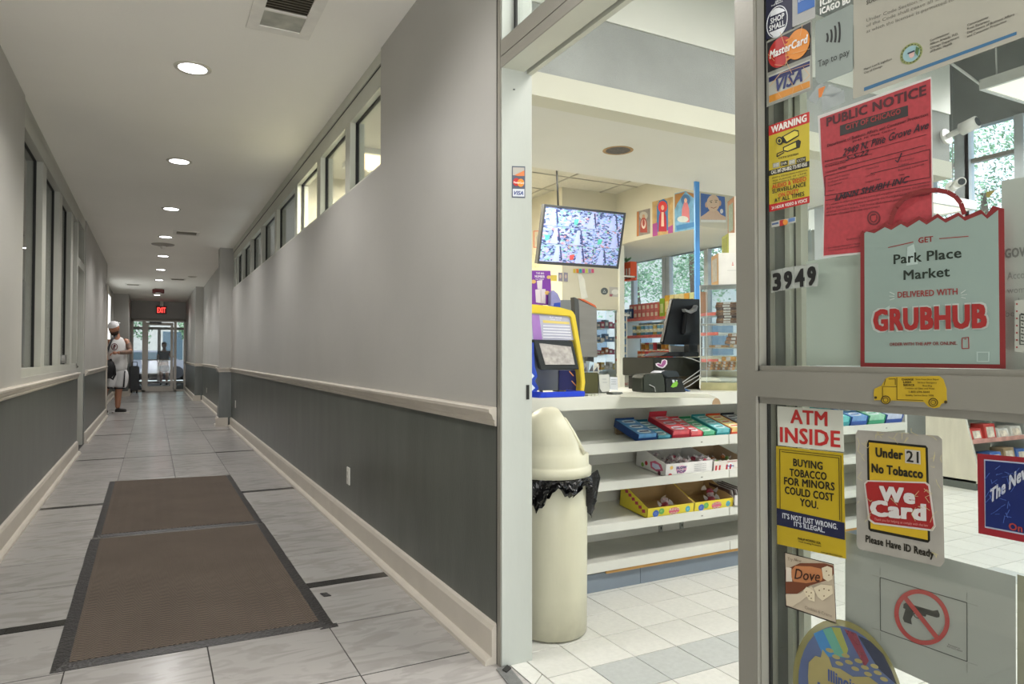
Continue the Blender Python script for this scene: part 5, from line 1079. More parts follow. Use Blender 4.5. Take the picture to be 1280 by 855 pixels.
# counter mat, device
t = thing('glass_counter_sheet', 'pale sheet lying on the counter beside the printer', 'desk sheet', (2.5, 2.85, ZT)); MB().slab([aZ(ZT+.001, *p) for p in ((776, 496.5), (776, 490.5), (885, 493), (896, 497.5))], (0, 0, .002)).build('sheet', pm('pale_sheet', '#c4c4b4', .3, .06, 9), t)
t = thing('card_reader', 'small flat dark gadget on the counter before the white note', 'card reader', aZ(ZT, 772, 492)); p = aZ(ZT, 772, 493); MB().box(p.x-.045, p.x+.02, p.y-.02, p.y+.04, ZT, ZT+.012).build('body', pm('reader_grey', '#6b6f6c', .4), t, bevel=.003)
# ================================================================== acrylic case, turned on the counter
CA = Vector((2.815, 3.045, ZT)); RZ = math.radians(-43); CL, CD_, AZ1 = .30, .24, aY(3.06, 876, 358).z-ZT
case = local('acrylic_display_case', 'clear acrylic display case with snack trays at the right end of the counter', 'display case', CA, None, RZ)
M_AC = glass('acrylic', (.93, .95, .95), 1.3); M_ACE = pm('acrylic_edge', '#c9cfcc', .15, .03, 8)
MB().box(0, CL, 0, .004, .045, AZ1).build('front_panel', M_AC, case); MB().box(0, .004, .004, CD_, .045, AZ1).build('side_panel', M_AC, case); MB().box(.004, CL, CD_-.004, CD_, .045, AZ1).build('back_panel', M_AC, case)
MB().box(-.003, CL, -.003, CD_, AZ1, AZ1+.005).build('top_panel', pm('case_top', '#8d908d', .3), case)
MB().box(0, CL, 0, CD_, 0, .045).build('base_tray', pm('case_base', '#a9a57c', .4, .2, 12), case)
MB().box(-.002, .003, -.002, .003, .03, AZ1).box(.034, .038, .004, .007, .045, AZ1).build('corner_strip', M_ACE, case)
shz = [.115, .245, .385]
for z in shz: MB().box(.006, CL, .006, CD_-.006, z-.003, z+.001).build('tray_shelf', M_ACE, case)
rs = random.Random(11); RM = Matrix.Translation(CA) @ Matrix.Rotation(RZ, 4, 'Z')
def snack(lab, x0, x1, z, h, c_, y=.03, d=.12, grp='wrapped snacks in the acrylic case'):
    t = local('wrapped_snack', lab, 'snack', RM @ Vector((x0, y, z)), grp, RZ); w = x1-x0
    b = MB().box(0, w, 0, d, 0, h); b.build('bar', pm('snack_'+c_[1:], c_, .35, .5, 70), t, bevel=.002)
    MB().box(w*.3, w*.6, -.0012, 0, h*.15, h*.9).build('band', pm('snack_band', '#c9c4be', .3, .2, 40), t)
for k in range(8): o = .012*rs.random(); snack('brown wrapped bar in the stack on the top case shelf', .085+o, .215+o, shz[2]+.002+k*.0155, .014, ['#7a5a48', '#8f6b50', '#5b4740'][k % 3])
snack('flat tan wrapped pastry lying on the middle case shelf', .05, .16, shz[1]+.002, .014, '#b98d58'); snack('pale wrapped pastry right of the flat tan one', .165, .235, shz[1]+.002, .018, '#c4a274')
for k in range(3): snack(['lowest brown pastry at the right of the middle case shelf', 'middle brown pastry of the pile on the middle case shelf', 'topmost brown pastry of the pile on the middle case shelf'][k], .14+k*.008, .23, shz[1]+.022+k*.021, .019, ['#9a6b48', '#8a5c40', '#a87a58'][k], .035)
for i in range(4):
    for j in range(3): snack('caramel wafer in the pile on the lowest case shelf', .03+i*.041+j*.003, .068+i*.041+j*.003, shz[0]+.002+j*.0165, .0155, ['#c99a64', '#a8713f', '#8f6844'][(i+j) % 3])
snack('orange paper packet leaning above the wafer pile', .12, .20, shz[0]+.053, .026, '#d29a4c')
# boxes on the case
def cbox(lab, px, off, d, l, h, z0, side, front, rim):
    """a box with its near left corner off metres in from the case corner, its left end foreshortened"""
    rz = math.radians(-30); p = aY(3.0, px, 300); p = Vector((p.x*(off/3.0), off, z0)); t = local('cardboard_box', lab, 'box', p, 'boxes piled on the acrylic case', rz)
    MB().box(0, l, 0, d, 0, h).build('carton', pm('carton_'+front[1:], front, .5), t, bevel=.002)
    F_ = MB().box(-.002, 0, .002, d-.002, .002, h-.002).build('end_label', pm('carton_'+side[1:], side, .5, .1, 20), t)
    MB().box(-.0028, -.0018, d*.17, d*.83, h*.14, h*.86).build('end_panel_print', pm('carton_'+rim[1:], rim, .5, .15, 60), F_)
    return t
cz = ZT+AZ1+.005; zc_ = lambda y, v: aY(y, 898, v).z
H1 = zc_(2.98, 316)-cz
t = cbox('large white carton with brown edged end panel, lowest on the acrylic case', 898, 2.98, .165, .30, H1, cz, '#b98f57', '#dedcd6', '#a9a59a')
MB().slab([(.075, -.0006, H1*.60), (.087, -.0006, H1*.60), (.081, -.0006, H1*.72)], (0, .0005, 0)).build('red_triangle_mark', ink('#c9524a'), t); MB().slab([(.078, -.0012, H1*.62), (.084, -.0012, H1*.62), (.081, -.0012, H1*.68)], (0, .0005, 0)).build('triangle_centre', ink('#dedcd6'), t)
MB().box(.05, .11, -.0006, 0, H1*.44, H1*.455).build('faint_print', ink('#b9b9b4'), t)
H2 = aY(3.0, 911, 291).z-cz-H1
cbox('yellow-green sided white box, middle of the pile', 911, 3.0, .15, .26, H2, cz+H1, '#a8ad2e', '#e0ddd2', '#8f9420')
cbox('tall narrow box with ornate red-brown end, top of the pile', 918.5, 3.02, .15, .22, aY(3.02, 918, 245).z-cz-H1-H2, cz+H1+H2, '#b07a50', '#dedad0', '#8fa08c')
# ================================================================== surveillance screen
t = thing('surveillance_screen', 'tilted flat screen showing a grid of camera views, hung behind the counter', 'television', (3.3, 5.0, 1.9))
A, B, C_, D = aY(5.0, 680, 255), aY(5.0, 782, 266), aY(5.12, 772.5, 336), aY(5.12, 671, 329.5)
ex = (B-A).normalized(); dn = (D-A).normalized(); nrm = ex.cross(dn).normalized()
if nrm.y > 0: nrm = -nrm
def TV(u, v, h=0): return A.lerp(B, u).lerp(D.lerp(C_, u), v)+nrm*h
MB().slab([TV(0, 0), TV(1, 0), TV(1, 1), TV(0, 1)], -nrm*.04).build('casing', pm('tv_black', '#2b2c2d', .35), t)
fr = MB()
for q in ([(0, 0), (1, 0), (.985, .035), (.02, .035)], [(1, 0), (1, 1), (.98, .96), (.98, .035)], [(0, 1), (1, 1), (.98, .955), (.02, .955)], [(0, 0), (0, 1), (.02, .96), (.02, .035)]): fr.slab([TV(*p, .001) for p in q], nrm*.006)
fr.build('bezel', pm('tv_bezel', '#4a4b4c', .35, metal=.3), t)
def view_mat(k):
    key = 'camera_view_%d' % k; m = pm(key, '#8fa0d0', .3, .2, 6, emit=.4); N, L = m.node_tree.nodes, m.node_tree.links; b = N['Principled BSDF']
    t_ = N.new('ShaderNodeTexCoord'); v = N.new('ShaderNodeTexVoronoi'); v.inputs['Scale'].default_value = 32+k*2; L.new(t_.outputs['Object'], v.inputs['Vector'])
    mp = N.new('ShaderNodeMapping'); mp.inputs['Rotation'].default_value = (0, k*.4, .3); mp.inputs['Scale'].default_value = (1, 1, 2.2); L.new(t_.outputs['Object'], mp.inputs[0]); L.new(mp.outputs[0], v.inputs['Vector'])
    r = N.new('ShaderNodeValToRGB'); s = N.new('ShaderNodeSeparateColor'); L.new(v.outputs['Color'], s.inputs[0]); L.new(s.outputs[0], r.inputs[0]); r.color_ramp.interpolation = 'CONSTANT'
    e = r.color_ramp.elements; e[0].color = lin('#3f4a78')+(1,); e[1].position = .82; e[1].color = lin('#a9b5de')+(1,)
    for p_, c_ in ((.18, '#8a9bd0'), (.36, '#a9b8e6'), (.5, '#7fb0a8'), (.58, '#b6a7c9'), (.66, '#b98f9a' if k % 2 else '#8fb6e0'), (.72, '#6b7cb0')): q = e.new(p_); q.color = lin(c_)+(1,)
    L.new(r.outputs[0], b.inputs['Base Color']); L.new(r.outputs[0], b.inputs['Emission Color']); b.inputs['Emission Strength'].default_value = .34
    return m
M_AISLE = pm('view_aisle', '#a9b3e0', .3, .12, 14, emit=.42); M_VD = pm('view_dark', '#39406c', .3, .5, 30, emit=.3); M_VR = pm('view_red', '#c9504c', .3, .3, 30, emit=.35); M_VG = pm('view_teal', '#58b8a8', .3, .3, 30, emit=.35)
for i in range(3):
    for j in range(3):
        u0, v0 = .022+i*.319, .038+j*.306; u1, v1 = u0+.317, v0+.302
        o = MB().poly([TV(u0, v0, .0015), TV(u1, v0, .0015), TV(u1, v1, .0015), TV(u0, v1, .0015)]).build('camera_view', view_mat(i*3+j), t)
        U = lambda a, b: (u0+(u1-u0)*a, v0+(v1-v0)*b)
        c = .3+.15*((i*7+j*5) % 4)
        MB().poly([TV(*U(c-.02, .12), .002), TV(*U(c+.06, .12), .002), TV(*U(c+.14, .98), .002), TV(*U(c-.14, .98), .002)]).build('aisle', M_AISLE, o)
        MB().poly([TV(*U(c+.08, .1), .002), TV(*U(c+.13, .1), .002), TV(*U(c+.24, .8), .002), TV(*U(c+.20, .98), .002)]).build('shelving', M_VD, o)
        if (i+j) % 2: MB().poly([TV(*U(.1, .55), .0022), TV(*U(.28, .5), .0022), TV(*U(.25, .8), .0022), TV(*U(.12, .85), .0022)]).build('goods', M_VR if j == 2 else M_VG, o)
MB().tube([TV(.2, 0)+Vector((0, .05, 0)), TV(.2, 0)+Vector((.0, .08, .46))], .008).build('ceiling_mount', M_DARK, t)
# ================================================================== posters
def poster(lab, ax, v, corners, draw, g='devotional posters on the bulkhead'):
    c = at(ax, v, *corners[3]); t = thing('wall_poster', lab, 'poster', c, g); F = Flat(ax, v, -1, t); F.poly('sheet', corners, draw[0], 1); draw[1](F); return t
def fig(F, cx, ty, by, w, robe, skin_, halo, extra=()):
    F.poly('halo', ell(cx, ty+(by-ty)*.22, w*.34, (by-ty)*.17, 18), ink(halo), 4)
    F.poly('robe', [(cx-w*.12, ty+(by-ty)*.3), (cx+w*.12, ty+(by-ty)*.3), (cx+w*.26, ty+(by-ty)*.5), (cx+w*.3, by-(by-ty)*.08), (cx-w*.3, by-(by-ty)*.08), (cx-w*.26, ty+(by-ty)*.5)], ink(robe), 5)
    F.poly('painted_face', ell(cx, ty+(by-ty)*.24, w*.11, (by-ty)*.075, 14), ink(skin_), 6)
    for q in extra: F.poly(*q)
MP = lambda k, c, v=.25: pm('print_'+k, c, .4, v, 14)
poster('small framed-looking poster of a seated robed figure, nearest the screen', 0, 4.379, [(796, 264.5), (812.5, 260.3), (812.8, 291.8), (795.8, 295.8)], (MP('grey', '#8d8580'), lambda F: (F.polys('orange_edge', [[(796.2, 265), (798.5, 264.4), (798.5, 295), (796, 295.5)]], ink('#c07a48'), 2), fig(F, 804.5, 263, 293, 15, '#a9453c', '#b98f70', '#b9b4a8', [('garland', ell(804.5, 280, 2.8, 6, 14), ink('#dccbc0'), 7), ('neck_inner', ell(804.5, 278.5, 1.6, 4.5, 12), ink('#a9453c'), 8)]))))
poster('poster of a standing figure in red robes against blue and gold columns', 0, 4.379, [(815.3, 252.3), (841.2, 245.8), (841.2, 291), (815.6, 296)], (MP('gold', '#b99a68'), lambda F: (F.poly('blue_arch', [(821, 290), (821, 258), (824, 251), (829.5, 248.5), (834, 252), (835, 258), (835, 288)], ink('#3f78b0'), 2), fig(F, 828.2, 249, 293, 17, '#b9283c', '#e0b9a0', '#d43a3a', [('sash', [(826.8, 265), (829.6, 265), (830, 283), (826.5, 283)], ink('#e0c4b0'), 7)]), F.polys('pink_drape', [[(815.8, 280), (822, 278), (822, 294.5), (815.8, 295.6)], [(835, 284), (841, 281), (841, 290.8), (835, 292)]], ink('#a34a8c'), 3))))
poster('blue poster of a seated figure under a gold arch, behind the blue strip', 0, 4.379, [(843.3, 242), (856.5, 238.8), (871.4, 242.6), (871.4, 285.5), (843.3, 290.3)], (MP('sky', '#6fa3c4'), lambda F: (F.polys('gold_arch', [[(843.5, 243), (856.5, 239.5), (852, 246), (846, 255), (843.5, 262)], [(857.5, 239.5), (871, 243), (871, 250), (865, 246), (860, 242)]], ink('#a8763c'), 2), fig(F, 857, 241, 281, 17, '#cf7a80', '#dcb39c', '#3f6fa0'), F.polys('painted_waves', [[(845, 282), (870, 277), (870, 283), (846, 288)]], ink('#3f7fb4'), 7), F.poly('white_cow', ell(853.5, 274, 7, 4, 14), ink('#c9d0cc'), 8))))
poster('poster of a smiling bare-shouldered figure on blue, right of the blue strip', 1, 4.769, [(876, 241.5), (906, 246), (907.5, 278), (876, 277)], (MP('deep', '#4f6fae', .1), lambda F: (F.poly('shoulders', [(876, 274.3), (876, 271), (882, 267), (887, 263), (897, 263), (901, 268), (907, 271), (907.3, 275)], ink('#d8b9a0'), 2), F.poly('painted_face', ell(891.5, 254, 8, 10.5, 22), ink('#dcc0a6'), 3), F.polys('ears', [ell(883, 256, 1.6, 3.6, 10), ell(900, 254, 1.6, 3.6, 10)], ink('#d0ab90'), 2), F.lines('brows', [((887, 251.5), (890.5, 250.6)), ((893.5, 250.2), (897, 250.6))], .6, ink('#5b4a40'), 4), F.polys('eyes', [ell(889, 253, 1.2, .6, 8), ell(895, 252.6, 1.2, .6, 8)], ink('#3a3430'), 4), F.lines('smile', [((888.5, 259), (892, 260.3)), ((892, 260.3), (895.5, 258.6))], .7, ink('#a85a50'), 4), F.poly('white_bird', ell(902, 264, 2, 3, 10), ink('#e6e2dc'), 4), F.poly('white_margin', [(876, 274.5), (907.4, 275), (907.5, 278), (876, 277.6)], ink('#e4e2da'), 4))))
# orange frame on the left return
t = thing('orange_picture_frame', 'orange framed picture just left of the surveillance screen', 'picture', (3.69, 6.3, 2.1)); F = Flat(0, 3.699, -1, t)
F.polys('frame', ring(672, 299, 7.5, 15, 1.3, 4, a0=45, a1=405), ink('#cf5a34'), 2); F.poly('picture', [(667, 289), (677, 287), (677, 308), (667, 310)], pm('print_cream', '#c9bfa8', .5, .1, 20), 1); F.poly('drawn_figure', [(671, 306), (670, 297), (673, 292), (675.5, 298), (675, 306)], ink('#a8a59c'), 2)
t = thing('notice_cluster', 'cream notices pinned below the orange frame', 'notices', (3.69, 6.3, 1.9)); F = Flat(0, 3.698, -1, t); F.polys('notice', [[(665.5, 316), (674, 315), (674, 334), (665.5, 335)], [(666, 338), (672, 337), (673, 345), (666, 346)]], pm('note_cream', '#cfcaa9', .6, .15, 30), 1)
# small papers on the tv wall
t = thing('bunting_strip', 'string of small coloured tabs under the screen', 'bunting', (4, 5.99, 1.9)); F = Flat(1, 5.99, -1, t)
for i, c_ in enumerate(('#cdb84a', '#d8782e', '#3fa5a8', '#b0569a', '#c9cf5c', '#9a8fb4', '#cf5a7c')): F.poly('tab', [(716.5+i*3.8, 336), (719.6+i*3.8, 336.3), (719.6+i*3.8, 341.3), (716.5+i*3.8, 341)], ink(c_), 1)
t = thing('pinned_cards', 'two small grey portrait cards pinned under the screen left corner', 'cards', (3.8, 5.99, 1.8)); F = Flat(1, 5.99, -1, t)
for x in (698, 704.8): F.poly('card', [(x, 340.5), (x+5, 341), (x+5, 352), (x, 351.5)], ink('#8b8698'), 1); F.poly('portrait', ell(x+2.5, 345.5, 1.3, 2.6, 10), ink('#c9b4a8'), 2)
t = thing('yellow_note', 'yellow sticky note left of the portrait cards', 'note', (3.8, 5.98, 1.8)); F = Flat(1, 5.985, -1, t); F.poly('note', [(688.5, 344), (696, 344), (696, 351.5), (688.5, 351)], ink('#dcc65c'), 1)
t = thing('paper_roll_strip', 'long curling white receipt hanging under the screen', 'receipt', (4, 5.9, 1.6)); MB().slab([aY(5.99, *p) for p in [(722, 342), (727, 343), (731, 350), (732.5, 362), (735, 372), (727, 374), (725, 360), (723.5, 350)]], (0, .004, 0)).build('paper', pm('receipt_white', '#dcdcd2', .6), t)
t = thing('round_sign', 'small round dark sign on the glass above the far shelf', 'sign', (4.2, 6.1, 1.6)); F = Flat(1, 6.0, -1, t); F.poly('disc', ell(755.5, 364, 4.5, 4.5, 18), ink('#5a6062'), 1); F.polys('triangle_mark', ring(755.5, 364.5, 2.4, 2.4, .8, 3, a0=90, a1=450), ink('#c9d2d2'), 2)
t = thing('glass_notice', 'small grey printed card beside the white corner post', 'card', (4.3, 6.1, 1.5)); F = Flat(1, 6.0, -1, t); F.poly('card', [(761.5, 358.5), (775.5, 359.5), (776, 371.5), (762, 370.5)], ink('#b3b0ac'), 1); F.poly('print', ell(769, 365, 4.5, 3.5, 14), ink('#d6d6d0'), 2); F.poly('red_corner', [(762, 367.5), (766, 368), (765, 370.7), (762, 370.5)], ink('#a0606c'), 2)
F = None
t = thing('orange_box_stack', 'stack of orange and white packets hung beside the corner post', 'packets', (4.6, 6.3, 2.0))
MB().box(4.46, 4.64, 6.0, 6.02, 2.0, 2.015).box(4.62, 4.64, 6.0, aX(4.62, 778, 320).y, 2.0, 2.015).build('hook', M_SH, t)
for i in range(3): y0 = aX(4.62, 778+i*3.6+3.2, 320).y; y1 = aX(4.62, 778+i*3.6, 320).y; MB().box(4.62, 4.70, y0, y1, aX(4.62, 782, 351).z, aX(4.62, 782, 328).z).build('packet', pm('packet_orange', '#d9562e', .4), t); MB().box(4.617, 4.62, y0+.01, y1-.01, aX(4.62, 782, 345).z, aX(4.62, 782, 336).z).build('white_label', pm('packet_label', '#e9d6cc', .4), t)
t = thing('small_plant', 'tuft of green leaves above the orange packets', 'plant', aX(4.64, 783, 328)); b = MB(); c0 = aX(4.66, 783, 328)
for k in range(14): q = random.Random(k); d = Vector((q.uniform(-.03, .03), q.uniform(-.14, .10), q.uniform(.01, .07))); b.slab([c0, c0+d*.5+Vector((0, .012, .01)), c0+d, c0+d*.5-Vector((0, .012, 0))], (0, 0, .002))
b.build('leaf', pm('plant_green', '#5f8f5a', .5, .3, 20), t)
# ================================================================== canned goods shelving
SXf = 5.0
gs = thing('goods_shelving', 'white shelving with red price rails in front of the shop windows', 'shelving', (5.2, 6.2, .935)); sy0, sy1 = 5.15, 6.86
zs = [1.585, 1.385, 1.115, .93]
for z in zs[:3]: s_ = MB().box(SXf, 5.36, sy0, sy1, z-.02, z).build('shelf', M_SH, gs); MB().box(SXf-.012, SXf, sy0, sy1, z-.028, z+.004).build('price_rail', pm('price_rail_red', '#d06a60', .4, .2, 30), s_)
MB().box(SXf, 5.36, sy1, sy1+.03, .935, 1.7).build('end_panel', M_SH, gs); MB().box(5.34, 5.36, sy0, sy1, .935, 1.15).build('back_panel', pm('pegboard_cream', '#cbc9b4', .6), gs)
def yp(px): return aX(SXf+.02, px, 420).y
def can(first, y, x, z, r, h, c_, lid_c, lab, grp, cache={}):
    k = (r, h, c_)
    if k in cache: return copy_tree(cache[k], loc=(x, y, z), label=lab)
    t = local('storage_can', lab, 'can', (x, y, z), grp); MB().lathe([(0, 0), (r, 0), (r, h*.92), (0, h*.92)], seg=14).build('tin', pm('can_'+c_[1:], c_, .3, .3, 30), t); MB().lathe([(r*1.03, h*.9), (r*1.03, h), (0, h)], seg=14).build('lid', pm('can_lid_'+lid_c[1:], lid_c, .35), t)
    MB().lathe([(r*1.012, h*.3), (r*1.012, h*.6)], seg=14).build('label_band', pm('can_band_'+lid_c[1:], lid_c, .4, .3, 40), t)
    cache[k] = t; return t
for i in range(8): can(0, yp(790+i*5.1), SXf+.07, 1.385, .035, .125, ['#79a9c9', '#c9b56a', '#6fb0c4', '#86b4d6'][i % 4], '#e4e0c8', 'blue and cream snack can in the row on the middle goods shelf', 'snack cans on the middle goods shelf')
for i in range(8): can(0, yp(790+i*5.1)+.01, SXf+.17, 1.385, .035, .155, ['#6fb0c4', '#79a9c9', '#c9b56a'][i % 3], '#d9e2e6', 'taller blue can in the back row of the middle goods shelf', 'snack cans on the middle goods shelf')
for i in range(9): can(0, yp(796+i*4.6), SXf+.07, 1.115, .034, .10, ['#d8602e', '#c9404a', '#dca24a', '#d8602e', '#8fb4d0'][(i*3+i//3) % 5], ['#e9d9c4', '#c9404a'][i % 2], 'orange or red coffee can on the lower goods shelf', 'coffee cans on the lower goods shelf')
for i in range(8): can(0, yp(792+i*5)+.01, SXf+.18, 1.115, .036, .19, ['#c98a3a', '#c9404a', '#dca24a', '#4a3f3a', '#8fb4d0'][(i*2) % 5], ['#e9d9c4', '#c9404a'][i % 2], 'tall coffee can at the back of the lower goods shelf', 'coffee cans on the lower goods shelf')
def pack(lab, y0, y1, x, z, h, c_, c2, grp, d=.12, nm='food_box'):
    t = thing(nm, lab, 'food box', (x, (y0+y1)/2, z), grp); MB().box(x, x+d, y0, y1, z, z+h).build('carton', pm('fb_'+c_[1:], c_, .4, .1, 20), t); w = y1-y0
    MB().box(x-.0015, x, y0+w*.18, y1-w*.18, z+h*.22, z+h*.72).build('label_patch', pm('fb_'+c2[1:], c2, .4, .1, 20), t)
for j in range(2):
    for i in range(7): y1 = yp(786+i*5.2); y0 = yp(786+i*5.2+4.6); pack('red and cream box in the double row on the top goods shelf', y0, y1, SXf+.03, 1.587+j*.086, .083, '#d8746a', '#e9d2b8', 'red boxes on the top goods shelf')
for i, (c_, c2) in enumerate((('#9ac23a', '#e0e8a0'), ('#d8a53a', '#efe0a0'), ('#d9c98a', '#c9704a'), ('#e0d6a4', '#8a7a5a'), ('#dccf9c', '#b9854a'), ('#d9a24a', '#e8dca8'), ('#cfd39a', '#9a5a3a'), ('#d98a4a', '#f0dcc0'))):
    y1 = yp(822+i*6.2); y0 = yp(822+i*6.2+5.4); pack(['bright green cereal box', 'amber cereal box', 'cream and brick red cereal box', 'pale cream cereal box', 'straw coloured cereal box', 'golden cereal box', 'pale olive cereal box', 'orange cereal box'][i]+' on the top goods shelf, beside the red boxes', y0, y1, SXf+.05, 1.587, .235-(i == 0)*.03, c_, c2, 'tall boxes on the top goods shelf')
for j in range(4):
    for i in range(5):
        y1 = yp(778+i*8.4); y0 = yp(778+i*8.4+7.6); c_ = [('#d8433a', '#f0d0c0'), ('#e0b63a', '#e8e0a0'), ('#e0a040', '#f4e4b0'), ('#c9488a', '#e8c0dc'), ('#b03a6a', '#f0c4d4')][i]
        pack(['red', 'yellow', 'amber', 'pink', 'magenta'][i]+' snack box in the pile at the foot of the goods shelving', y0, y1, SXf-.03, .94+j*.033, .031, *c_, 'snack boxes piled on the cupboard', nm='snack_box')
for i in range(3): y1 = yp(781+i*3.4); pack(['blue carton', 'grey blue carton', 'navy carton'][i]+' at the end of the top goods shelf by the post', y1-.045, y1, SXf+.01, 1.587, .12, ['#4a7ab0', '#6a88a4', '#2a3f6a'][i], '#c9d6e0', 'blue cartons by the corner post', d=.06)
hs_ = thing('clip_strip', 'hanging strip of small packets on the white corner post', 'clip strip', (4.6, 6.0, 1.3)); MB().box(4.56, 4.57, aX(4.56, 783, 400).y, aX(4.56, 779, 400).y, 1.0, 1.62).build('strip', M_SH, hs_); MB().box(4.46, 4.56, 6.0, 6.02, 1.58, 1.60).box(4.55, 4.56, 6.0, aX(4.56, 779, 400).y, 1.58, 1.60).build('hook', M_SH, hs_)
for k in range(7): MB().box(4.545, 4.56, aX(4.56, 782.5, 400).y, aX(4.56, 779, 400).y, 1.02+k*.085, 1.08+k*.085).build('packet', pm('strip_packet', '#4a6f94', .4, .5, 40), hs_)
# shelf unit seen past the tv bulkhead
fs = thing('far_shelf_unit', 'glass fronted shelf unit of small goods left of the white corner post', 'shelving', (4.3, 7.0, 0)); FY = 7.0
for k, py in enumerate((410, 427, 443, 462)):
    z = aY(FY, 750, py).z; MB().box(3.8, 4.9, FY, FY+.3, z-.015, z).build('shelf', M_SH, fs)
    for i in range(5):
        q = random.Random(k*9+i); x = aY(FY, 747+i*5.2, py).x; c_ = ['#c9b46a', '#b4586a', '#8f9aa8', '#6a86a8', '#c9c4bc', '#b0704a', '#7a8890'][q.randrange(7)]; w = .055
        t = thing('small_goods', 'small packet on the glass fronted far shelf unit', 'packet', (x, FY, z), 'small packets on the far shelf unit'); h = .045+.06*q.random()
        MB().box(x, x+w, FY+.02, FY+.1, z, z+h).build('pack', pm('sg_'+c_[1:], c_, .4, .25, 30), t); MB().box(x+.01, x+w-.01, FY+.018, FY+.02, z+h*.3, z+h*.7).build('label_patch', pm('sg_label', '#dcd8d0', .4), t)
MB().box(3.8, 4.9, FY+.3, FY+.32, 0, 1.6).build('back_panel', pm('unit_back', '#b9bcb9', .5), fs)
# ================================================================== gondola at the right, behind the glass
GX = 6.25
gd_ = thing('gondola_shelving', 'white gondola of snack shelves with a sloping end panel, lower right behind the glass', 'shelving', (GX, 3.5, 0))
MB().slab([(GX, 3.85, .06), (GX, 3.38, .06), (GX, 3.62, 1.1), (GX, 3.85, 1.1)], (.03, 0, 0)).build('end_panel', pm('whitewood_panel', '#cfcabb', .5, .06, 5, stretch=(1, 4, 1)), gd_)
MB().box(GX, 7.2, 3.42, 3.85, 0, .08).build('plinth', pm('dark_plinth', '#5b605c', .6), gd_); MB().box(GX+.03, 7.2, 3.80, 3.85, .08, 1.1).build('back_panel', M_SH, gd_)
for k, z in enumerate((.20, .42, .64, .86)):
    yf = 3.40+z*.22-.02; s_ = MB().box(GX+.03, 7.2, yf, 3.82, z-.015, z).build('shelf', M_SH, gd_); MB().box(GX+.03, 7.2, yf-.012, yf, z-.03, z+.006).build('price_rail', pm('rail_pink', '#cf9a90', .4, .25, 12), s_)
    for i in range(4):
        q = random.Random(k*31+i); c_ = ['#c0403a', '#4a72b8', '#c9a23a', '#8a6a4a', '#d0cfc8', '#c9583a', '#a08a6a'][q.randrange(7)]; x = GX+.06+i*.21; h = .06+.07*q.random()
        t = thing('snack_packet', 'snack packet on the gondola behind the glass, lower right', 'snack', (x, yf, z), 'snack packets on the gondola'); MB().hexa([(x, yf+.01, z), (x+.17, yf+.01, z), (x+.17, yf+.14, z), (x, yf+.14, z), (x, yf+.03, z+h), (x+.17, yf+.03, z+h), (x+.17, yf+.14, z+h), (x, yf+.14, z+h)]).build('pack', pm('gp_'+c_[1:], c_, .4, .25, 14), t)
        MB().hexa([(x+.03, yf+.007, z+.01), (x+.14, yf+.007, z+.01), (x+.14, yf+.012, z+.01), (x+.03, yf+.012, z+.01), (x+.03, yf+.022, z+h*.8), (x+.14, yf+.022, z+h*.8), (x+.14, yf+.027, z+h*.8), (x+.03, yf+.027, z+h*.8)]).build('label_patch', pm('gp_label', '#d9d0c0', .4, .3, 20), t)
# ================================================================== stickers on the glazed panel
SX = 1.184
def stick(name, lab, cat, pts, mat, grp=None, x=SX):
    c = aX(x, *pts[-1]); t = thing(name, lab, cat, c, grp); F = Flat(0, x, -1, t); F.poly('backing', pts, mat, 1); return t, F
PAP = lambda k, c, v=.04: pm('sheet_'+k, c, .5, v, 6)
# -- shop small
t, F = stick('window_decal', 'navy decal with white round lettering at the top left of the glass', 'sticker', [(957.5, -12), (990, -26), (990, 36), (957.5, 50)], PAP('navy', '#15193a'))
F.polys('ring', ring(971.3, 27, 13.3, 19.5, 1.0, 36, sh=-.42), ink('#dfe2e6'), 2)
F.polys('cap_shapes', [[(962.5, 21), (964, 15), (969, 10.5), (974, 9.5), (979, 11), (981.5, 13.5)], [(961.5, 41), (981, 33), (978, 40), (973, 45), (967, 46)]], ink('#dfe2e6'), 2)
F.text('lettering', [('SHOP', (963, 30.5), (980.5, 22.5), 7), ('SMALL', (961.5, 39.5), (981, 31.5), 7)], ink('#e6e8ea'), 3, bold=.03)
F.text('lettering', [('ON MAIN', (969, 4.5), (980, -1), 3), ('Small Business', (964, 8.5), (978.5, 2), 2)], ink('#e6e8ea'), 3, bold=.02)
# -- blue square card
t, F = stick('window_decal', 'pale decal with a blue square above the two payment stickers', 'sticker', [(990.5, -26), (1019, -38), (1019, 22), (990.5, 34)], PAP('palegrey', '#a9aaa8'))
F.poly('blue_square', [(997, -22), (1018, -31), (1018, 8), (997, 17.5)], ink('#2c66b4'), 2); F.text('lettering', [('EXPRESS', (998, 3), (1017, -5.5), 4)], ink('#c4d8ea'), 3, bold=.02)
# -- white lettering fragment
t = thing('window_lettering', 'white block letters at the top edge of the glass beside the blue square', 'lettering', aX(SX, 1025, 15)); F = Flat(0, SX, -1, t)
F.text('lettering', [('ICIAL', (1025, 8.5), (1050, -2.5), 8), ('ICAGO BU', (1025, 18.5), (1063, 3), 8)], pm('white_vinyl', '#e6e6e2', .4), 1, bold=.05)
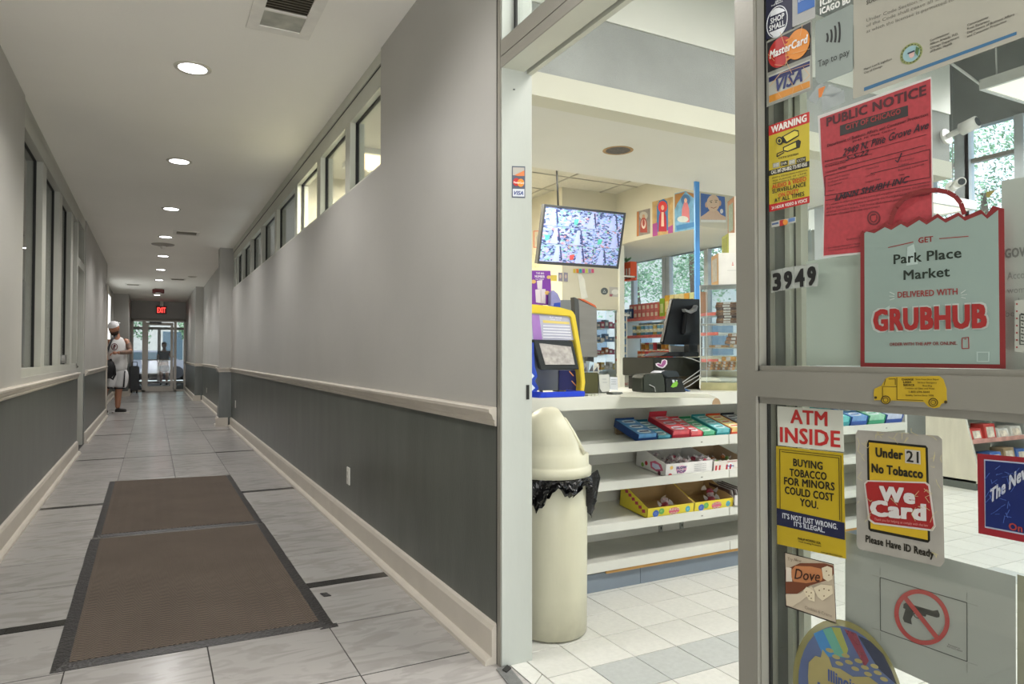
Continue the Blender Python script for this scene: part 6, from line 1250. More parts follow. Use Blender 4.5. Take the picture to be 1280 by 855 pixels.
# -- mastercard / visa
crack = ink('#d3a46a')
t, F = stick('payment_decal', 'cracked decal with red and orange circles and a blue lettered card below', 'sticker', [(957.8, 52), (1015, 24.5), (1015.5, 112), (958.2, 134)], pm('sheet_cracked', '#8f9087', .5, .1, 30))
F.poly('black_panel', [(959, 54), (1013, 27.5), (1013.3, 69), (959.5, 91)], ink('#16151a'), 2)
F.poly('red_circle', ell(975.5, 65, 15.3, 18.5, 30, sh=-.42), ink('#b3201d'), 3); F.poly('orange_circle', ell(997.5, 55, 14.5, 18.5, 30, sh=-.42), ink('#dd8a2a'), 4)
F.lines('interlock', [((982, 51), (990, 47.5)), ((981.5, 56), (989, 52.8)), ((981.5, 70), (990, 66.5)), ((983, 74.5), (991, 71))], 2.0, ink('#dd8a2a'), 5)
F.text('lettering', [('MasterCard', (962, 74), (1010, 53), 10)], ink('#ece8e2'), 6, bold=.035, shear=.15)
F.poly('card_panel', [(960.5, 95), (1012.5, 74), (1012.8, 110), (961, 129.5)], ink('#b5b5ab'), 2)
F.poly('navy_band', [(961, 97), (1012, 76), (1012, 82.5), (961, 103)], ink('#17205a'), 3); F.poly('orange_band', [(961.3, 120), (1012, 101), (1012.3, 108.5), (961.5, 128.5)], ink('#cf8a30'), 3)
F.text('lettering', [('VISA', (970, 115), (1003, 101.5), 16)], ink('#1c2a66'), 4, bold=.03, shear=.3)
F.lines('crack', [((975, 26+14), (982, 60)), ((982, 60), (983, 78)), ((983, 78), (990, 92)), ((1003, 31), (1000, 45)), ((960, 68), (968, 76)), ((968, 81), (981, 82)), ((981, 82), (984, 74)), ((990, 67), (1012, 61)), ((962, 108), (975, 92)), ((975, 92), (1012, 80)), ((985, 97), (992, 108)), ((992, 108), (990, 120)), ((1004, 84), (1012, 94)), ((1012, 94), (1003, 103)), ((970, 112), (978, 124)), ((1000, 104), (1004, 112))], .5, crack, 7)
# -- tap to pay
rr_ = [(1019, 30), (1020.5, 26.5), (1064, 5.5), (1067, 6.5), (1067.4, 84), (1065, 89), (1024, 105.5), (1021, 103), (1019.3, 98)]
t, F = stick('contactless_decal', 'grey-green rounded decal with four curved waves and small lettering', 'sticker', rr_, PAP('greygreen', '#8d9791'))
for k, (r_, l_) in enumerate(((0, 5.5), (5, 8), (10, 10.5), (15, 13))):
    cx, cy = 1033+r_, 47-r_*.45; pts = [(cx+1.6*math.cos(a), cy-l_*math.sin(a)) for a in [math.radians(q) for q in (-80, -50, -20, 0, 20, 50, 80)]]
    F.lines('wave', list(zip(pts, pts[1:])), 2.2, ink('#141414'), 2)
F.text('lettering', [('Tap to pay', (1022.5, 84), (1062, 68), 8)], ink('#252a28'), 2, bold=.0)
# -- official notice sheet
t, F = stick('official_notice', 'large beige official notice sheet with a round seal and a blue line along its foot', 'notice', [(1067, -60), (1300, -150), (1300, 39), (1066.3, 124)], PAP('beige', '#a8a597'))
F.poly('blue_line', [(1080, 109.5), (1270.5, 39.5), (1270.5, 43.3), (1080, 113.8)], ink('#3a6a8e'), 2)
F.text('lettering', [('Under Code Section 4-60-100', (1083, 27.5), (1180, -9), 4), ('of the Code shall cease all sales of alcohol', (1083, 34.3), (1225, -19), 4), ('at which the licensee is permitted to resume sales', (1083, 41.5), (1240, -17), 4)], ink('#6f6c62'), 2)
F.text('lettering', [('SOCIAL', (1083, 6), (1104, -3), 5)], ink('#5c594f'), 2, bold=.03)
F.text('lettering', [('Commissioner', (1162.5, 52), (1187, 42.5), 2.8), ('Allison Arwady, M.D.', (1162.5, 56.8), (1198, 43.2), 2.8), ('Chicago Department', (1162.5, 61.5), (1199, 47.5), 2.8), ('of Public Health', (1162.5, 66), (1190, 55.5), 2.8), ('Commissioner', (1209, 33), (1236, 22.5), 2.8), ('Rosa Escareno', (1209, 37.5), (1237, 27), 2.8), ('Department of Business Affairs', (1209, 42.3), (1268, 19), 2.8), ('and Consumer Protection', (1209, 47), (1258, 27.5), 2.8), ('Mayor Lori E. Lightfoot', (1080, 88), (1115, 74.5), 2.4), ('City of Chicago', (1080, 92.3), (1103, 83.5), 2.4)], ink('#55524a'), 2, bold=.012)
F.poly('seal_rim', ell(1139, 67, 14, 13, 32, sh=-.3), ink('#8b935c'), 2); F.poly('seal_field', ell(1139, 67, 10.5, 9.8, 28, sh=-.3), ink('#8fb0b4'), 3); F.polys('seal_shield', [[(1136, 66), (1143, 63), (1142.5, 70), (1139, 73), (1136.5, 71)]], ink('#c9a9a0'), 4); F.lines('seal_band', [((1134.5, 67), (1143, 63.5))], 1.6, ink('#2a3348'), 5); F.polys('seal_sprig', [[(1145, 58), (1149, 60), (1147, 70), (1144, 66)]], ink('#4a6b3c'), 5)
F.lines('seal_dashes', [((1139+12.2*math.cos(a), 67-11.3*math.sin(a)-.3*12.2*math.cos(a)), (1139+12.2*math.cos(a+.16), 67-11.3*math.sin(a+.16)-.3*12.2*math.cos(a+.16))) for a in [i*.35 for i in range(18)]], .9, ink('#3d4630'), 3)
# -- warning cctv
t, F = stick('camera_warning_decal', 'yellow and red camera surveillance warning decal', 'sticker', [(961, 157.5), (1011.5, 139.5), (1011.8, 253.5), (961.6, 265)], pm('sheet_warn', '#c4b033', .4, .04, 12))
F.poly('red_band', [(961, 157.5), (1011.5, 139.5), (1011.6, 153), (961, 170)], ink('#c02a26'), 2); F.poly('red_band', [(961.5, 256), (1011.7, 245), (1011.8, 253.5), (961.6, 265)], ink('#b8201f'), 2)
F.text('lettering', [('WARNING', (964, 166.8), (1008.5, 151.5), 8.5)], ink('#eee6de'), 3, bold=.05)
F.text('lettering', [('24 HOUR VIDEO & VOICE', (964.5, 262.3), (1009, 252.2), 4)], ink('#eee6de'), 3, bold=.03)
dk = ink('#24231c'); cam_y = ink('#d8c84a')
F.poly('camera_drawing', [(977, 171), (993, 162), (998, 163), (998.5, 170), (983, 179.5), (977, 178)], dk, 2); F.poly('camera_drawing', [(979.5, 171), (993, 163.6), (997.2, 164.5), (997.5, 169), (983.5, 177)], cam_y, 3)
F.poly('camera_lens', ell(974.5, 176, 4.6, 5.2, 14), dk, 4); F.polys('camera_lens_ring', ring(974, 176, 2.8, 3.3, .7, 12), cam_y, 5)
F.poly('camera_drawing', [(978.5, 184), (998, 174.5), (1001, 176.5), (999.5, 184.5), (984, 190), (979, 189)], dk, 2); F.poly('camera_drawing', [(980, 184.8), (994.5, 178), (995, 184), (984.5, 188.5), (980, 187.6)], cam_y, 3)
F.lines('camera_arm', [((971.5, 192), (979, 189)), ((971.5, 192), (971, 196)), ((971, 196), (980, 190.5))], 1.1, dk, 2)
F.text('lettering', [('CCTV SYSTEM', (973, 199.2), (998, 193.5), 2.4)], dk, 2, bold=.02)
F.polys('small_labels', [[(966, 204.5), (974, 202.5), (974, 208.5), (966, 210.3)], [(986, 200.5), (994, 198.7), (994, 204.6), (986, 206.5)]], ink('#a9a898'), 2); F.polys('dark_labels', [[(975.5, 202.3), (984.5, 200.3), (984.5, 206.3), (975.5, 208)], [(995.5, 198.3), (1007, 195.5), (1007, 201.7), (995.5, 204.5)]], dk, 2)
F.text('lettering', [('DVR', (976.5, 206.8), (983.6, 205), 3.2), ('CCTV', (996.3, 203), (1006.3, 200.4), 3.2)], ink('#d6d2b8'), 3, bold=.02); F.text('lettering', [('DVD', (967, 208.8), (973.3, 207.2), 3.2), ('DVD', (987, 204.8), (993.3, 203.2), 3.2)], ink('#e3e2d8'), 3, bold=.02)
F.poly('black_band', [(961.3, 213.3), (1011.6, 201), (1011.6, 208.6), (961.3, 220)], dk, 2); F.text('lettering', [('CALL 847-290-0852 773-907-0565', (964, 218), (1009, 207.3), 4.6)], ink('#e6e2d2'), 3, bold=.03)
F.text('lettering', [('SECURITY & VIDEO RECORDING IN OPERATION', (965, 223.7), (1009, 213.6), 2), ('FOR PURPOSE OF CRIME', (966, 227.4), (1008, 217.4), 2), ('PREVENTION & PUBLIC SAFETY', (966, 230.8), (1009, 220.5), 2)], dk, 2)
F.text('lettering', [('AUDIO & VIDEO', (965, 236.5), (1008, 226), 5.2), ('ON DUTY', (973, 247), (998.5, 241), 5.2)], ink('#c74a20'), 3, bold=.03); F.text('lettering', [('SURVEILLANCE', (965.5, 242), (1007.5, 232.4), 5), ('AT ALL TIMES', (968, 253.4), (1005.5, 244.4), 5)], dk, 3, bold=.02)
# -- small triple card strip
t, F = stick('card_strip_decal', 'tiny strip of three payment marks below the yellow camera warning', 'sticker', [(964.3, 277.5), (994.3, 270.7), (994.4, 278), (964.4, 284.5)], ink('#b9bab2'))
F.poly('navy_mark', [(965, 279.3), (973, 277.4), (973, 279.6), (965, 281.5)], ink('#48608c'), 2); F.poly('navy_mark', [(985.5, 273.4), (993.5, 271.5), (993.5, 276), (985.5, 277.8)], ink('#5a78a8'), 2); F.poly('red_mark', [(974.5, 275.5), (980, 274.3), (980, 281.6), (974.5, 282.8)], ink('#b02a24'), 2); F.poly('orange_mark', ell(981.5, 277.8, 3, 3.6, 14), ink('#d98a34'), 3)
# -- red public notice
t, F = stick('public_notice', 'red public notice sheet with handwriting, taped to the glass', 'notice', [(1022, 145), (1164, 95.5), (1167.5, 309), (1028.5, 322), (1029.5, 240), (1025.5, 200)], PAP('notice_white', '#c9c6c2'))
F.poly('red_sheet', [(1025, 148), (1163, 98.5), (1165, 307), (1029.5, 319.5), (1031, 240), (1027, 200)], pm('notice_red', '#a83a40', .6, .12, 120), 2)
ir = ink('#4a2026')
F.text('lettering', [('PUBLIC NOTICE', (1033, 158.5), (1158, 118.5), 11.5)], ir, 3, bold=.04)
F.poly('black_bar', [(1050, 157), (1134.7, 131.5), (1135, 145), (1050, 170)], ink('#35302f'), 3); F.text('lettering', [('CITY OF CHICAGO', (1057, 162.8), (1126, 142), 6.5)], ink('#9a3a3a'), 4, bold=.03)
F.text('lettering', [('Department of Business Affairs and Consumer Protection', (1034, 184), (1160, 144.5), 4), ('2945 N. Pine Grove', (1065, 178.5), (1120, 161.5), 2.5), ('at the premises', (1070, 182.8), (1105, 172), 2.5), ('Business Address', (1031, 203), (1053, 197.5), 2.5), ('Re-inspection Date', (1031, 209.5), (1057, 203), 2.5), ('Licensee Name', (1032, 216.5), (1058, 210), 2.5)], ir, 3, bold=.01)
hw = ink('#33202a')
F.text('handwriting', [('2949 N. Pine Grove Ave', (1053, 195.5), (1161, 160.5), 9), ('5-5-22', (1057, 201.5), (1086, 192.5), 6)], hw, 4, bold=.02, shear=.35)
F.lines('ruled_line', [((1050, 197.5), (1158, 168)), ((1032, 206), (1090, 192))], .5, ir, 3)
F.lines('form_box', [((1031, 220.5), (1162, 186.5)), ((1162, 186.5), (1162.8, 221)), ((1031, 245), (1162.8, 221.5)), ((1031, 220.5), (1031, 245)), ((1048, 210), (1157, 181.5)), ((1032, 250.5), (1163, 227)), ((1088, 217), (1160, 200))], .8, ir, 3)
F.text('lettering', [('Licensed Premises', (1035, 225), (1062, 218.5), 2.2), ('without license', (1035, 229), (1060, 223), 2.2), ('Suspended', (1035, 233.5), (1052, 229), 2.2), ('Taxes', (1035, 240), (1043, 238), 2.2), ('Closed Due', (1082, 213), (1099, 208.5), 2.5), ('Lien Due', (1082, 221.5), (1094, 218.5), 2.5), ('Unpaid Debt', (1082, 229), (1101, 224.5), 2.5), ('Expired License', (1123, 214), (1155, 206), 2.5), ('Control', (1123, 208), (1136, 205), 2.5), ('Other', (1123, 220.5), (1131, 218.5), 2.5), ('Tobacco', (1125, 203), (1143, 198), 2.2)], ir, 3)
F.lines('check_mark', [((1119, 200), (1122, 203)), ((1122, 203), (1127, 191))], 1.3, hw, 4)
F.text('handwriting', [('LMNN SHUBH INC', (1043.5, 251.5), (1137, 227.5), 7.5)], hw, 4, bold=.03, shear=.35)
F.text('lettering', [('It is unlawful to deface or remove this notice and any person who violates this provision', (1033, 257.5), (1162, 232), 2.6), ('shall be subject to the penalties provided by the Municipal Code of the City and', (1033, 262), (1162, 238), 2.6), ('all other remedies at law. This notice shall remain posted until compliance', (1033, 266.5), (1162, 243.5), 2.6), ('has been obtained from the department', (1033, 270.5), (1100, 259), 2.6), ('Questions call', (1058, 300.5), (1078, 297.5), 2.4), ('City of Chicago Department of Business Affairs', (1035, 311), (1085, 303.5), 2.2), ('Local business and consumer protection', (1036, 314), (1090, 306), 2.0)], ir, 3)
F.poly('printed_seal', ell(1092, 272.5, 8.3, 9, 26), ink('#6b2a30'), 3); F.polys('seal_ring', ring(1092, 272.5, 6.2, 6.8, .8, 20), ink('#a8383c'), 4); F.poly('seal_core', [(1089, 270), (1095, 269), (1095, 274), (1092, 277), (1089, 275)], ink('#a8383c'), 4)
# -- house number
t = thing('house_number', 'black number 3949 on clear squares stuck to the glass', 'numbers', aX(SX, 965, 365)); F = Flat(0, SX, -1, t)
F.polys('clear_square', [[(964, 338.5), (978, 335.5), (978, 363), (964, 366)], [(978.5, 335.3), (992, 333), (992, 360.5), (978.5, 363)], [(992.5, 333), (1006.5, 331), (1006.5, 359), (992.5, 360.5)], [(1007, 330.8), (1022.5, 328.8), (1022.5, 357.8), (1007, 359)]], pm('clear_square', '#b9bdb6', .3, .04, 10, alpha=.55), 1)
F.text('digits', [('3', (965.8, 364), (976.5, 362.2), 22), ('9', (979.8, 361.7), (990.5, 360), 22), ('4', (993.5, 360), (1006, 357.8), 22.5), ('9', (1009, 357.8), (1020.3, 356), 24)], ink('#0f0f0f'), 3, bold=.055)
# -- pale sheet behind
t, F = stick('blank_paper', 'blank pale green sheet behind the house number, left of the delivery bag sticker', 'paper', [(1008, 327), (1080, 315.5), (1080, 457.5), (1008, 456.5)], pm('sheet_palegreen', '#b5bdb2', .5, .04, 3), x=1.1975)
t, F = stick('policy_sheet', 'white printed sheet at the right edge behind the glass', 'paper', [(1252, 226), (1300, 218), (1300, 468), (1252, 462.5)], pm('sheet_policy', '#b3b4ac', .5, .04, 3), x=1.1975)
F.text('lettering', [('GOV', (1256, 323), (1282, 320.5), 12)], ink('#7d7d78'), 2, bold=.04); F.text('lettering', [('Acco', (1259, 349.5), (1281, 347.5), 9), ('wom', (1259, 367), (1281, 365.5), 8), ('be', (1273, 381), (1283, 380), 9), ('be', (1257, 396), (1268, 395.3), 8)], ink('#8b8b86'), 2, bold=-.005)
t, F = stick('receipt_slip', 'small bordered slip with vertical printing at the right edge of the glass', 'paper', [(1268.5, 376), (1292, 373), (1292, 441), (1268.5, 440)], PAP('slip', '#a9aca0'))
F.polys('slip_border', ring(1282, 412, 11, 27, 1.6, 4, a0=45, a1=405), ink('#4a4f4a'), 2); F.lines('red_dots', [((1270, 380+i*9), (1272, 380+i*9)) for i in range(7)], 2.2, ink('#8c3a34'), 3); F.lines('digits', [((1276+(i % 2), 392+i*4.2), (1280-(i % 2), 393+i*4.2)) for i in range(9)], 1.5, ink('#30342f'), 3)
# -- delivery bag
xb = [(1075.5, 292), (1078, 288), (1082, 290.5), (1092, 286.5), (1098, 285.8), (1106, 279), (1113, 283), (1126, 275), (1133, 279.5), (1149, 270), (1158, 276), (1172, 267), (1181, 273.5), (1198, 265.5), (1205, 271), (1226, 262), (1233, 268.5), (1241, 257), (1255, 261), (1257, 461), (1075.5, 458.5)]
t, F = stick('delivery_bag_decal', 'large paper-bag shaped decal with red border and handle advertising delivery', 'sticker', xb, pm('sheet_bagred', '#7c2324', .4, .05, 8), x=SX-.006)
F.poly('pale_green_field', [(1080.5, 291.5), (1083, 289.5), (1093, 291.5), (1106, 284), (1114, 287.5), (1126, 280), (1134, 284.5), (1149, 275), (1158, 281), (1172, 272), (1182, 278.5), (1198, 270), (1206, 276), (1227, 267.5), (1234, 273.5), (1247.5, 262.5), (1249.5, 455.5), (1080.8, 453.5)], pm('sheet_baggreen', '#87988f', .45, .06, 2.0), 2)
hp = [(1113, 281), (1115, 270), (1120, 259), (1129, 249), (1141, 242), (1155, 238.5), (1171, 237.5), (1184, 240), (1194, 245.5), (1201, 254), (1205.5, 268)]
F.lines('bag_handle', list(zip(hp, hp[1:])), 6.0, MATS['sheet_bagred'], 1)
rd = ink('#8e2c2b')
F.lines('thin_rule', [((1110, 309.5), (1141.5, 302.5)), ((1174, 298.3), (1210.5, 295.3))], .9, rd, 3)
F.text('lettering', [('GET', (1148, 304), (1166.5, 302), 7), ('DELIVERED WITH', (1122, 372.3), (1197, 368.2), 7.5)], rd, 3, bold=.02)
F.text('lettering', [('Park Place', (1117, 330.3), (1202, 322), 12), ('Market', (1129.5, 350), (1187.5, 345.5), 12)], ink('#1f2b22'), 3, bold=.02)
F.text('letter_outline', [('GRUBHUB', (1089, 415.8), (1236.5, 411.5), 30)], ink('#b3b9b2'), 3, bold=.085)
F.text('lettering', [('GRUBHUB', (1091.5, 414), (1234, 410), 27)], ink('#962422'), 5, bold=.055)
F.text('lettering', [('ORDER WITH THE APP OR ONLINE.', (1112, 432.5), (1196.5, 431), 4)], ink('#7c2726'), 3, bold=.02)
F.lines('phone_outline', [((1202.5, 422.5), (1210.5, 421.5)), ((1210.5, 421.5), (1211, 435.5)), ((1211, 435.5), (1202.5, 435.8)), ((1202.5, 435.8), (1202.5, 422.5)), ((1205.5, 424), (1208, 423.8))], .9, rd, 3)
F.lines('burst_lines', [((1112, 365), (1118, 368)), ((1111.5, 370), (1117.5, 370.5)), ((1112, 375), (1118, 373)), ((1201, 366.5), (1207, 362.5)), ((1201.5, 369), (1208.5, 368)), ((1201.5, 371.5), (1207, 373))], .7, ink('#b7bdb6'), 3)
F.polys('faded_doodle', ring(1228.5, 446, 11, 9, 1.8, 4, a0=45, a1=405)+[[(1134, 309), (1142, 305), (1147, 330), (1133, 332)], [(1105, 386), (1112, 382), (1110, 392), (1103, 393)]], ink('#a4b4ad'), 3)
t = thing('yellow_tape_tab', 'small yellow tape tab on the tall window above the bag sticker', 'tape', aX(1.1975, 1232, 243)); F = Flat(0, 1.1975, -1, t); F.poly('tab', [(1233, 240), (1245, 237), (1241, 241), (1236, 247), (1232.5, 246)], ink('#a3914a'), 1)
# -- torn scraps of tape
t = thing('tape_remnants', 'torn clear tape remnants with an orange corner under the contactless decal', 'tape', aX(SX, 1025, 120)); F = Flat(0, SX, -1, t)
cl_ = pm('clear_tape', '#aeb4b4', .3, .1, 20, alpha=.5); F.polys('clear_tape', [[(1010, 124), (1024, 104), (1032, 107), (1020, 131)], [(1036, 106), (1053, 112), (1042, 121), (1027, 119)], [(1027, 121), (1055, 113), (1056, 128), (1028, 140)]], cl_, 1); F.poly('orange_corner', [(1023, 111), (1031.5, 107.5), (1026.5, 121), (1023.5, 122)], ink('#d87c34'), 2)
# -- van sticker on the rail
RX = 1.1545
t, F = stick('van_decal', 'yellow van shaped decal on the middle rail of the panel', 'sticker', [(1092, 493), (1093, 486), (1102, 482), (1107, 473), (1112, 471), (1174, 470), (1179, 474), (1183, 486), (1183.5, 503), (1177, 504.5), (1174, 509), (1167, 510.5), (1160, 508), (1155, 502.5), (1114, 500.5), (1110, 505), (1104, 504), (1101, 500), (1093, 500.5)], pm('van_yellow', '#b89a22', .4, .05, 10), x=RX)
vd = ink('#3b3010'); F.lines('van_outline', [((1102, 483), (1121, 483.5)), ((1121, 472), (1121, 499.5)), ((1107, 474), (1105, 481.5)), ((1111, 474), (1119, 473.5)), ((1119, 473.5), (1119, 481)), ((1103, 484), (1103, 499)), ((1121, 499.5), (1154, 500.5))], .6, vd, 2)
for cx, cy in ((1107, 500), (1166.5, 503)): F.polys('van_wheel', ring(cx, cy, 6, 5.5, 1.0, 18)+ring(cx, cy, 3.4, 3.2, .7, 14), vd, 3)
F.polys('van_lamp', [ell(1094.5, 497, 1.6, 1.6, 10), ell(1182, 502.5, 2, 2, 10)], vd, 3)
F.text('lettering', [('CHANGE', (1127, 475.5), (1142, 475.6), 2.6), ('LASH', (1129, 479), (1139, 479.1), 2.6), ('SERVICE', (1129, 482.5), (1143, 482.7), 2.6)], vd, 3, bold=.04)
F.text('lettering', [('Store Front Door Repair', (1144.5, 475), (1174, 475.2), 2), ('24 Hour Emergency', (1147, 479.2), (1171, 479.4), 2), ('Boarding', (1153.5, 483), (1165, 483.2), 2), ('Commercial Glass and Metal', (1131, 486.3), (1168, 486.8), 2), ('1-800-694-6644', (1136, 491), (1162, 491.3), 2.5), ('Quality Service Since 1978', (1132, 495), (1167, 495.5), 2)], vd, 3, bold=.01)
# -- ATM inside
t, F = stick('atm_decal', 'white decal with red capitals reading ATM inside', 'sticker', [(971.5, 507.5), (1053.5, 513), (1055, 565), (972.5, 556.5)], pm('sheet_atm', '#c9cabc', .4, .04, 3))
ar = ink('#b32a26'); F.text('lettering', [('ATM', (988, 529), (1034.5, 533), 17.5), ('INSIDE', (975, 552.5), (1050.5, 559.5), 19)], ar, 2, bold=.03)
# -- tobacco minors
t, F = stick('tobacco_warning_decal', 'yellow tobacco warning decal with a dark blue band, under the ATM decal', 'sticker', [(970, 557.5), (1054, 566.5), (1057.5, 698.5), (971.5, 680)], pm('sheet_tobacco', '#b39a1c', .4, .05, 5))
F.lines('thin_frame', [((974.5, 561.5), (1051, 570)), ((1051, 570), (1052, 652)), ((974.5, 561.5), (975, 637)), ((977, 564.5), (1048.5, 572.5)), ((1048.5, 572.5), (1049.5, 650))], .8, ink('#4a3d0c'), 2)
tk = ink('#211d12'); F.text('lettering', [('BUYING', (991.5, 582.5), (1028.5, 587.5), 9.5), ('TOBACCO', (987, 595), (1033.5, 600.5), 9.5), ('FOR MINORS', (980, 605.5), (1043.5, 613.5), 9.5), ('COULD COST', (981, 617), (1042.5, 627), 9.5), ('YOU.', (1000, 632), (1023, 636.5), 9.5)], tk, 2, bold=.035)
F.poly('navy_band', [(970.8, 635), (1055.5, 653.5), (1056, 675), (971, 656)], ink('#171c3c'), 2); F.text('lettering', [("IT'S NOT JUST WRONG.", (978, 647.5), (1047, 662), 6.5), ("IT'S ILLEGAL.", (992.5, 657.5), (1031, 666), 6)], ink('#c9cdd2'), 3, bold=.028)
F.text('lettering', [('PHILIP MORRIS USA', (997.5, 674.5), (1026, 680.5), 3), ('Youth Smoking Prevention', (998, 677.6), (1026.5, 683.7), 2), ('www.ageofpurchase.com', (1026, 690.5), (1053, 696.3), 1.8)], tk, 2, bold=.02)
# -- We Card
rp = [(1069.5, 543), (1072, 537.5), (1172.5, 544.5), (1177.5, 549), (1180.5, 703), (1175.5, 708.5), (1075, 686.5), (1071, 682)]
t, F = stick('age_check_decal', 'crackled grey decal with yellow panel and red badge about showing ID', 'sticker', rp, pm('sheet_crackle', '#9c988e', .45, .12, 18))
F.poly('black_frame', [(1083.5, 552), (1086, 550), (1157, 557), (1159.5, 560), (1162.5, 675.5), (1160, 678.5), (1088, 664), (1085.5, 661)], ink('#17160f'), 2); F.poly('yellow_panel', [(1086.2, 553), (1156.5, 560), (1159.5, 675), (1088.2, 660.5)], pm('sheet_cardyellow', '#c09f22', .4, .05, 8), 3)
F.text('lettering', [('Under', (1094.5, 571), (1129, 574.8), 12), ('No Tobacco', (1089.5, 590.5), (1154, 598.5), 11.5)], tk, 4, bold=.045)
F.poly('grey_patch', [(1131, 561.5), (1150, 563.5), (1150.5, 580.5), (1131.5, 578.5)], ink('#b3aea4'), 4); F.text('lettering', [('21', (1133, 577), (1148.5, 579), 14)], ink('#26241f'), 5, bold=.02)
bd = [(1080, 604), (1084, 600.3), (1157, 602.5), (1162, 606), (1169.5, 658), (1165.5, 664), (1092, 655), (1085.5, 650)]
F.poly('badge_rim', bd, ink('#c4c0b8'), 4); F.poly('red_badge', [(1081.8, 605), (1085, 602), (1156, 604.3), (1160, 607.5), (1167, 657), (1163.5, 661.5), (1093.5, 653), (1087.5, 648.5)], ink('#96201f'), 5)
F.text('lettering', [('We', (1099, 626), (1144, 630.5), 19), ('Card', (1087.5, 644.5), (1158, 651.5), 20)], ink('#c9c5c0'), 6, bold=.06)
F.text('lettering', [('Thank you for helping us comply with the law', (1093, 650.3), (1160, 658.5), 3)], ink('#c98f88'), 6)
F.text('lettering', [('Please Have ID Ready', (1082, 677.5), (1167.5, 697.5), 9)], tk, 2, bold=.04)
cr = ink('#b9ad80'); rq = random.Random(4)
for reg in (((1072, 541), (1082, 680)), ((1162, 548), (1177, 700)), ((1085, 540), (1160, 549)), ((1083, 605), (1165, 655))):
    segs = []
    for k in range(9): a = (rq.uniform(reg[0][0], reg[1][0]), rq.uniform(reg[0][1], reg[1][1])); b = (min(max(a[0]+rq.uniform(-9, 9), 1072), 1176), a[1]+rq.uniform(-9, 9)); segs += [(a, b), (b, (min(b[0]+rq.uniform(-2, 6), 1177), b[1]+rq.uniform(-8, 8)))]
    F.lines('crackle', segs, .5, cr, 7)
# -- sweets decal
t, F = stick('chocolate_decal', 'cream and brown chocolate decal with a black outline, below the tobacco warning', 'sticker', [(980.5, 690), (1042, 705), (1045.5, 780), (981.8, 758)], ink('#2a211c'))
F.poly('cream_field', [(981.5, 691.3), (1041.3, 706), (1044.5, 778), (982.8, 756.8)], pm('sheet_cream', '#b9ab94', .4, .06, 10), 2)
F.poly('brown_swirl', [(981.8, 712), (1000, 704), (1030, 704), (1041, 707), (1042.5, 716), (1038, 724), (1012, 732), (996, 742.5), (982.3, 742)], ink('#6f3d24'), 3); F.poly('cream_wave', [(982, 743), (1000, 742), (1014, 733), (1018, 738), (1000, 752), (990, 758.5), (983, 756)], ink('#cdbfa6'), 4)
F.poly('badge', [(989, 713), (994, 707.5), (1013, 708), (1026, 711), (1029, 718), (1027, 726), (1008, 729), (992, 727), (988.5, 720)], ink('#b9794c'), 4); F.poly('badge_light', [(982.5, 709), (989, 710), (990, 727), (982.5, 727)], ink('#d8cdbc'), 4)
F.text('lettering', [('Dove', (993, 723.5), (1025, 727.5), 13)], ink('#3a1c10'), 5, bold=.01, shear=.2)
F.text('lettering', [('Try New', (984.5, 700.5), (1002, 703), 4)], ink('#7a6a58'), 4, shear=.2)
F.polys('chocolate_piece', [[(1027, 710), (1034, 707.5), (1040, 710), (1040, 724), (1035, 727), (1029, 723)], [(1004, 738), (1008, 733.5), (1018, 740), (1018, 752), (1011, 750)], [(1017, 735), (1026, 730.5), (1040, 732), (1041, 742), (1028, 751), (1022, 746)]], ink('#d9ccae'), 5)
F.polys('crumb', [ell(x, y, .8, .8, 6) for x, y in ((1008, 740), (1011, 745), (1014, 741), (1014, 748), (1024, 738), (1030, 736), (1036, 738), (1030, 745), (1033, 714), (1036, 719))], ink('#6b4a2e'), 6)
F.text('lettering', [('Cookies & Creme', (1006, 761), (1040, 772), 4)], ink('#8d8172'), 4)
# -- newspaper decal
t, F = stick('newspaper_decal', 'red bordered blue newspaper decal at the right edge of the lower glass', 'sticker', [(1221.5, 567), (1310, 574), (1310, 684), (1223, 666.5)], pm('sheet_newsred', '#8a1f28', .4, .05, 8))
F.poly('white_line', [(1230, 574), (1310, 581), (1310, 674.5), (1231, 659.5)], ink('#a9aebc'), 2); F.poly('blue_field', [(1231.5, 575.8), (1310, 582.8), (1310, 672.5), (1232, 657.8)], pm('sheet_newsblue', '#16245c', .35, .1, 10), 3)
F.text('lettering', [('The New York', (1238, 629), (1318, 572), 17)], ink('#b9bcc4'), 4, bold=.045, shear=.1); F.text('lettering', [('On Sale', (1261, 662), (1306, 671), 9)], ink('#a03a34'), 4, bold=.03)
rq = random.Random(9); F.lines('crackle', [(a, (a[0]+rq.uniform(-9, 9), a[1]+rq.uniform(-9, 9))) for a in [(rq.uniform(1236, 1275), rq.uniform(586, 650)) for _ in range(34)]], .5, ink('#4a64a8'), 5)
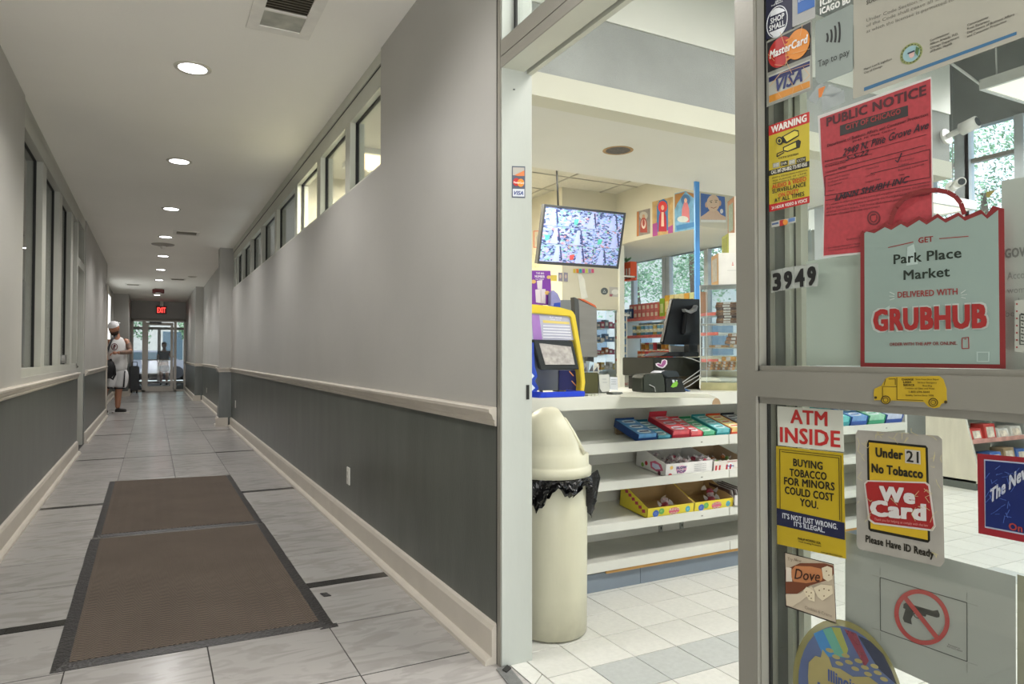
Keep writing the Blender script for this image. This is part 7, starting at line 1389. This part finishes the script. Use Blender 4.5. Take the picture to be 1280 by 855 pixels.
# -- no guns sheet
t, F = stick('no_guns_sheet', 'large white sheet with a crossed-out pistol in a red ring', 'paper', [(1056.5, 664.5), (1269.5, 720.5), (1270, 905), (1056.5, 806)], pm('sheet_guns', '#a8a79f', .5, .05, 3), x=1.1975)
F.lines('thin_box', [((1100, 721.8), (1208.5, 753.5)), ((1208.5, 753.5), (1208.8, 827)), ((1208.8, 827), (1100.5, 788)), ((1100.5, 788), (1100, 721.8))], .8, ink('#4a4a46'), 2)
F.lines('faint_mark', [((1089, 718.5), (1098, 721)), ((1100, 710), (1100, 719)), ((1210, 754), (1222, 757.5)), ((1208.5, 741), (1208.5, 751)), ((1210, 828), (1222, 832)), ((1208.8, 829), (1208.8, 841)), ((1090, 785), (1099, 787.5)), ((1100.5, 790), (1100.5, 801))], .5, ink('#918f86'), 2)
gk = ink('#403e38')
F.poly('pistol_slide', [(1129.5, 755), (1132, 753.5), (1166, 763.5), (1172, 762.5), (1174.5, 768), (1174, 771.5), (1170.5, 772), (1146, 764.5), (1133, 762), (1129, 760)], gk, 2); F.poly('pistol_grip', [(1132, 760), (1142, 763), (1141, 769), (1138.5, 774), (1139.5, 780.5), (1130.5, 777.5), (1128.5, 773)], gk, 3)
F.polys('trigger_guard', ring(1146.5, 769.5, 5, 3.6, 1, 14, sh=.3)+[[(1143, 764), (1158, 768), (1157, 771), (1145, 767.5)]], gk, 2)
F.polys('red_ring', ring(1152.3, 771.5, 34.5, 34.5, 5.5, 48, sh=.16), ink('#b3433f'), 4); F.polys('red_slash', [[(1127.5, 746.5), (1132.5, 744.5), (1174.5, 797), (1169.5, 799.5)]], ink('#b3433f'), 5)
F.text('lettering', [('Pursuant to', (1185.5, 806.5), (1200, 811.5), 2), ('430 ILCS 66/65', (1183.5, 808.5), (1203, 815.3), 2)], gk, 2)
t, F = stick('blank_paper', 'tan sheet edge at the lower right corner of the glass', 'paper', [(1271.5, 718), (1300, 726), (1300, 920), (1271.5, 906)], pm('sheet_tan', '#9a9580', .5, .08, 4), x=1.1975)
# -- lottery roundel
t = thing('lottery_roundel', 'large translucent oval perforated decal with rainbow stripes at the foot of the glass', 'sticker', aX(SX, 1060, 850)); F = Flat(0, SX, -1, t)
al = lambda k, c: pm('perf_'+k, c, .5, .06, 30, alpha=.66)
ce = (1061, 872)
def oval(rx, ry, n=40): 
    return [(ce[0]+rx*math.cos(a)*(1+.0*math.sin(a)), ce[1]+rx*.34*math.cos(a)-ry*math.sin(a)) for a in [i/n*6.2832 for i in range(n)]]
F.poly('olive_rim', oval(70, 95), al('rim', '#8c8650'), 1); F.poly('slate_field', oval(63, 87), al('slate', '#5f6f96'), 2)
F.poly('dark_field', [(1072, 794), (1088, 802), (1104, 818), (1115, 840), (1121, 856), (1098, 836)], al('dark', '#3f4556'), 3)
for nm, c, p in (('blue_stripe', '#4f8fc4', [(1017, 792), (1028, 787), (1044, 820), (1030, 822)]), ('teal_stripe', '#6fb09a', [(1028.3, 787), (1039, 784), (1057, 822), (1044, 820)]), ('lime_stripe', '#a8ae5c', [(1039.3, 784), (1050, 785), (1060, 812), (1057, 822)]), ('maroon_stripe', '#8c4650', [(1055, 786), (1070, 792), (1086, 826), (1081, 834)])): F.poly(nm, p, al(nm, c), 3)
ye = al('cream', '#b0a46c'); F.poly('cream_shape', [(1010, 845), (1011, 828), (1019, 820), (1026, 822), (1028, 812), (1036, 822), (1040, 834), (1050, 836), (1066, 846), (1086, 846), (1099, 856), (1100, 880), (1012, 880)], ye, 4)
for k in range(12): F.poly('leaf_shape', ell(1037+k*6.0+(k % 2)*2, 813+(k % 3)*6+k*2.2, 5, 2.6, 12, sh=.3), ye, 4)
F.text('lettering', [('Illinois', (1035, 851), (1070, 866), 15), ('Lottery', (1022, 872), (1090, 896), 20)], al('blueletter', '#4a5f96'), 5, bold=.04)
# -- decal on the jamb
t = thing('jamb_decal', 'small payment decal on the white jamb of the doorway', 'sticker', aY(2.299, 648, 247)); F = Flat(1, 2.2995, -1, t)
F.poly('backing', [(640, 207.5), (656.5, 208), (656.5, 247.5), (640, 247)], ink('#4f5566'), 1); F.poly('top_card', [(641, 209), (655.5, 209.5), (655.5, 220), (641, 219)], ink('#a8a49c'), 2); F.poly('orange_flash', [(643, 219), (655.5, 213), (655.5, 220), (648, 220)], ink('#d07a48'), 3)
F.poly('red_circle', ell(645.5, 227.5, 4.2, 5, 18), ink('#b82a2a'), 3); F.poly('orange_circle', ell(651, 228.5, 4.2, 5, 18), ink('#e08a30'), 4); F.text('lettering', [('MasterCard', (642, 229), (655, 230), 2.4)], ink('#e8e2da'), 5, bold=.03)
F.poly('white_card', [(641, 236), (655.5, 236.3), (655.5, 245.8), (641, 245.5)], ink('#c9ccd2'), 2); F.text('lettering', [('VISA', (642.5, 243.5), (654, 243.8), 5)], ink('#2a3f80'), 3, bold=.03, shear=.3)
